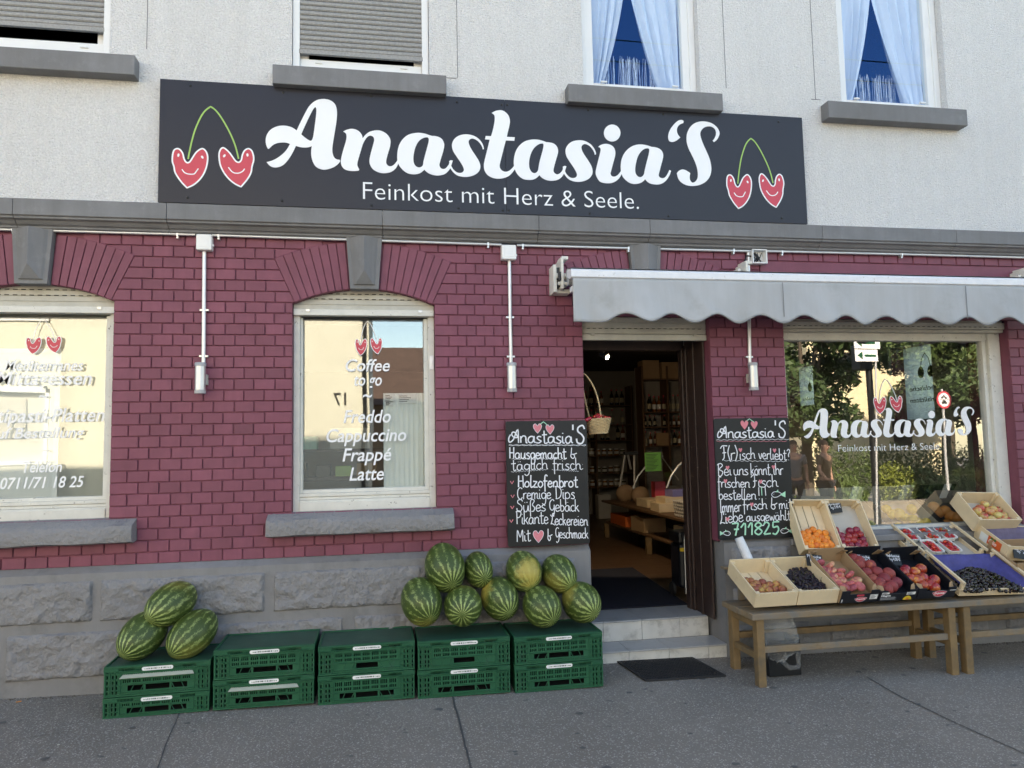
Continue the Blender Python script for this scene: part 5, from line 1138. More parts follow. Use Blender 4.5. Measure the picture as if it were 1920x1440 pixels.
# ================================================================== watermelons
def melon_mesh():
    mb = MB(); mb.ball((0, 0, 0), (.13, .13, .165), 40, 28); o = mb.build('watermelon', m_melon, smooth=True); return o
MEL0 = melon_mesh()
MEL = [  # px centre, semi axes, star px, depth, label, yellow spot
 (790, 1128, 37, 43, 801, 1150, -.27, 'watermelon at the left end of the lower row, yellow underside', (0, -.2, -1), .55),
 (834, 1064, 37, 44, 841, 1086, -.20, 'largest watermelon, top row of the long pile at its left', None, 0),
 (868, 1136, 36, 37, 863, 1142, -.30, 'dark round watermelon second from left in the lower row', (0, .4, .9), .25),
 (897, 1068, 26, 33, 902, 1078, -.18, 'small boldly striped watermelon in the top row', None, 0),
 (937, 1122, 34, 39, 946, 1140, -.24, 'watermelon with a big cream yellow patch on its left side', (-.9, 0, .3), 1.0),
 (982, 1071, 33, 36, 988, 1092, -.20, 'watermelon with a bright yellow end, top row', (.15, -.95, .1), 1.0),
 (1016, 1137, 35, 37, 1027, 1154, -.31, 'watermelon with one wide pale stripe, lower row above the right crate', None, 0),
 (1048, 1076, 31, 35, 1059, 1092, -.18, 'rightmost watermelon of the top row', (-.5, -.6, -.5), .4),
 (1090, 1129, 35, 37, 1102, 1142, -.26, 'rightmost watermelon, lower row beside the door', (-.85, 0, .5), .55),
 (321, 1132, 47, 37, 297, 1147, -.22, 'watermelon on top of the left pile of three', (.3, .2, .9), .2),
 (268, 1190, 44, 37, 251, 1210, -.28, 'dark boldly striped watermelon at the lower left of the pile of three', None, 0),
 (361, 1188, 42, 38, 339, 1211, -.27, 'watermelon at the lower right of the pile of three', (.3, -.5, -.8), .3)]
for i, (px, py, rx, ry, sx, sy, y, lab, spot, am) in enumerate(MEL):
    p = W(px, py, y); k = (p-CAM).dot(FW)/F_PX           # metres per pixel at that depth
    o = MEL0 if i == 0 else dup(MEL0)
    if i < 9:
        a = rx*k; b = ry*k
        ax = Vector(((sx-px)/rx, 0, -(sy-py)/ry)); ax.y = -math.sqrt(max(.12, 1-ax.length_squared)); ax.normalize()
        s = (a/.13, a/.13, (b*1.15)/.165) if b > a else (a/.13, a/.13, a*1.1/.165)
        s = (a/.13, b/.13*1.0, 1.12*max(a, b)/.165)
    else:
        ax = Vector(((sx-px)/rx*.95, 0, -(sy-py)/ry*.8)); ax.y = -math.sqrt(max(.2, 1-ax.length_squared)); ax.normalize()
        s = (.122/.13, .122/.13, .178/.165)
    zax = ax; xax = Vector((1, 0, 0)) - zax*zax.x; xax.normalize(); yax = zax.cross(xax)
    M_ = Matrix((xax, yax, zax)).transposed()
    o.rotation_euler = M_.to_euler(); o.scale = s; o.location = p
    if spot:
        d = (M_.inverted() @ Vector(spot)).normalized(); o.color = ((d.x+1)/2, (d.y+1)/2, (d.z+1)/2, am)
    else: o.color = (.5, .5, 1, 0)
    tag(o, lab, 'watermelon', 'watermelons on the green crates')

# ================================================================== bench tables
def beam(mb, p0, p1, wx, wz): 
    p0, p1 = Vector(p0), Vector(p1); d = (p1-p0); L_ = d.length; q = d.to_track_quat('X', 'Z').to_matrix().to_4x4()
    mb.box(0, L_, -wx/2, wx/2, -wz/2, wz/2, M=Matrix.Translation(p0) @ q)
ZT = .405
def bench(x0, x1, lab):
    t = thing('bench_table', lab, 'table', ((x0+x1)/2, -.4, GZ(x0, -.4)), group='wooden bench tables of the fruit stall')
    mb = MB(); y0, y1 = -.655, -.20
    for i in range(4):
        a = y0+(y1-y0)*i/4; mb.box(x0-.02+.004*(i % 2), x1+.005*(i % 2), a+.002, a+(y1-y0)/4-.002, ZT-.042, ZT-.002*(i % 2))
    mb.build('top_plank', m_oldwood, t, bevel=.006)
    for xl in (x0+.045, x1-.06):
        for yl, wd in ((-.60, .085), (-.25, .08)):
            mb = MB(); mb.box(xl-.027, xl+.027, yl-.03, yl+.03, GZ(xl, yl)-.01, ZT-.0425); mb.build('leg', m_legwood, t, bevel=.005)
        mb = MB(); mb.box(xl-.018, xl+.018, -.569, -.281, .10, .142); mb.build('cross_rail', m_legwood, t, bevel=.004); mb = MB(); mb.box(xl-.022, xl+.022, -.569, -.281, ZT-.10, ZT-.043); mb.build('cross_rail', m_legwood, t, bevel=.004)
    mb = MB(); beam(mb, (x0+.073, -.60, .165-.016*x0*.0), (x1-.088, -.60, .165), .03, .042); mb.build('rail', m_oldwood, t, bevel=.004)
    mb = MB(); beam(mb, (x0+.073, -.25, .175), (x1-.088, -.25, .175), .03, .042); mb.build('rail', m_legwood, t, bevel=.004)
    mb = MB()      # sloping rear rack that carries the tilted crates
    for xl in (x0+.12, (x0+x1)/2, x1-.12): mb.box(xl-.02, xl+.02, -.245, -.215, ZT+.001, .55)
    mb.box(x0+.05, x1-.05, -.25, -.21, .551, .566); mb.box(x0+.05, x1-.05, -.13, -.064, .601, .62)
    mb.build('rear_rack', m_oldwood, t, bevel=.003)
bench(2.355, 3.865, 'weathered wooden bench table nearest the door, carrying the peach boxes'); bench(3.875, 5.6, 'weathered wooden bench table under the black cherries, cut by the right picture edge')

# ================================================================== fruit boxes
def frameM(pos, tilt, yaw=0, roll=0): return Matrix.Translation(pos) @ Matrix.Rotation(R(yaw), 4, 'Z') @ Matrix.Rotation(R(tilt), 4, 'X') @ Matrix.Rotation(R(roll), 4, 'Y')
def wood_tray(name, lab, Mx, w_, d, h, grp='wooden fruit crates on the stall', slats=4, back=None, rails=False, liner=None, solid=False, cardfloor=False):
    t = thing(name, lab, 'crate', Mx.translation, Mx.to_euler(), grp); th = .009
    def prt(mb, nm, m_, **k): return mb.build(nm, m_, t, local=True, **k)
    x0, x1 = -w_/2, w_/2; bh = back or h
    mb = MB()
    if not rails: mb.box(x0, x1, 0, th, 0, h)
    else: mb.box(x0, x1, 0, th, .0, h*.62)
    prt(mb, 'front_board', m_pine, bevel=.0015)
    mb = MB(); mb.box(x0, x1, d-th, d, 0, bh) if not rails else mb.box(x0, x1, d-th, d, 0, h*.62); prt(mb, 'back_board', m_pine, bevel=.0015)
    for x in (x0, x1-th):
        mb = MB()
        if rails:
            mb.box(x, x+th, th+.001, d-th-.001, 0, h*.5); prt(mb, 'side_board', m_pine, bevel=.0015)
            mb = MB(); mb.box(x-.004, x+th+.004, -.01, d+.01, h+.012, h+.03); prt(mb, 'side_rail', m_pine, bevel=.002)
        else:
            mb.box(x, x+th, th+.001, d-th-.001, .0, h); prt(mb, 'side_board', m_pine, bevel=.0015)
    mb = MB(); n = slats
    if cardfloor or solid: mb.box(x0+th, x1-th, th, d-th, .004, .010); prt(mb, 'floor_sheet', m_cardw)
    else:
        for i in range(n):
            a = x0+th+(w_-2*th)*i/n; mb.box(a+.003, a+(w_-2*th)/n-.003, th, d-th, .004, .009)
        prt(mb, 'floor_slat', m_pine)
    cs = .024
    for sx in (x0+th, x1-th-cs):
        for sy in (th, d-th-cs): mb = MB(); mb.box(sx+.0005, sx+cs-.0005, sy+.0005, sy+cs-.0005, .011, (h+.011 if rails else h-.003)); prt(mb, 'corner_post', m_pine, bevel=.0015)
    mb = MB(); rs = random.Random(int(w_*1e4))
    for x in [x0+.02+(w_-.04)*i/6 for i in range(7)]: mb.box(x, x+.002, -.0012, 0, h*.86+rs.uniform(-.004, .004), h*.86+.008)
    prt(mb, 'staple', m_galv)
    if liner:
        mb = MB(); nx, ny = 16, 12; V = []
        for j in range(ny+1):
            for i in range(nx+1):
                u, v_ = i/nx, j/ny; x = x0+th+.004+(w_-2*th-.008)*u; y = th+.004+(d-2*th-.008)*v_
                e = max(0, (abs(u-.5)-.40)/.10, (v_-.82)/.18); z = .014+(h*.85)*min(1, e)+.006*noise.noise(Vector((u*7, v_*7, w_)))
                V.append((x, y, z))
        mb.add(V, [(j*(nx+1)+i, j*(nx+1)+i+1, (j+1)*(nx+1)+i+1, (j+1)*(nx+1)+i) for j in range(ny) for i in range(nx)]); o = prt(mb, 'paper_liner', liner, smooth=True); md = o.modifiers.new('thick', 'SOLIDIFY'); md.thickness = .001
    return t
def carton(lab, Mx, w_, d, h, inner, outer, art, back=.12, grp='printed cardboard fruit boxes'):
    t = thing('fruit_carton', lab, 'box', Mx.translation, Mx.to_euler(), grp); th = .005; x0, x1 = -w_/2, w_/2
    mb = MB(); mb.box(x0, x1, 0, th, 0, h*.72); mb.box(x0, x0+.06, 0, th, h*.72, h); mb.box(x1-.06, x1, 0, th, h*.72, h); mb.build('front_panel', outer, t, local=True, bevel=.001)
    for xx in (x0, x1-th): mb = MB(); mb.box(xx, xx+th, th+.0005, d-th, 0, h); mb.build('side_panel', inner, t, local=True)
    mb = MB(); mb.box(x0, x1, d-th, d, 0, back); mb.build('back_panel', outer if inner is outer else inner, t, local=True)
    mb = MB(); mb.box(x0+th, x1-th, th, d-th, .002, .006); mb.build('floor', inner, t, local=True)
    for sx, s in ((x0+th, 1), (x1-th, -1)):
      for ff in (0, 1):
        mb = MB()
        if ff == 0: mb.add([(sx, th+.001, h-.03), (sx+s*.045, th+.001, h-.03), (sx+s*.03, th+.03, h+.012), (sx, th+.045, h+.012)], [(0, 1, 2, 3)])
        else: mb.add([(sx, d-th-.001, h-.03), (sx+s*.05, d-th-.001, h-.03), (sx+s*.035, d-th-.03, h+.03), (sx, d-th-.045, h+.03)], [(0, 1, 2, 3)])
        o = mb.build('corner_flap', m_card, t, local=True); md = o.modifiers.new('thick', 'SOLIDIFY'); md.thickness = .003
    art(t, x0, x1, h)
    return t
def art_text(t, name, m_, body, xl, xr, z, ch, shear=0, off=0, cap='M'):
    mb = MB(); text_fit(mb, body, -.0008, xl, xr, z, ch, shear, off, .0004, cap=cap); return mb.build(name, m_, t, local=True)
def lens(t, cx, cz, hw, hh, word):
    pts = cr([(cx-hw, cz+hh*.3, 1), (cx-hw*.4, cz+hh*.8), (cx+hw*.3, cz+hh*.85), (cx+hw, cz+hh*.55, 1), (cx+hw*.6, cz-hh*.5), (cx, cz-hh), (cx-hw*.6, cz-hh*.6)], True, 4)
    v, f = fill2d([[(p.x, p.y) for p in pts]], .0003); mb = MB(); mb.add(facing(v, -.0005), f, 0)
    flat_tube(mb, [(p.x, p.y) for p in pts], -.001, .0009, 1, closed=True)
    text_fit(mb, word, -.0012, cx-hw*.72, cx+hw*.72, cz-hh*.15, hh*.62, .3, .01, .0003, m=1); mb.build('brand_mark', [m_red, m_letter], t, local=True)
def sticker(t, x0, x1, z0, z1):
    mb = MB(); mb.box(x0, x1, -.001, -.0002, z0, z1); o = mb.build('paper_sticker', m_glabel, t, local=True)
    mb = MB(); n = 4
    for i in range(n):
        z = z0+(z1-z0)*(.15+.2*i); mb.box(x0+.004, x0+(x1-x0)*(.55+.13*((i*7) % 3)), -.0014, -.0011, z, z+(z1-z0)*.07)
    q = mb.build('print', m_ink, t, local=True); q.parent = o
def art1(t, x0, x1, h):
    lens(t, .01, .028, .045, .020, 'Exquisita'); sticker(t, .075, .13, .025, .062)
    v, f = fill2d([[(p[0]-.005, p[1]+.053) for p in rrect(.055, .014, .006)]], .0003); mb = MB(); mb.add(facing(v, -.0005, -.02), f); mb.build('print_band', m_red, t, local=True)
    mb = MB(); mb.box(x0+.008, x0+.012, -.001, -.0003, .01, .035); mb.box(x0+.014, x0+.016, -.001, -.0003, .01, .035); mb.build('print', m_glabel, t, local=True)
def art2(t, x0, x1, h):
    sticker(t, x0+.015, x0+.07, .058, .072); art_text(t, 'print', m_letter, 'Magna', x0+.015, x0+.085, .040, .012, 0, .03)
    mb = MB()
    for i in range(4): mb.box(x0+.012, x0+.13-.01*(i % 2), -.001, -.0003, .012+.006*i, .0145+.006*i)
    mb.build('print_lines', mat('grey_print', (.35, .35, .36), .6), t, local=True) if 'grey_print' not in MATS else mb.build('print_lines', MATS['grey_print'], t, local=True)
    sticker(t, .06, .125, .045, .066)
    v, f = fill2d([[(.075+.032*math.cos(a), .004+.032*math.sin(a)) for a in [math.pi*i/12 for i in range(13)]]], .0003); mb = MB(); mb.add(facing(v, -.0005), f, 0)
    v, f = fill2d([[(.075+.014*math.cos(a), .004+.016*math.sin(a)) for a in [math.pi*i/12 for i in range(13)]]], .0006); mb.add(facing(v, -.0006), f, 1); mb.build('fruit_picture', [m_lemon, m_orange], t, local=True)
def art3(t, x0, x1, h):
    lens(t, .02, .038, .055, .026, 'Exquisita')
    mb = MB()
    for i in range(2): mb.box(.095, .14, -.001, -.0003, .058+.005*i, .060+.005*i)
    mb.build('print_lines', m_glabel, t, local=True)
FR = {}
FR['A'] = frameM((2.518, -.613, .437), 23); FR['B'] = frameM((2.818, -.612, .436), 23)
FR['C'] = frameM((3.105, -.630, .432), 28.5); FR['D'] = frameM((3.392, -.628, .430), 28.5); FR['E'] = frameM((3.690, -.620, .428), 28)
FR['F'] = frameM((4.158, -.614, .422), 26, 0, 2); FR['G'] = frameM((4.135, -.265, .598), 26, 0, .5)
FR['H'] = frameM((3.101, -.190, .683), 58, -4.9, 3.7); FR['I'] = frameM((3.402, -.184, .677), 56, -4.3, 4.6)
FR['L'] = frameM((4.643, -.113, .785), 41, -2, 3); FR['K'] = frameM((4.724, -.389, .590), 23, -5, 5)
wood_tray('wooden_crate', 'pale wooden crate with a few reddish pears, first on the bench by the door', FR['A'], .296, .40, .105, back=.115)
wood_tray('wooden_crate', 'pale wooden crate heaped with dark grapes', FR['B'], .292, .40, .105, back=.115)
wood_tray('wooden_crate', 'steeply tilted wooden crate of orange apricots', FR['H'], .285, .40, .10)
wood_tray('wooden_crate', 'steeply tilted wooden crate of red plums with a card floor', FR['I'], .295, .40, .10, cardfloor=True)
wood_tray('wooden_crate', 'wide wooden crate with blue liner full of black cherries', FR['F'], .57, .38, .085, rails=True, liner=m_blue)
wood_tray('wooden_crate', 'railed wooden crate holding five strawberry punnets', FR['G'], .53, .36, .075, rails=True, cardfloor=True)
wood_tray('wooden_crate', 'tilted wooden crate of red and yellow apples at the right window edge', FR['L'], .37, .30, .125, cardfloor=True)
kt = wood_tray('wooden_crate', 'wooden crate lined with violet paper bearing an orange label, below the apples', FR['K'], .50, .34, .115, liner=m_purple)
mb = MB(); y0 = .05; mb.box(-.2512, -.2502, .06, .20, .03, .095); o = mb.build('printed_label', mat('orange_print', (.72, .12, .03), .5), kt, local=True)
mb = MB(); mb.box(-.2512, -.2502, .2005, .28, .02, .085); mb.build('paper_sticker', m_glabel, kt, local=True)
v, f = text2d('Olio', .3, .01, .0004); mb = MB(); mb.add([Vector((-.2514-q.z, .19-q.x*.045, .045+q.y*.045)) for q in v], f); o2 = mb.build('print', m_letter, kt, local=True)
mb = MB(); mb.ball((-.2512, .16, .083), (.0012, .018, .01), 8, 6); mb.ball((-.2512, .13, .085), (.0012, .012, .012), 8, 6); mb.build('print_leaf', m_calyx, kt, local=True)
carton('black carton of flat peaches with a red oval mark', FR['C'], .274, .44, .098, m_card, m_blackbox, art1)
carton('black carton of round red peaches', FR['D'], .284, .44, .085, m_blackbox, m_blackbox, art2)
carton('black carton of nectarines with a red oval mark, next to the cherries', FR['E'], .286, .42, .085, m_blackbox, m_blackbox, art3)
# cardboard box at the right picture edge
p = W(1908, 1082, -.50); t = thing('cardboard_box', 'brown cardboard box under a price slate at the right picture edge', 'box', p, (R(20), 0, R(-4)))
mb = MB(); mb.box(-.02, .45, 0, .006, -.02, .11); mb.box(-.02, -.014, .0065, .30, -.02, .10); mb.box(-.0135, .45, .0065, .30, -.02, -.014); mb.box(-.0135, .45, .294, .30, -.0135, .14); mb.build('panel', m_card, t, local=True, bevel=.001)

# ------------------------------------------------------------------ fruit, each piece on its crate floor
def onfloor(fr, px, py, h):
    inv = FR[fr].inverted(); o = inv @ CAM; d = inv.to_3x3() @ ray(px, py); k = (h-o.z)/d.z; q = o+d*k; return q
rf = random.Random(11); FDIM = dict(A=(.148, .4), C=(.137, .44), D=(.142, .44), E=(.143, .42), H=(.1425, .4), I=(.1475, .4), L=(.185, .3))
def fruit(proto, fr, pts, r, grp, lab, cat, scale=1, hj=0):
    out = []
    for i, (px, py) in enumerate(pts):
        q = onfloor(fr, px, py, .012+r*(1.0+hj*rf.random())); hw_, dd_ = FDIM[fr]; q.x = max(-hw_+r*1.02+.009, min(hw_-r*1.02-.009, q.x)); q.y = max(r+.01, min(dd_-r-.01, q.y)); p = FR[fr] @ q
        o = proto if (i == 0 and 'u' not in proto) else dup(proto); proto['u'] = 1
        o.location = p; s = r/proto['r']*scale*rf.uniform(.93, 1.07); o.scale = (s, s, s*rf.uniform(.94, 1.04)); o.rotation_euler = (rf.uniform(-.7, .9), rf.uniform(-.7, .7), rf.uniform(0, 6.28))
        tag(o, lab, cat, grp); out.append(o)
    return out
def clean(os):
    for o in os:
        for k in ('u', 'r'):
            if k in o: del o[k]
def ball_fruit(name, m_, r, cleft=.06, dimple=.12, flat=1.0, stem=False, n=20):
    def fn(d):
        ang = abs(math.atan2(d.y, d.x)); c = math.exp(-(ang/.16)**2)*cleft*(1-d.z*d.z); dm = dimple*math.exp(-((1-d.z)/.06)) if d.z > 0 else dimple*.4*math.exp(-((1+d.z)/.03))
        return 1-c-dm
    mb = MB(); mb.ball((0, 0, 0), (r, r, r*flat), n, 14, fn=fn); ms = [m_]
    if stem: mb.tube([(0, 0, r*.72), (.001, 0, r*.95), (.003, 0, r*1.12)], .0016, 5, m=1); ms = [m_, m_stem]
    o = mb.build(name, ms, smooth=True); o['r'] = r; return o
def Z5(l): return [(1360+x/5.5386, 900+y/5.5386) for x, y in l]
def Z6(l): return [(1700+x/6.5455, 900+y/6.5455) for x, y in l]
def Z3(l): return [(1560+x/5.3333, 1000+y/5.3333) for x, y in l]
def grp_fruit(proto, fr, pts, r, grp, lab, cat, **k):
    os = fruit(proto, fr, pts, r, grp, lab, cat, **k); clean(os)
grp_fruit(ball_fruit('peach', m_peach, .043), 'D', Z3([(160,262),(225,322),(270,285),(378,322),(290,398),(447,390),(565,408),(360,465),(520,460),(640,492),(475,500),(430,530),(595,530),(550,562)]), .042, 'round peaches in the black carton', 'round dull red peach in the black carton', 'peach')
grp_fruit(ball_fruit('nectarine', m_nect, .04), 'E', Z3([(680,395),(735,365),(745,458),(828,390),(890,357),(850,475),(905,450),(915,520),(1020,470),(985,515),(1030,545)]), .038, 'nectarines in the black carton', 'shiny red and yellow nectarine in the carton beside the cherries', 'nectarine')
grp_fruit(ball_fruit('flat_peach', m_flat, .04, .03, .38, .55), 'C', Z5([(915,870),(985,945),(1040,930),(1110,955),(1085,890),(1195,950),(1060,1005),(1180,1000),(1150,1050),(1215,1035),(1290,985),(1130,1095),(1240,1110),(1360,1045),(1290,1075),(1190,1125),(1400,1105),(1320,1120),(1010,985),(1110,1050)]), .037, 'flat peaches in the carton', 'pink flat peach in the carton with a red oval mark', 'peach', hj=.5)
grp_fruit(ball_fruit('pear', m_passion, .03, .0, .1), 'A', Z5([(265,1050),(325,1080),(385,1065),(285,1105),(345,1120),(410,1125),(460,1095),(525,1085),(515,1135),(590,1135),(215,1045),(310,1145),(650,1140),(370,1150),(450,1150)]), .027, 'reddish pears in the first wooden crate', 'small reddish yellow pear in the crate by the door', 'pear')
grp_fruit(ball_fruit('apricot', m_apric, .025, .09, .08), 'H', Z5([(910,515),(860,540),(805,560),(970,545),(1035,555),(780,585),(940,572),(860,583),(900,605),(1050,605),(995,600),(830,612),(955,632),(780,640),(885,645),(1035,640),(830,672),(885,688),(940,678),(995,682),(1045,685),(1100,683),(1080,655),(810,697)]), .0265, 'apricots in the tilted crate', 'orange apricot in the tilted crate', 'apricot')
grp_fruit(ball_fruit('plum', m_plum, .026, .05, .08), 'I', Z5([(1290,530),(1360,522),(1125,520),(1145,565),(1205,582),(1275,588),(1340,582),(1400,567),(1160,622),(1200,622),(1260,632),(1325,628),(1380,648),(1430,618),(1445,668),(1215,673),(1300,678),(1370,682),(1180,682),(1250,695),(1420,690)]), .028, 'red plums in the tilted crate', 'dark red plum in the tilted crate', 'plum')
grp_fruit(ball_fruit('apple', m_apple, .038, .0, .22, .9, True), 'L', Z6([(955,300),(900,350),(862,385),(1015,385),(1060,365),(1160,375),(945,450),(1030,490),(1120,440),(1150,510),(1230,440),(1255,490),(1320,520),(1195,482)]), .036, 'red and yellow apples', 'red and yellow apple in the tilted crate at the window', 'apple')
# grapes: three bunches of small berries
gp = [(590,1000),(680,930),(760,905),(900,920),(960,990),(1110,1050),(1100,1125),(700,1130)]
def inpoly(x, y, P):
    c = False
    for i in range(len(P)):
        x1, y1 = P[i]; x2, y2 = P[i-1]
        if (y1 > y) != (y2 > y) and x < (x2-x1)*(y-y1)/(y2-y1)+x1: c = not c
    return c
bm_ = [MB() for _ in range(3)]; rg = random.Random(4); n_ = 0
pts = []
while len(pts) < 430:
    x, y = rg.uniform(580, 1115), rg.uniform(900, 1135)
    if inpoly(x, y, gp): pts.append((x, y))
for x, y in pts:
    e = min(1, min(abs(x-gp[i][0])+abs(y-gp[i][1]) for i in range(len(gp)))/160)
    q = onfloor('B', *Z5([(x, y)])[0], .02+.045*e*rg.random()**.6); p = FR['B'] @ q
    k = 0 if x < 740 else (1 if x < 900 else 2); bm_[k].ball(p, rg.uniform(.0085, .0108), 8, 6)
for k, b in enumerate(bm_):
    b.m = [0]*len(b.f)
    for i in range(6):
        x, y = rg.uniform((600, 740, 900)[k], (740, 900, 1080)[k]), rg.uniform(960, 1100)
        q = FR['B'] @ onfloor('B', *Z5([(x, y)])[0], .055); b.tube([q, q+Vector((rg.uniform(-.02, .02), -.01, .015)), q+Vector((rg.uniform(-.03, .03), -.02, .025))], .0013, 4, m=1)
    tag(b.build('grape_bunch', [m_grape, m_stem], smooth=True), 'bunch of dark grapes at the %s of the heap' % ('left', 'middle', 'right')[k], 'grapes', 'dark grape bunches')
# black cherries
def cherry(name, m_, r):
    mb = MB(); mb.ball((0, 0, 0), (r, r, r*.93), 10, 7, fn=lambda d: 1-.18*math.exp(-((1-d.z)/.05)))
    mb.tube([(0, 0, r*.7), (.004, .002, r*1.6), (.012, .006, r*2.5)], .0009, 4, m=1); return mb.build(name, [m_, m_stem], smooth=True)
ch = cherry('cherry', m_cherry, .0130); cp = [(545,1150),(640,1120),(740,1078),(800,1080),(980,1112),(1200,1205),(1400,1320),(1475,1365),(690,1372),(600,1240)]; k = 0
while k < 298:
    x, y = rg.uniform(540, 1480), rg.uniform(1075, 1370)
    if not inpoly(x, y, cp): continue
    p = FR['F'] @ onfloor('F', *Z6([(x, y)])[0], (.030+.026*rg.random()**.7))
    o = ch if k == 0 else dup(ch); o.location = p; o.rotation_euler = (rg.uniform(-2, 2), rg.uniform(-2, 2), rg.uniform(0, 6)); s = rg.uniform(.88, 1.1); o.scale = (s, s, s)
    tag(o, 'black cherry in the heap on blue paper', 'cherry', 'black cherries'); k += 1
lo_ = MB(); k = 0
while k < 330:
    x, y = rg.uniform(540, 1480), rg.uniform(1075, 1370)
    if inpoly(x, y, cp): lo_.ball(FR['F'] @ onfloor('F', *Z6([(x, y)])[0], .018+.012*rg.random()), .0125, 8, 6); k += 1
tag(lo_.build('cherry_heap', m_cherry, smooth=True), 'lower layers of the black cherry heap', 'cherries', kind='stuff')
# strawberries in punnets
def strawb():
    mb = MB(); mb.ball((0, 0, 0), (.013, .013, .016), 10, 8, fn=lambda d: 1.0-.22*max(0, -d.z)**1.5)
    for i in range(5):
        a = i*1.256; mb.add([(0, 0, .0155), (.009*math.cos(a-.3), .009*math.sin(a-.3), .016), (.014*math.cos(a), .014*math.sin(a), .0175), (.009*math.cos(a+.3), .009*math.sin(a+.3), .016)], [(0, 1, 2, 3)], 1)
    return mb.build('strawberry', [m_straw, m_calyx], smooth=True)
sb = strawb(); first = True
whichp = ['leftmost punnet of the back row', 'middle punnet of the back row', 'right punnet of the back row', 'left punnet of the front row', 'right punnet of the front row']
def punnet():
    t = thing('strawberry_punnet', 'x', 'punnet', group='white strawberry punnets')
    prof = []; mb = MB(); n = 24
    def ringp(w_, d, z, r): return [(p[0]-w_/2, p[1]-d/2, z) for p in rrect(w_, d, r, 5)]
    rr_ = [ringp(.080, .132, .0, .018), ringp(.098, .155, .052, .022), ringp(.110, .168, .054, .024), ringp(.110, .168, .049, .024), ringp(.094, .150, .0515, .02), ringp(.077, .128, .004, .018)]; N = len(rr_[0])
    V = [q for r_ in rr_ for q in r_]; F = [(i*N+k, i*N+(k+1) % N, (i+1)*N+(k+1) % N, (i+1)*N+k) for i in range(5) for k in range(N)]+[tuple(range(N)), tuple(5*N+k for k in range(N))]
    mb.add(V, F); mb.build('tub', m_punnet, t, local=True, smooth=True)
    mb = MB(); rr2 = random.Random(1)
    for k in range(9): mb.box(-.030+k*.0065, -.026+k*.0065, -.0755-.0, -.0735, .018, .023+rr2.random()*.003)
    for k in range(16): mb.box(-.0482+.0, -.0462, -.05+k*.006, -.0465+k*.006, .018, .022+rr2.random()*.004)
    mb.build('print', m_ink, t, local=True)
    return t
pn = punnet()
for i, (px, py) in enumerate(((1711.5, 1010), (1748.6, 1008.5), (1782.5, 1009), (1760, 1036.5), (1794, 1036))):
    q = onfloor('G', px, py, .062); q.y = .275 if i < 3 else .105; Mx = FR['G'] @ Matrix.Translation((q.x, q.y, .011)) @ Matrix.Rotation(R((-2, 1, 2, -1, 1)[i]), 4, 'Z')
    o = pn if i == 0 else dup(pn); o.location = Mx.translation; o.rotation_euler = Mx.to_euler(); o.scale = (1, 1, 1.2); o['label'] = 'white strawberry punnet, '+whichp[i]
    k = 0; spots = []
    for yy in (-.052, -.026, 0, .026, .052):
        for xx in (-.028, 0, .028):
            spots.append((xx+rg.uniform(-.005, .005), yy+rg.uniform(-.004, .004), .051+rg.uniform(-.004, .005)))
    for xx, yy in ((-.014, -.03), (.012, .01), (-.010, .04)): spots.append((xx, yy, .067))
    for sp_ in spots:
        s_ = sb if first else dup(sb); first = False
        s_.location = Mx @ Vector(sp_); s_.rotation_euler = (rg.uniform(-2.4, 2.4), rg.uniform(-1.5, 1.5), rg.uniform(0, 6)); z = rg.uniform(.85, 1.15); s_.scale = (z, z, z)
        tag(s_, 'red strawberry heaped in a white punnet', 'strawberry', 'strawberries in the punnets')

# ------------------------------------------------------------------ price slates
def slate(px, py, y, tilt, yaw, lines, lab, w_=.115, h=.085, roll=0):
    p = W(px, py, y); t = thing('price_slate', lab, 'price tag', p, (R(-tilt), R(roll), R(yaw)), 'black price slates')
    mb = MB(); mb.box(-w_/2, w_/2, 0, .004, 0, h); mb.build('board', m_chalk, t, local=True, bevel=.001)
    mb = MB()
    for i, s_ in enumerate(lines):
        z = h*(.72-.30*i); x0 = -w_/2*.85+(.02*i); x1 = w_/2*.88; xh = h*.115
        st, wd = strokes(s_)
        for q in st: flat_tube(mb, [(x0+(x1-x0)*a[0]/wd, z+a[1]*xh) for a in (cr(q, False, 3) if len(q) > 2 else [Vector(q[0]), Vector(q[1])])], -.0006, .0014, 0, 5)
    mb.build('chalk_writing', m_chalkw, t, local=True)
slate(1567, 962, -.03, 12, -3, ['Aprikosen', 'kg 5,90 \u20ac'], 'price slate clipped between the apricot and plum crates', roll=-4)
slate(1529, 1062, -.345, 24, 0, ['Pfirsiche', 'kg 4,90 \u20ac'], 'price slate above the flat peaches', w_=.125, roll=8)
slate(1622, 1062, -.345, 24, 0, ['Pfirsiche', 'kg 4,50 \u20ac'], 'price slate above the round peaches', roll=7)
slate(1678, 1060, -.335, 24, 0, ['Nektarine', 'kg 4,50 \u20ac'], 'price slate above the nectarines', roll=6, w_=.12)
slate(1916, 1048, -.44, 20, -5, ['kg 5,90', '9 \u20ac'], 'price slate on the cardboard box at the right picture edge', roll=10)

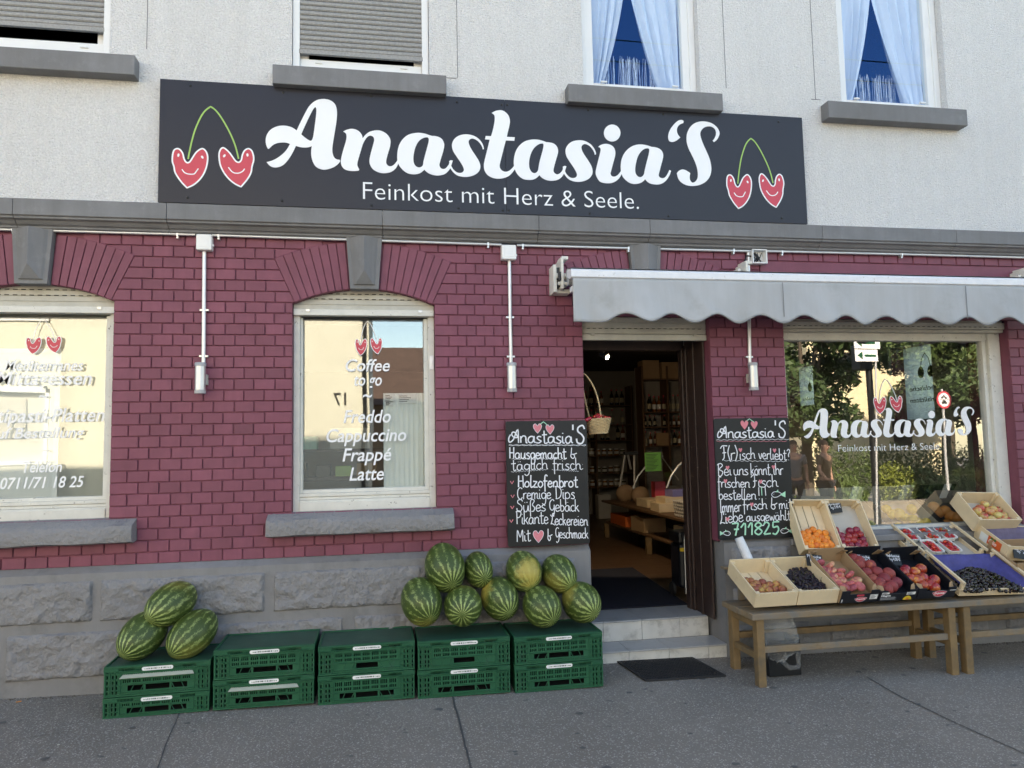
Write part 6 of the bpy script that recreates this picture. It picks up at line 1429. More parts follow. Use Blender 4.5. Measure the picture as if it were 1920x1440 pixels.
# ------------------------------------------------------------------ small things around the stall
p0, p1 = W(1402, 1046, -.22), W(1385, 1008, -.19); t = thing('bag_roll', 'roll of white plastic bags standing behind the first crate', 'bag roll', p0)
mb = MB(); d = (p1-p0); mb.tube([p0-d*.35, p0, p0+d*.5, p1], [.030, .033, .032, .030], 16); mb.build('roll', m_foil, t, smooth=True)
mb = MB(); mb.tube([p1-d*.02, p1+d*.004], .009, 10); mb.tube([p0+Vector((-.035, .02, .02)), p0+Vector((-.05, .03, .08)), p0+Vector((-.02, .03, .15))], .002, 4); mb.build('core', m_card, t)
m_poly = bpy.data.materials.new('clear_plastic_film'); m_poly.use_nodes = True
def poly():
    N = m_poly.node_tree.nodes; L = m_poly.node_tree.links; b = N['Principled BSDF']; b.inputs['Base Color'].default_value = (.75, .77, .78, 1); b.inputs['Roughness'].default_value = .12; b.inputs['Specular IOR Level'].default_value = .9
    t = N.new('ShaderNodeBsdfTransparent'); x = N.new('ShaderNodeMixShader'); x.inputs[0].default_value = .15
    L.new(t.outputs[0], x.inputs[1]); L.new(b.outputs[0], x.inputs[2]); L.new(x.outputs[0], N['Material Output'].inputs[0])
poly()
q = W(1468, 1200, -.50); t = thing('plastic_bag', 'crumpled clear plastic bag hanging under the bench table', 'bag', (q.x, q.y, q.z))
mb = MB()
def crum(d):
    v = Vector((d.x*1.9, d.y*1.9, d.z*1.9)); rdg = lambda k, o: 1-2*abs(noise.noise(v*k+Vector((o, o*2, 5))))
    return .86+.10*noise.noise(v)+.13*rdg(1.5, 1)+.07*rdg(3.1, 4)+.04*rdg(6.3, 8)
mb.ball((q.x-.015, q.y+.03, q.z+.02), (.135, .10, .16), 84, 56, fn=crum); mb.build('film', m_poly, t, smooth=True)
mb = MB(); rr_ = 14
pts = [Vector((q.x+.045+.055*math.cos(u)+.008*math.sin(5*u), q.y-.01+.02*math.sin(2*u), q.z-.115+.065*math.sin(u))) for u in [i*2*math.pi/40 for i in range(41)]]
V = []
for i, p_ in enumerate(pts):
    wd = .010+.008*abs(math.sin(i*.9)); c0 = Vector((q.x+.045, q.y, q.z-.115)); dr = (p_-c0).normalized()
    V += [p_-dr*wd+Vector((0, .012*math.sin(i*1.3), 0)), p_+Vector((0, -.010, 0)), p_+dr*wd]
mb.add(V, [(3*i+k, 3*i+k+1, 3*i+k+4, 3*i+k+3) for i in range(40) for k in range(2)]); mb.build('handle', m_poly, t, smooth=True)
a = W(1432, 1180, -.36); tb = thing('dark_bin', 'black plastic bin standing behind the clear bag', 'bin', (a.x+.06, -.4, GZ(a.x, -.4)))
mb = MB(); z0 = GZ(a.x, -.4)+.002; mb.add([(a.x-.03, -.47, z0), (a.x+.2, -.47, z0), (a.x+.2, -.30, z0), (a.x-.03, -.30, z0), (a.x-.05, -.49, z0+.24), (a.x+.19, -.49, z0+.24), (a.x+.19, -.29, z0+.24), (a.x-.05, -.29, z0+.24)], [(0, 3, 2, 1), (0, 1, 5, 4), (1, 2, 6, 5), (2, 3, 7, 6), (3, 0, 4, 7)]); o = mb.build('tub', m_black, tb); md = o.modifiers.new('t', 'SOLIDIFY'); md.thickness = .003
# doormat with a hole pattern
C4 = [Gd(*p, -.055) for p in ((1164, 1245), (1322, 1240), (1353, 1275), (1194, 1284))]
t = thing('doormat', 'black rubber doormat lying in front of the door steps', 'doormat', (1.93, -.25, GZ(1.93, -.25)))
x0, x1, y0, y1 = C4[3].x+.01, C4[2].x, C4[3].y, C4[0].y-.01
if True:
    mb = MB(); nn, mm_ = 26, 15
    holes = []
    for i in range(nn):
        for j in range(mm_):
            u = .02+(x1-x0-.04)*(i+.5*(j % 2)*0)/nn; v_ = .02+(y1-y0-.04)*j/mm_; holes.append((round(u, 4), round(u+.014, 4), round(v_, 4), round(v_+.018, 4)))
    cut_panel(mb, x1-x0, y1-y0, holes, lambda u, v_: (x0+u-(v_)*.16+.05, y0+v_, GZ(x0+u, y0+v_)+.014))
    o = mb.build('rubber', m_rubber, t); md = o.modifiers.new('t', 'SOLIDIFY'); md.thickness = .010; md.offset = -1
# small litter on the asphalt
rl = random.Random(8)
for i, (px, py) in enumerate(((35, 1312), (110, 1395), (380, 1345), (425, 1343), (850, 1330), (1145, 1262), (1405, 1348), (1440, 1290), (1640, 1260), (1820, 1275), (1265, 1318), (1335, 1347))):
    p = Gd(px, py, GZ(*(lambda q: (q.x, q.y))(Gd(px, py, -.04)))); mb = MB(); w_ = (.028, .012, .006, .005, .004, .008, .012, .022, .012, .012, .009, .007)[i]
    mb.box(-w_/2, w_/2, -.004, .004, 0, .003); o = mb.build('litter_scrap', m_orange if i == 0 else m_cardw); o.location = (p.x, p.y, GZ(p.x, p.y)+.001); o.rotation_euler = (.1, .05, rl.random()*3)
    tag(o, 'small pale scrap of litter on the asphalt' if i else 'orange cigarette end at the foot of the plinth', 'litter', 'litter on the pavement')

rl2 = random.Random(21); mbd = MB()
for i in range(46):
    x = rl2.uniform(-2.6, 4.8); y = rl2.uniform(-1.7, -.15); r0 = rl2.uniform(.006, .020); n = 9; c0 = len(mbd.v)
    z_ = lambda a, b: GZ(a, b)+.0035
    for k in range(n):
        a_ = 2*math.pi*k/n; q = r0*rl2.uniform(.7, 1.3); X, Y_ = x+q*1.3*math.cos(a_), y+q*math.sin(a_); mbd.v.append((X, Y_, z_(X, Y_)))
    mbd.f.append(tuple(range(c0, c0+n))); mbd.m.append(0)
tag(mbd.build('pavement_stain', mat('old_gum', (.10, .095, .09), .8, .2, 30)), kind='structure')
gr = MB()
for i in range(1500):
    x = rl2.uniform(-4, 5.4)
    if 1.42 < x < 2.47: continue
    y = PY-.004-abs(rl2.gauss(0, .022)); s_ = rl2.uniform(.002, .006)*(1 if y > -.09 else .7)
    gr.ball((x, y, GZ(x, y)+s_*.3), (s_, s_, s_*.6), 5, 4)
tag(gr.build('grit', mat('dark_grit', (.11, .095, .075), .9, .3, 60)), 'line of dark grit and dirt along the foot of the plinth', 'dirt', kind='stuff')
# ================================================================== basket in the doorway
pb0, pb1 = W(1103, 782, .05), W(1143, 812, .05)
bx, by = (W(1100, 790, .06).x+W(1143, 790, .06).x)/2, .06; zt, zb = W(1122, 786, .06).z, W(1122, 812, .06).z
t = thing('wicker_basket', 'small pale wicker basket of red cherries hanging in the doorway', 'basket', (bx, by, zb))
mb = MB(); n = 40; RW, RD = .093, .075
rings = 11
for i in range(rings):
    f_ = i/(rings-1); z = zb+(zt-zb)*f_; k = .72+.28*f_; ph = i*math.pi
    pts = []
    for j in range(n+1):
        a = 2*math.pi*j/n; w_ = .0035*math.sin(j*math.pi/2*1.0+ph+.8); pts.append((bx+(RW*k+w_)*math.cos(a), by+(RD*k+w_)*math.sin(a), z+.004*math.cos(a)))
    mb.tube(pts, .0058, 5, cap=False)
for j in range(20):
    a = 2*math.pi*j/20; mb.tube([(bx+RW*.72*math.cos(a), by+RD*.72*math.sin(a), zb), (bx+RW*math.cos(a), by+RD*math.sin(a), zt+.004)], .004, 4)
mb.lathe([(0, zb-.004), (.066, zb-.004), (.066, zb+.004), (0, zb+.004)], 20, M=Matrix.Translation((bx, by, 0)))
mb.build('weave', m_wick, t, smooth=True)
mb = MB(); top = W(1097, 702, .06); P0, P1 = Vector((bx-.028, by+.05, zt)), Vector((bx+.030, by-.06, zt))
pts = [Vector((p.x, by, p.y)) for p in cr([(W(1124, 786, .06).x, zt), (W(1119, 750, .06).x, W(1119, 750, .06).z), (W(1110, 722, .06).x, W(1110, 722, .06).z), (top.x-.002, top.z), (top.x-.022, top.z-.02), (bx-.085, zt+.14), (bx-.05, zt)], False, 5)]
mb.tube([p+Vector((0, -.05+.1*i/len(pts), 0)) for i, p in enumerate(pts)], .0055, 6); mb.build('handle', m_wick, t, smooth=True)
mb = MB(); mb.tube([(top.x-.01, by, top.z-.005), (top.x-.015, by, top.z+.1), (DOOR[0]-.0, by+.03, top.z+.16)], .002, 5); mb.build('hanger', m_black, t)
rc_ = cherry('cherry', m_rcherry, .0145); r_ = random.Random(9)
for i in range(26):
    a = r_.uniform(0, 6.28); q = math.sqrt(r_.random()); o = rc_ if i == 0 else dup(rc_)
    o.location = (bx+.082*q*math.cos(a), by+.065*q*math.sin(a), zt+.004+.016*(1-q)+r_.uniform(0, .014)) if i > 2 else (bx-.10+.012*i, by-.05, zt-.006+.005*i)
    o.rotation_euler = (r_.uniform(-1.5, 1.5), r_.uniform(-1.5, 1.5), r_.uniform(0, 6)); tag(o, 'shiny red cherry in the hanging basket', 'cherry', 'red cherries in the basket')

# ================================================================== inside the shop
m_woodin = mat('shop_shelf_wood', (.12, .065, .032), .6, .15, 6)
m_paper = mat('brown_paper', (.30, .19, .11), .8, .1, 12, .3, 30)
m_egg = mat('grey_egg_tray', (.42, .39, .34), .9, .06, 20)
def boxo(name, mats, lab, cat, x0, x1, y0, y1, z0, z1, rz=0, grp=None, bev=.003):
    mb = MB(); mb.box(-(x1-x0)/2, (x1-x0)/2, -(y1-y0)/2, (y1-y0)/2, 0, z1-z0); o = mb.build(name, mats, bevel=bev); o.location = ((x0+x1)/2, (y0+y1)/2, z0); o.rotation_euler = (0, 0, R(rz)); return tag(o, lab, cat, grp)
# inner mat
m4 = [Gd(*p, .206) for p in ((1095, 1141), (1299, 1139), (1186, 1065), (1085, 1065))]
mb = MB(); V = [(m4[0].x, .615, .205), (m4[1].x, .615, .205), (m4[2].x, m4[2].y, .205), (1.3, m4[2].y, .205)]
mb.add(V+[(v_[0], v_[1], .213) for v_ in V], [(0, 3, 2, 1), (4, 5, 6, 7), (0, 1, 5, 4), (1, 2, 6, 5), (2, 3, 7, 6), (3, 0, 4, 7)]); tag(mb.build('entrance_mat', m_bluemat), 'dark blue ribbed mat inside the door', 'mat')
# spot lamps on the ceiling
t = thing('ceiling_spot', 'lit spotlight under the dark shop ceiling', 'lamp', W(1138, 668, 2.2))
q = W(1137, 668, 2.2); d = Vector((.55, -.75, -.35)).normalized(); M_ = Matrix.Translation(q) @ d.to_track_quat('Z', 'Y').to_matrix().to_4x4()
mb = MB(); mb.lathe([(.0, -.09), (.022, -.088), (.032, .0), (.034, .012), (.028, .012), (.026, .002)], 14, M=M_); mb.tube([q-d*.05, q+Vector((.0, 0, .1)), (q.x, q.y, IZ)], .006, 6); mb.build('housing', m_galv, t, smooth=True)
mb = MB(); mb.lathe([(0, .004), (.010, .004)], 14, M=M_); mb.build('bulb', emis('lamp_glow', (1, .9, .7), 2), t)
ll = bpy.data.lights.new('spot_light', 'SPOT'); ll.energy = 15; ll.color = (1, .8, .58); ll.spot_size = R(110); ll.shadow_soft_size = .03
lo = bpy.data.objects.new('spot_light', ll); COL.objects.link(lo); lo.location = q+d*.03; lo.rotation_euler = Vector((-.25, -.75, .75)).to_track_quat('Z', 'Y').to_euler(); child(lo, t)
# bottles
def bottle(name, m_glass, m_lab, h, r, neck=.35):
    mb = MB(); b_ = h*(1-neck)
    mb.lathe([(0, 0), (r*.95, 0), (r, .006), (r, b_*.88), (r*.8, b_), (r*.34, b_+h*.10), (r*.30, h*.93), (r*.36, h*.93), (r*.36, h), (0, h)], 12)
    mb.lathe([(r*1.01, b_*.25), (r*1.01, b_*.72)], 12, m=1); mb.lathe([(r*.38, h*.90), (r*.38, h*1.003), (0, h*1.003)], 10, m=2)
    return mb.build(name, [m_glass, m_lab, MATS['red_vinyl']], smooth=True)
def jar(name, m_in, h, r):
    mb = MB(); mb.lathe([(0, 0), (r, 0), (r, h*.8), (r*.85, h*.84)], 12); mb.lathe([(r*.9, h*.82), (r*.92, h), (0, h)], 12, m=1); mb.lathe([(r*1.01, h*.2), (r*1.01, h*.6)], 12, m=2); return mb.build(name, [m_in, m_galv, m_glabel], smooth=True)
def bglass(n_, c, r=.12): return mat(n_, c, r, .05, 5, spec=.8, coat=.5)
B = [bottle('bottle', bglass('dark_wine_glass', (.008, .012, .008)), mat('cream_label', (.45, .40, .28), .7), .30, .037), bottle('bottle', bglass('clear_spirit_glass', (.30, .30, .28)), MATS['cream_label'], .29, .034), bottle('bottle', bglass('amber_glass', (.20, .07, .012)), m_glabel, .27, .035), bottle('bottle', bglass('ruby_glass', (.10, .012, .012)), MATS['cream_label'], .28, .033)]
J = [jar('jar', bglass('olive_jar', (.08, .08, .02)), .10, .036), jar('jar', bglass('honey_jar', (.28, .12, .015)), .11, .036), jar('jar', bglass('pale_jar', (.30, .27, .2)), .12, .045)]
usedp = set()
def put(pr, loc, lab, cat, grp, s=1):
    o = pr if pr.name not in usedp else dup(pr); usedp.add(pr.name); o.location = loc; o.scale = (s, s, s); o.rotation_euler = (0, 0, rl.uniform(0, 6.28)); tag(o, lab, cat, grp)
BL = ['dark wine bottle with cream label on a shop shelf', 'clear bottle with cream label on a shop shelf', 'amber bottle with white label on a shop shelf', 'ruby red bottle on a shop shelf']
JL = ['jar of dark olives on the back shelf', 'jar of honey on the back shelf', 'tall pale preserve jar on the back shelf']
def unit(name, lab, x0, x1, y0, y1, zs, ztop, posts):
    t = thing(name, lab, 'shelf', ((x0+x1)/2, y0, .205))
    for z in zs: mb = MB(); mb.box(x0, x1, y0, y1, z-.02, z); mb.build('shelf_board', m_woodin, t, bevel=.002)
    for x in posts: mb = MB(); mb.box(x-.015, x+.015, y0+.002, y1, .205, ztop); mb.build('upright', m_woodin, t)
    mb = MB(); mb.box(x0-.02, x1+.02, y1+.002, y1+.015, .205, ztop); mb.build('back_panel', m_iwall, t)
YB = 8.1; zsb = [W(1100, p, YB).z for p in (760, 797, 826, 855, 888, 914)]
xa, xb = W(1088, 800, YB).x-.6, W(1186, 800, YB).x; unit('wine_shelf', 'tall dark shelf of wine and jars at the back of the shop', xa, xb, YB, YB+.35, zsb, 2.6, [xa, (xa+xb)/2+.1, xb])
for k, z in enumerate(zsb):
    x = xa+.35
    while x < xb-.1:
        if k < 3: 
            j = (0, 1, 0)[k] if rl.random() < .85 else 2
            if rl.random() < .85: put(B[j], (x, YB+.1, z), BL[j], 'bottle', 'bottles on the shelves')
            x += .10
        else:
            j = rl.randrange(3)
            if rl.random() < .85: put(J[j], (x, YB+.1, z), JL[j], 'jar', 'jars on the back shelf', 1.15)
            x += .12
YR = 6.1; x0, x1 = W(1206, 750, YR).x, 5.25; zsr = [W(1208, p, YR).z for p in (710, 772, 800, 836)]
unit('spirits_rack', 'wooden rack of spirits behind the deli counter', x0, x1, YR, YR+.3, zsr, 2.75, [x0, x0+.42, x0+.82, x1])
for k, z in enumerate(zsr[1:]):
    x = x0+.05
    while x < x1-.05:
        j = rl.choice((0, 1, 2, 3))
        if rl.random() < .9: put(B[j], (x, YR+.09, z), BL[j], 'bottle', 'bottles on the shelves', .95 if k == 0 else .62 if k == 1 else .8)
        x += .082
for i, (a, b_, h) in enumerate(((.02, .3, .3), (.34, .7, .27), (.74, 1.0, .33))): boxo('carton', (m_card, m_card, m_blackbox)[i], ('square brown carton on top of the rack', 'wide brown carton on top of the rack', 'black carton on top of the rack')[i], 'box', x0+a, x0+b_, YR+.02, YR+.27, zsr[0]+.001, zsr[0]+h)
boxo('notice_board', m_card, 'gift box with scalloped print on the rack above the counter', 'box', x0+.18, x0+.38, YR-.06, YR-.02, zsr[3], zsr[3]+.2)
# deli counter
t = thing('deli_counter', 'glass fronted deli counter with curved chrome ribs', 'counter', (4.2, 3.6, .205))
mb = MB(); mb.box(3.85, 4.7, 2.6, 5.1, .206, .88); mb.build('body', m_black, t, bevel=.01)
ribs = []
for (yy, pts_) in ((4.8, [(1184, 921), (1196, 893), (1213, 872), (1232, 860), (1243, 855)]), (3.1, [(1250, 915), (1258, 893), (1272, 873), (1288, 860), (1300, 853)])):
    P = [W(px, py, yy) for px, py in pts_]; ribs.append([Vector((p.x, yy, p.z)) for p in P])
ribs[1] = [Vector((p.x, 3.1, p.z)) for p in [a+(b_-a)*1 for a, b_ in zip(ribs[1], ribs[1])]]
for rb_ in ribs: mb = MB(); mb.tube(rb_, .012, 8); mb.build('chrome_rib', m_galv, t, smooth=True)
mb = MB(); mb.tube([W(1240, 855, 4.8), W(1272, 900, 3.6)], .008, 6); mb.build('glass_strut', m_galv, t)
mb = MB(); n = len(ribs[0]); mb.add(ribs[0]+ribs[1], [(i, i+1, n+i+1, n+i) for i in range(n-1)]); mb.build('curved_glass', glassm('counter_glass', .10), t, smooth=True)
mb = MB(); mb.box(3.9, 4.65, 2.7, 5.0, .881, .90); mb.build('tray', m_galv, t)
q0, q1 = W(1210, 884, 3.6), W(1239, 848, 3.6)
mb = MB(); mb.box(q0.x, q1.x, 3.598, 3.601, q0.z, q1.z); t2 = thing('green_notice', 'bright green printed price list on the deli glass', 'notice', (q0.x, 3.6, q0.z)); mb.build('sheet', mat('green_paper', (.12, .36, .07), .7), t2)
mb = MB()
for i in range(12): z = q0.z+(q1.z-q0.z)*(.06+.075*i); mb.box(q0.x+.015, q0.x+(q1.x-q0.x)*(.55+.35*((i*5) % 4)/4), 3.5965, 3.5975, z, z+.006)
mb.build('print', m_ink, t2)
t3 = thing('step_ladder', 'aluminium step ladder leaning at the counter end', 'ladder', (3.3, 5.4, .205)); mb = MB()
for a, b_ in (((1172, 853), (1160, 925)), ((1189, 853), (1190, 925)), ((1177, 853), (1183, 880))):
    mb.tube([W(*a, 5.4), W(*b_, 5.3)], .017, 6)
mb.build('rail', m_alu, t3); mb = MB(); mb.box(W(1170, 853, 5.4).x, W(1195, 853, 5.4).x, 5.35, 5.45, W(1170, 853, 5.4).z, W(1170, 851, 5.4).z+.03); mb.build('top_step', m_black, t3)
# produce table
t = thing('produce_table', 'long low wooden table with a lower shelf inside the shop', 'table', (3.4, 3.4, .205)); za = .72
mb = MB(); mb.box(3.06, 3.66, 1.6, 5.1, za-.03, za); mb.build('top', m_woodin, t, bevel=.004)
mb = MB(); mb.box(3.10, 3.62, 1.65, 5.05, .40, .425); mb.build('lower_shelf', m_woodin, t, bevel=.003)
for yl in (1.7, 3.3, 4.99):
    for xl in (3.09, 3.6): mb = MB(); mb.box(xl-.03, xl+.03, yl-.03, yl+.03, .206, za-.031) if False else mb.box(xl-.03, xl+.03, yl-.03, yl+.03, .206, .399) or mb.box(xl-.028, xl+.028, yl-.03, yl+.03, .426, za-.0305); mb.build('leg', m_legwood, t, bevel=.003)
def pouch(lab, x, y, z, w_, h):
    mb = MB(); mb.ball((0, 0, h*.5), (w_/2, w_*.35, h*.55), 12, 9, fn=lambda d: 1+.1*noise.noise(d*4)); o = mb.build('paper_bag', m_paper, smooth=True); o.location = (x, y, z); tag(o, lab, 'bag')
pouch('rounded brown paper bag at the far end of the table', 3.30, 4.75, za, .26, .22); pouch('brown paper bag nearer on the table', 3.38, 4.35, za, .26, .21)
boxo('sweet_box', m_red, 'red tin on the table of the shop', 'tin', 3.42, 3.56, 3.9, 4.04, za+.10, za+.30); boxo('carton', m_pine, 'small wooden box under the red tin', 'box', 3.2, 3.6, 3.6, 4.0, za+.001, za+.098)
boxo('wood_box', m_pine, 'flat wooden box on the shop table', 'box', 3.12, 3.55, 2.95, 3.3, za+.001, za+.10, -4); boxo('wood_box', m_pine, 'pale box stacked on the flat wooden box', 'box', 3.18, 3.5, 2.98, 3.25, za+.101, za+.17, 3)
boxo('flyer_box', mat('lilac_box', (.22, .20, .42), .6), 'lilac leaflet box on top of the pale box', 'box', 3.28, 3.52, 3.0, 3.2, za+.171, za+.25, 5)
for i in range(5):
    mb = MB(); nx, ny = 12, 12; V = []
    for j in range(ny+1):
        for k in range(nx+1): V.append((.30*k/nx, .30*j/ny, .012*math.cos(k*math.pi)*math.cos(j*math.pi)+.012))
    mb.add(V, [(j*(nx+1)+k, j*(nx+1)+k+1, (j+1)*(nx+1)+k+1, (j+1)*(nx+1)+k) for j in range(ny) for k in range(nx)]); o = mb.build('egg_tray', m_egg, smooth=False); md = o.modifiers.new('t', 'SOLIDIFY'); md.thickness = .004
    o.location = (3.10, 2.2+.01*i, za+.004+.036*i); tag(o, 'grey egg tray, %s of the stack on the table' % ('bottom', 'second', 'middle', 'fourth', 'topmost')[i], 'egg tray', 'egg trays on the table')
boxo('carton', mat('orange_carton', (.55, .11, .02), .6), 'orange carton on the lower table shelf', 'box', 3.11, 3.55, 4.2, 4.85, .426, .56); boxo('carton', m_card, 'plain brown carton on the lower table shelf', 'box', 3.11, 3.4, 3.55, 3.95, .426, .60, 4)
lw = wood_tray('wooden_crate', 'small wooden crate with blue paper on the lower table shelf', Matrix.Translation((3.30, 2.75, .427)) @ Matrix.Rotation(R(-80), 4, 'Z'), .4, .28, .15, liner=m_blue)
for i in range(7): boxo('folded_tray', m_egg, 'folded card tray in the row on the lower shelf', 'tray', 3.12, 3.45, 2.0+.05*i, 2.03+.05*i, .427, .64, 3*(-1)**i, 'folded card trays', .002)
a = Gd(1155, 972, .205); boxo('carton', m_cardw, 'white carton with a round print standing on the floor at the back', 'box', 3.72, 3.95, 7.5, 7.7, .206, .62)
# black shopping trolley
t = thing('shopping_trolley', 'black printed shopping trolley just inside the door frame', 'trolley', (2.55, .95, .205)); mb = MB(); mb.box(2.46, 2.74, .82, 1.05, .29, .66); mb.build('bag', m_blackbox, t, bevel=.03)
mb = MB(); mb.box(2.455, 2.745, .815, 1.055, .662, .76); mb.build('flap', m_black, t, bevel=.02)
mb = MB(); mb.tube([(2.50, .81, .25), (2.50, .80, .7), (2.52, .80, .86), (2.68, .80, .86), (2.70, .80, .7), (2.70, .81, .25)], .007, 6); mb.build('handle', m_galv, t, smooth=True)
for xw in (2.45, 2.75): mb = MB(); mb.lathe([(0, -.012), (.055, -.012), (.06, 0), (.055, .012), (0, .012)], 16, M=Matrix.Translation((xw, .98, .266)) @ Matrix.Rotation(R(90), 4, 'Y')); mb.build('wheel', m_rubber, t, smooth=True)
mb = MB(); mb.box(2.462, 2.50, .8175, .8195, .60, .63); mb.build('yellow_tag', m_lemon, t); mb = MB(); mb.box(2.57, 2.72, .8175, .8195, .42, .47); mb.build('green_print', m_green, t)
v, f = fill2d([[(2.6+.05*math.cos(i*1.05)*(1 if i % 2 else .5), .545+.045*math.sin(i*1.05)*(1 if i % 2 else .5)) for i in range(6)]], .001); mb = MB(); mb.add(facing(v, .8185), f); mb.build('white_print', m_letter, t)

# goods behind the display window
boxes = [(3.42, 3.98, 'pears', m_pear, 'green pear in the box behind the display window', 8), (4.05, 4.45, 'lemons', m_lemon, 'yellow lemon in the box behind the display window', 11), (4.5, 4.85, 'oranges', m_orange, 'orange in the box behind the display window', 8)]
t = thing('display_deck', 'dark raised deck behind the shop window', 'shelf', (4, .4, .2)); mb = MB(); mb.box(3.05, 5.0, .465, .95, .60, .72); mb.box(3.05, 5.0, .22, .4649, .70, .72); mb.build('deck', m_woodin, t)
for k, (a, b_, nm, m_, lab, cnt) in enumerate(boxes):
    Mx = frameM(((a+b_)/2, .24, .73), 32)
    tt = thing('fruit_carton', 'open card box of %s behind the display window' % nm, 'box', Mx.translation, Mx.to_euler(), 'card boxes behind the glass'); w_ = b_-a
    mb = MB(); mb.box(-w_/2, w_/2, 0, .005, 0, .09); mb.box(-w_/2, -w_/2+.005, .0055, .4, 0, .09); mb.box(w_/2-.005, w_/2, .0055, .4, 0, .09); mb.box(-w_/2, w_/2, .4, .405, 0, .20); mb.box(-w_/2+.0055, w_/2-.0055, .0055, .3995, .001, .006); mb.build('panel', (m_cardw, m_cardw, m_blackbox)[k], tt, local=True)
    mb = MB(); mb.box(w_/2-.12, w_/2-.05, .3955, .3975, .06, .21); mb.build('paper_sheet', m_glabel, tt, local=True)
    pr = ball_fruit('pear' if k == 0 else 'lemon' if k == 1 else 'orange', m_, .035, 0, .06, 1.2 if k < 2 else 1)
    for i in range(cnt):
        o = pr if i == 0 else dup(pr); o.location = Mx @ Vector((-w_/2+.05+(w_-.1)*((i*.37) % 1), .05+.26*((i*.61) % 1), .048+.02*(i % 2))); o.rotation_euler = (rl.uniform(-1.5, 1.5), rl.uniform(0, 1.5), rl.uniform(0, 6)); s = 1.1 if k < 2 else 1.35; o.scale = (s, s, s); tag(o, lab, nm[:-1], nm+' behind the glass'); 
        if 'r' in o and i == cnt-1: pass
    for o in [q for q in bpy.data.objects if 'r' in q.keys()]: del o['r']
# lettered film on the side windows, read from inside
m_film = bpy.data.materials.new('pale_window_film'); m_film.use_nodes = True
N = m_film.node_tree.nodes; L = m_film.node_tree.links; b_ = N['Principled BSDF']; b_.inputs['Base Color'].default_value = (.62, .75, .78, 1); tr = N.new('ShaderNodeBsdfTranslucent'); tr.inputs[0].default_value = (.66, .80, .84, 1); x_ = N.new('ShaderNodeMixShader'); x_.inputs[0].default_value = .75
L.new(b_.outputs[0], x_.inputs[1]); L.new(tr.outputs[0], x_.inputs[2]); L.new(x_.outputs[0], N['Material Output'].inputs[0])
for k, (p, q, zl, zh) in enumerate(SIDEW):
    t = thing('side_window', ('side window film lettered for greek specialities, seen through the shop', 'farther side window film lettered for seasonal goods')[k], 'window', (XR-.2, (p+q)/2, zl)); t['group'] = 'lettered side windows'
    mb = MB(); mb.box(XR-.152, XR-.148, p, q, zl, zh); mb.build('film', m_film, t)
    mb = MB()
    for i, (body, zz, ch) in enumerate(((('Griechische', zl+.30, .06), ('Spezialit\u00e4ten', zl+.18, .06), ('Ouzo', zl+.05, .06)), (('Saisonales', zl+.08, .05),))[k]):
        v, f = text2d(body, .2, .01, .0005); x0_, x1_ = min(c.x for c in v), max(c.x for c in v); sx = (q-p)*.8/(x1_-x0_)*(.5 if body == 'Ouzo' else 1)
        mb.add([Vector((XR-.1535-c.z, q-(q-p)*.1-(x1_-c.x)*sx if False else p+(q-p)*.1+(c.x-x0_)*sx, zz+c.y*ch*1.2)) for c in v], f)
    for s in (-1, 1):
        v, f = fill2d([[(.045*math.cos(a)*(1+.25*math.sin(a)), .06*math.sin(a)-.02*abs(math.cos(a))) for a in [i*.5236 for i in range(12)]]], .0005); mb.add([Vector((XR-.1535-c.z, (p+q)/2+s*.07+c.x, zh-.27+c.y)) for c in v], f)
        mb.tube([(XR-.153, (p+q)/2+s*.07, zh-.23), (XR-.153, (p+q)/2+s*.05, zh-.14), (XR-.153, (p+q)/2, zh-.08)], .004, 4)
    mb.build('film_lettering', m_ink, t)

# ================================================================== across the street (seen as reflections)
m_yellow = mat('yellow_render', (.69, .675, .575), .9, .05, 1.5, .2, 30)
t = thing('yellow_house', 'yellow rendered house across the street', 'building', (-8, -16, -.6)); YO = -12.5
mb = MB(); loops = [[(-22, -.8), (-.34, -.8), (-.34, 7.2), (-22, 7.2)], [(-9.3, 1.3), (-7.35, 1.3), (-7.35, 3.05), (-9.3, 3.05)], [(-9.3, 4.5), (-7.35, 4.5), (-7.35, 5.9), (-9.3, 5.9)]]
v, f = fill2d(loops, .1); mb.add([Vector((p.x, YO-.1-p.z, p.y)) for p in v], f); mb.box(-22, -.34, -20, -12.71, -.8, 7.2); mb.build('wall', m_yellow, t)
mb = MB(); mb.add([(-22.5, -12.2, 7.2), (0, -12.2, 7.2), (0, -16.3, 9.4), (-22.5, -16.3, 9.4), (0, -20.4, 7.2), (-22.5, -20.4, 7.2)], [(0, 1, 2, 3), (3, 2, 4, 5), (1, 4, 2), (0, 3, 5)]); mb.build('roof', m_roof, t)
for (z0, z1) in ((1.3, 3.05), (4.5, 5.9)):
    mb = MB(); x0, x1 = -9.3, -7.35
    mb.box(x0, x0+.08, YO-.15, YO+.03, z0, z1); mb.box(x1-.08, x1, YO-.15, YO+.03, z0, z1); mb.box(x0, x1, YO-.15, YO+.04, z0, z0+.08); mb.box(x0, x1, YO-.15, YO+.03, z1-.1, z1); w_ = mb.build('window', m_pvc, t)
    mb = MB()
    for i in range(20): mb.box(x0+.08, x1-.5, YO-.10, YO-.085+.008*(i % 2), z0+.6+i*.045, z0+.6+i*.045+.04)
    mb.box(x0+.08, x1-.08, YO-.14, YO-.13, z0, z1); child(mb.build('shutter', m_cream, t), w_)
v, f = text2d('17', 0, .01, .01); mb = MB(); x_ = MIR(654, 748, YO)
mb.add([Vector((x_.x-c.x*.35, YO+.012+c.z, x_.z-.15+c.y*.40)) for c in v], f); mb.build('house_number', m_ink, t)
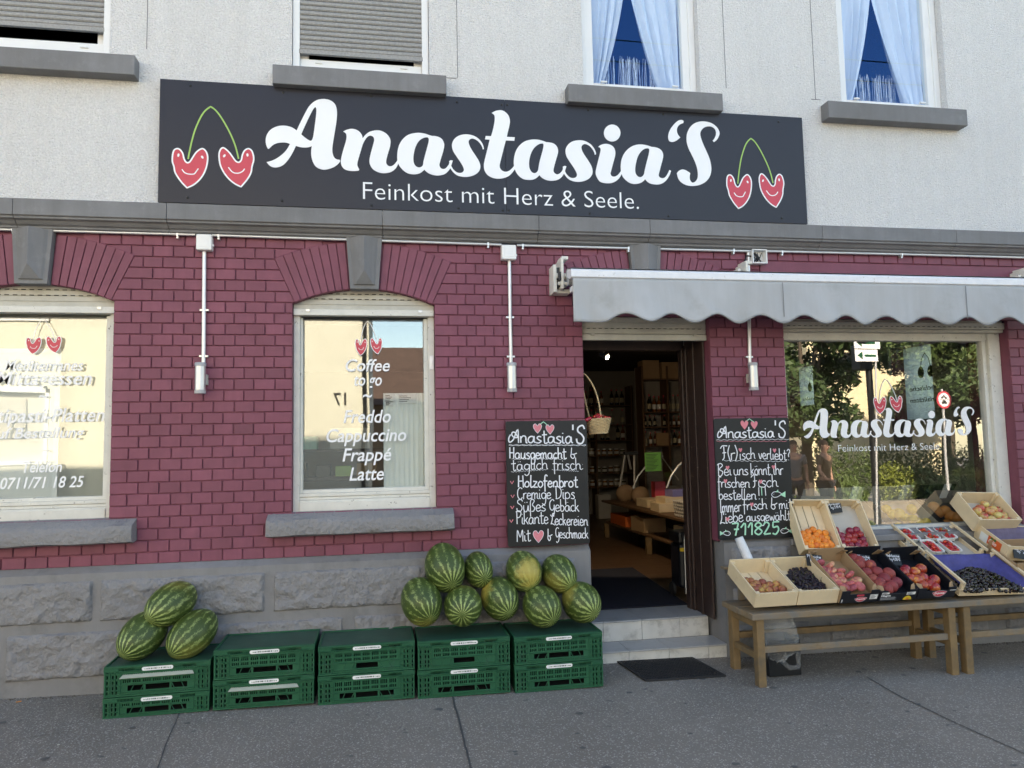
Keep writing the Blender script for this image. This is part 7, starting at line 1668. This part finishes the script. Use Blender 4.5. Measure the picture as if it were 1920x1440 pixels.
mb = MB(); mb.tube([(-.45, YO+.06, -.7), (-.45, YO+.06, 7.0)], .05, 8); mb.build('downpipe', m_black, t)
t = thing('tiled_house', 'house with a brown tiled roof farther behind', 'building', (2, -27, -1)); mb = MB(); mb.box(-3, 9, -34, -26, -1, 3.4); mb.build('wall', mat('brown_render', (.25, .17, .11), .9), t)
mb = MB(); mb.add([(-3.4, -25.6, 3.3), (9.4, -25.6, 3.3), (9.4, -30, 6.3), (-3.4, -30, 6.3), (9.4, -34.4, 3.3), (-3.4, -34.4, 3.3)], [(0, 1, 2, 3), (3, 2, 4, 5), (1, 4, 2), (0, 3, 5)]); mb.build('roof', mat('brown_roof_tiles', (.10, .062, .048), .8, .35, 5, .8, 9, bd=.05), t)
t = thing('gable_house', 'cream gabled house behind the garden', 'building', (18, -24, -1)); mb = MB()
mb.add([(15.8, -20, -1), (21.5, -20, -1), (21.5, -20, 6), (18.6, -20, 8.5), (15.8, -20, 6), (15.8, -28, -1), (21.5, -28, -1), (21.5, -28, 6), (18.6, -28, 8.5), (15.8, -28, 6)], [(0, 1, 2, 3, 4), (9, 8, 7, 6, 5), (0, 4, 9, 5), (1, 6, 7, 2)]); mb.build('wall', mat('cream_render', (.76, .66, .44), .9), t)
mb = MB(); mb.add([(15.4, -19.6, 5.75), (18.6, -19.6, 8.65), (18.6, -28.4, 8.65), (15.4, -28.4, 5.75), (21.9, -19.6, 5.75), (21.9, -28.4, 5.75)], [(0, 1, 2, 3), (1, 4, 5, 2)]); o = mb.build('roof', m_roof, t); md = o.modifiers.new('t', 'SOLIDIFY'); md.thickness = .12
mb = MB(); mb.box(19.2, 20.0, -19.99, -19.95, 1.2, 2.6); mb.box(17.0, 17.8, -19.99, -19.95, 3.6, 4.8); mb.build('window', m_dark, t)
m_leaf = mat('green_leaves', (.08, .125, .032), .6, .35, 1.5, rnd=.0); m_leaf2 = mat('dark_green_leaves', (.05, .088, .026), .6, .35, 1.5); m_leaf3 = mat('yellowgreen_leaves', (.16, .19, .03), .6, .3, 1.5); m_bark = mat('bark', (.09, .07, .05), .9, .2, 8, .6, 20)
def leafcloud(blobs, n, size, m_, seed, up=0):
    mb = MB(); r_ = random.Random(seed)
    for (c, rad, wgt) in blobs:
        for i in range(int(n*wgt)):
            d = Vector((r_.gauss(0, 1), r_.gauss(0, 1), r_.gauss(0, 1))).normalized()*(r_.random()**.45)
            p = Vector((c[0]+d.x*rad[0], c[1]+d.y*rad[1], c[2]+d.z*rad[2])); s = size*r_.uniform(.6, 1.4)
            a = Vector((r_.gauss(0, 1), r_.gauss(0, 1), r_.gauss(0, 1)+up)).normalized(); b_ = a.cross(Vector((r_.gauss(0, 1), r_.gauss(0, 1), r_.gauss(0, 1)))).normalized()*s*.42; a = a*s
            mb.add([p-a*.5, p+b_*.5, p+a*.5, p-b_*.5], [(0, 1, 2, 3)])
    return mb
def tree(x, y, h, lab, m_, seed):
    z0 = gzz(x, y); t = thing('tree', lab, 'tree', (x, y, z0)); r_ = random.Random(seed)
    mb = MB(); mb.tube([(x, y, z0), (x+.05, y, z0+h*.3), (x-.05, y+.05, z0+h*.55), (x, y, z0+h*.85)], [.16, .13, .09, .03], 8)
    blobs = []
    for i in range(9):
        a = i*2.4; rr = .9+.5*r_.random(); p = (x+math.cos(a)*rr, y+math.sin(a)*rr, z0+h*(.42+.5*r_.random())); blobs.append((p, (.95, .95, .7), 1/9)); mb.tube([(x, y, z0+h*.35), ((x+p[0])/2, (y+p[1])/2, p[2]-.2), p], [.06, .04, .015], 5)
    mb.build('trunk', m_bark, t, smooth=True); leafcloud(blobs, 12000, .19, m_, seed).build('crown', m_, t)
p = MIR(1505, 720, -12.2); tree(p.x, -12.2, 5.6, 'broad leafed tree at the left side of the garden across the street', m_leaf2, 1)
p = MIR(1815, 720, -13.5); tree(p.x, -13.5, 6.2, 'leafy tree at the right side of the garden across the street', m_leaf, 2)
p = MIR(1745, 700, -19); tree(p.x, -18.2, 6.5, 'tree in front of the cream gabled house', m_leaf, 3)
p = MIR(1772, 720, -14.5); tree(p.x, -14.6, 6.0, 'dense tree standing behind the round traffic sign', m_leaf2, 6)
p = MIR(1900, 720, -12); tree(p.x, -11.6, 6.0, 'tree at the far end of the garden', m_leaf2, 4)
def bush(x, y, rx, rz, n, size, m_, lab, seed, up=0, nm='bush'):
    z0 = gzz(x, y); o = leafcloud([((x, y, z0+rz*.8), (rx, rx*.7, rz), 1)], n, size, m_, seed, up).build(nm, m_); tag(o, lab, 'bush', 'garden bushes across the street')
hd = leafcloud([((x, -12.6, gzz(x, -12.6)+1.0), (.6, .45, .75), 1/12) for x in [10.5+.62*i for i in range(12)]], 7000, .11, m_leaf, 9).build('hedge', m_leaf); tag(hd, 'clipped hedge along the garden across the street', 'hedge')
labs = ['spiky grass tuft at the left of the garden', 'yellow flowering shrub in the garden', 'feathery green bush in the middle of the garden', 'low round bush in the garden', 'tall reddish bush at the right of the garden', 'loose shrub at the far right of the garden']
for i, (px, rx, rz, m_, up) in enumerate(((1590, .5, .5, m_leaf, 2.5), (1690, .6, .7, m_leaf3, 0), (1740, .9, .6, m_leaf, 1), (1790, .8, .5, m_leaf, .5), (1830, .8, .6, m_leaf3, 1), (1880, .9, .8, m_leaf, 0))):
    p = MIR(px, 930, -11); bush(p.x, -11.0-.15*(i % 3), rx, rz, 2600, .16 if up else .1, m_, labs[i], 20+i, up)
t = thing('garden_wall', 'low stone garden wall across the street', 'wall', (12, -10.2, -.5)); mb = MB(); mb.box(8.2, 19, -10.35, -10.1, -1, .05); mb.build('stones', mat('garden_stone', (.22, .19, .15), .9, .25, 6, .6, 12), t)
# post with boxes and the round traffic sign
p = MIR(1637, 800, -8.9); g0 = gzz(p.x, -9.3); t = thing('street_pole', 'thick dark pole with a signal box across the street', 'pole', (p.x, -8.9, g0)); mb = MB(); mb.tube([(p.x, -8.9, g0), (p.x, -8.9, 5.5)], .07, 12); mb.build('post', m_black, t, smooth=True); q = MIR(1625, 672, -8.9); mb = MB(); mb.box(q.x-.22, q.x+.10, -9.1, -8.8, q.z-.25, q.z+.3); mb.build('box', m_black, t, bevel=.02)
p = MIR(1655, 800, -8.6); t = thing('direction_sign', 'white direction boards on a slim pale post across the street', 'sign', (p.x, -8.6, g0)); mb = MB(); mb.tube([(p.x-.25, -8.6, g0), (p.x, -8.6, 3.75)], .022, 8); mb.build('post', m_galv, t, smooth=True)
for k, (za_, w_) in enumerate(((3.42, .62), (3.14, .55))):
    mb = MB(); mb.box(p.x-.55+.9*k*0, p.x-.55+w_, -8.58, -8.56, za_, za_+.26); o = mb.build('board', m_letter, t); mb = MB(); mb.add([(p.x-.5, -8.555, za_+.13), (p.x-.38, -8.555, za_+.22), (p.x-.38, -8.555, za_+.04)], [(0, 1, 2)]); mb.box(p.x-.33, p.x-.05, -8.556, -8.554, za_+.10, za_+.15); child(mb.build('arrow', m_green, t), o)
p = MIR(1771, 750, -9.1); t = thing('traffic_sign', 'round red rimmed no vehicles sign across the street', 'sign', (p.x, -9.1, g0)); mb = MB(); mb.tube([(p.x, -9.12, g0-.2), (p.x, -9.12, p.z+.25)], .03, 8); mb.build('post', m_galv, t, smooth=True)
Md = Matrix.Translation((p.x, -9.08, p.z)) @ Matrix.Rotation(R(-90), 4, 'X')
mb = MB(); mb.lathe([(0, 0), (.20, 0), (.20, .012), (0, .012)], 28, M=Md); mb.build('plate', m_red, t); mb = MB(); mb.lathe([(0, .0125), (.155, .0125), (.155, .015), (0, .015)], 28, M=Md); mb.build('face', m_letter, t)
mb = MB(); y_ = -9.063; mb.box(p.x-.07, p.x+.07, y_, y_+.003, p.z-.085, p.z-.045); mb.box(p.x-.045, p.x+.045, y_, y_+.003, p.z-.045, p.z-.01)
for xx in (-.045, .045): mb.lathe([(0, 0), (.018, 0), (.018, .003), (0, .003)], 10, M=Matrix.Translation((p.x+xx, y_, p.z-.085)) @ Matrix.Rotation(R(-90), 4, 'X'))
mb.box(p.x-.11, p.x+.11, y_, y_+.002, p.z+.005, p.z+.012)
for xx in (-.055, .055): mb.lathe([(0, 0), (.026, 0), (.026, .003), (0, .003)], 12, M=Matrix.Translation((p.x+xx, y_, p.z+.045)) @ Matrix.Rotation(R(-90), 4, 'X'))
mb.box(p.x-.05, p.x+.04, y_, y_+.003, p.z+.05, p.z+.075); mb.box(p.x-.01, p.x+.02, y_, y_+.003, p.z+.075, p.z+.11); mb.build('symbol', m_ink, t)
for k, (yy, zz) in enumerate(((-7.0, 8.85), (-7.2, 8.55))):
    mb = MB(); mb.tube([(x, yy, zz-.012*(x-2)+.0009*(x-4)**2) for x in range(-30, 41, 5)], .012, 5); tag(mb.build('overhead_wire', m_black, smooth=True), ('upper overhead wire above the street', 'lower overhead wire above the street')[k], 'wire', 'overhead wires')

# ------------------------------------------------------------------ two people across the street, seen only in the shop glass
m_skin = mat('skin', (.42, .24, .17), .55, .08, 20); m_hair = mat('brown_hair', (.05, .03, .02), .7, .2, 40); m_shirt = mat('olive_brown_shirt', (.10, .075, .05), .85, .1, 10); m_short = mat('dark_shorts', (.03, .035, .045), .85, .1, 10); m_shoe = mat('dark_shoes', (.03, .03, .03), .6)
def skinobj(name, V, E, Rr, m_, parent, lv=2):
    me = bpy.data.meshes.new(name); me.from_pydata(V, E, []); o = bpy.data.objects.new(name, me); COL.objects.link(o); me.materials.append(m_)
    sk = o.modifiers.new('skin', 'SKIN'); sk.use_smooth_shade = True; sv_ = me.skin_vertices[0].data
    for i, r_ in enumerate(Rr): sv_[i].radius = r_ if isinstance(r_, tuple) else (r_, r_); sv_[i].use_root = (i == 0)
    s_ = o.modifiers.new('sub', 'SUBSURF'); s_.levels = lv; s_.render_levels = lv
    child(o, parent, True); return o
def person(loc, rz, lab, lean=0, m_sh=None):
    t = thing('person', lab, 'person', loc, (0, 0, rz))
    V = [(0, 0, .92), (0, .01, 1.08), (0, .0, 1.25), (0, -.01, 1.40), (0, -.01, 1.50), (0, -.02, 1.58), (0, -.03, 1.66), (0, -.02, 1.74),
         (.19, 0, 1.41), (.25, .0, 1.14), (.22, -.14, .96), (.20, -.24, .94), (-.19, 0, 1.41), (-.25, .02, 1.13), (-.25, -.03, .88), (-.25, -.06, .79),
         (.10, 0, .86), (.11, -.02, .48), (.12, .02, .08), (.13, -.14, .04), (-.10, 0, .86), (-.13, -.04, .48), (-.12, .02, .08), (-.13, -.14, .04)]
    E = [(0, 1), (1, 2), (2, 3), (3, 4), (4, 5), (5, 6), (6, 7), (3, 8), (8, 9), (9, 10), (10, 11), (3, 12), (12, 13), (13, 14), (14, 15), (0, 16), (16, 17), (17, 18), (18, 19), (0, 20), (20, 21), (21, 22), (22, 23)]
    Rr = [(.15, .11), (.13, .10), (.15, .11), (.13, .10), .055, .07, .085, .055, .06, .042, .034, .03, .06, .042, .034, .03, .085, .058, .04, .032, .085, .058, .04, .032]
    skinobj('body', V, E, Rr, m_skin, t)
    for (hx, hy, hz) in ((.20, -.24, .94), (-.25, -.06, .79)):
        for k in range(4): 
            d = Vector((0, -.06-.008*(k % 3), -.035)) if hy < -.1 else Vector((0, -.03, -.075-.006*(k % 3)))
            b0 = Vector((hx+(k-1.5)*.013, hy-.01, hz-.012)); mb = MB(); mb.tube([b0, b0+d*.6, b0+d+Vector((0, .012, -.012))], [.009, .008, .006], 6); o = mb.build('finger', m_skin, t, local=True, smooth=True)
        s = -1 if hx > 0 else 1; mb = MB(); mb.tube([(hx+s*.02, hy, hz), (hx+s*.042, hy-.03, hz-.02), (hx+s*.045, hy-.05, hz-.035)], [.010, .009, .007], 6); mb.build('thumb', m_skin, t, local=True, smooth=True)
    i_ = [0, 1, 2, 3, 8, 9, 12, 13]; mp = {a: b_ for b_, a in enumerate(i_)}
    V2 = [V[a] for a in i_]; V2[5] = (.225, .0, 1.23); V2[7] = (-.225, .01, 1.23); V2[0] = (0, 0, .90)
    skinobj('shirt', V2, [(0, 1), (1, 2), (2, 3), (3, 4), (4, 5), (3, 6), (6, 7)], [(.17, .125), (.155, .12), (.17, .125), (.15, .115), .078, .068, .078, .068], m_sh or m_shirt, t)
    skinobj('shorts', [(0, 0, .93), (.10, 0, .84), (.11, -.015, .52), (-.10, 0, .84), (-.125, -.03, .52)], [(0, 1), (1, 2), (0, 3), (3, 4)], [(.16, .12), .105, .09, .105, .09], m_short, t)
    mb = MB(); mb.ball((0, -.0, 1.685), (.088, .10, .10), 16, 12, fn=lambda d: 1.0 if d.z > -.1 or d.y > .25 else .82); mb.build('hair', m_hair, t, local=True, smooth=True)
    mb = MB(); mb.ball((0, -.118, 1.635), (.013, .02, .022), 8, 6); mb.build('nose', m_skin, t, local=True, smooth=True)
    for s in (-1, 1):
        mb = MB(); mb.ball((s*.032, -.096, 1.665), (.011, .008, .007), 8, 6); mb.build('eye', m_ink, t, local=True, smooth=True); mb = MB(); mb.ball((s*.088, -.02, 1.645), (.012, .02, .03), 8, 6); mb.build('ear', m_skin, t, local=True, smooth=True)
        mb = MB(); mb.ball((s*.125, -.06, .04), (.045, .13, .045), 10, 8); mb.build('shoe', m_shoe, t, local=True, smooth=True)
    mb = MB(); mb.tube([(-.028, -.098, 1.598), (0, -.104, 1.594), (.028, -.098, 1.598)], .005, 5); mb.build('mouth', m_red, t, local=True, smooth=True)
    return t
p = MIR(1550, 900, -9.0); person((p.x, -9.0, gzz(p.x, -9.25)), R(150), 'person in an olive brown t-shirt and dark shorts standing across the street')
p = MIR(1524, 900, -8.7); person((p.x, -9.35, gzz(p.x, -9.35)), R(200), 'person in a grey shirt behind the one in olive brown', m_sh=mat('grey_shirt', (.15, .15, .16), .85))
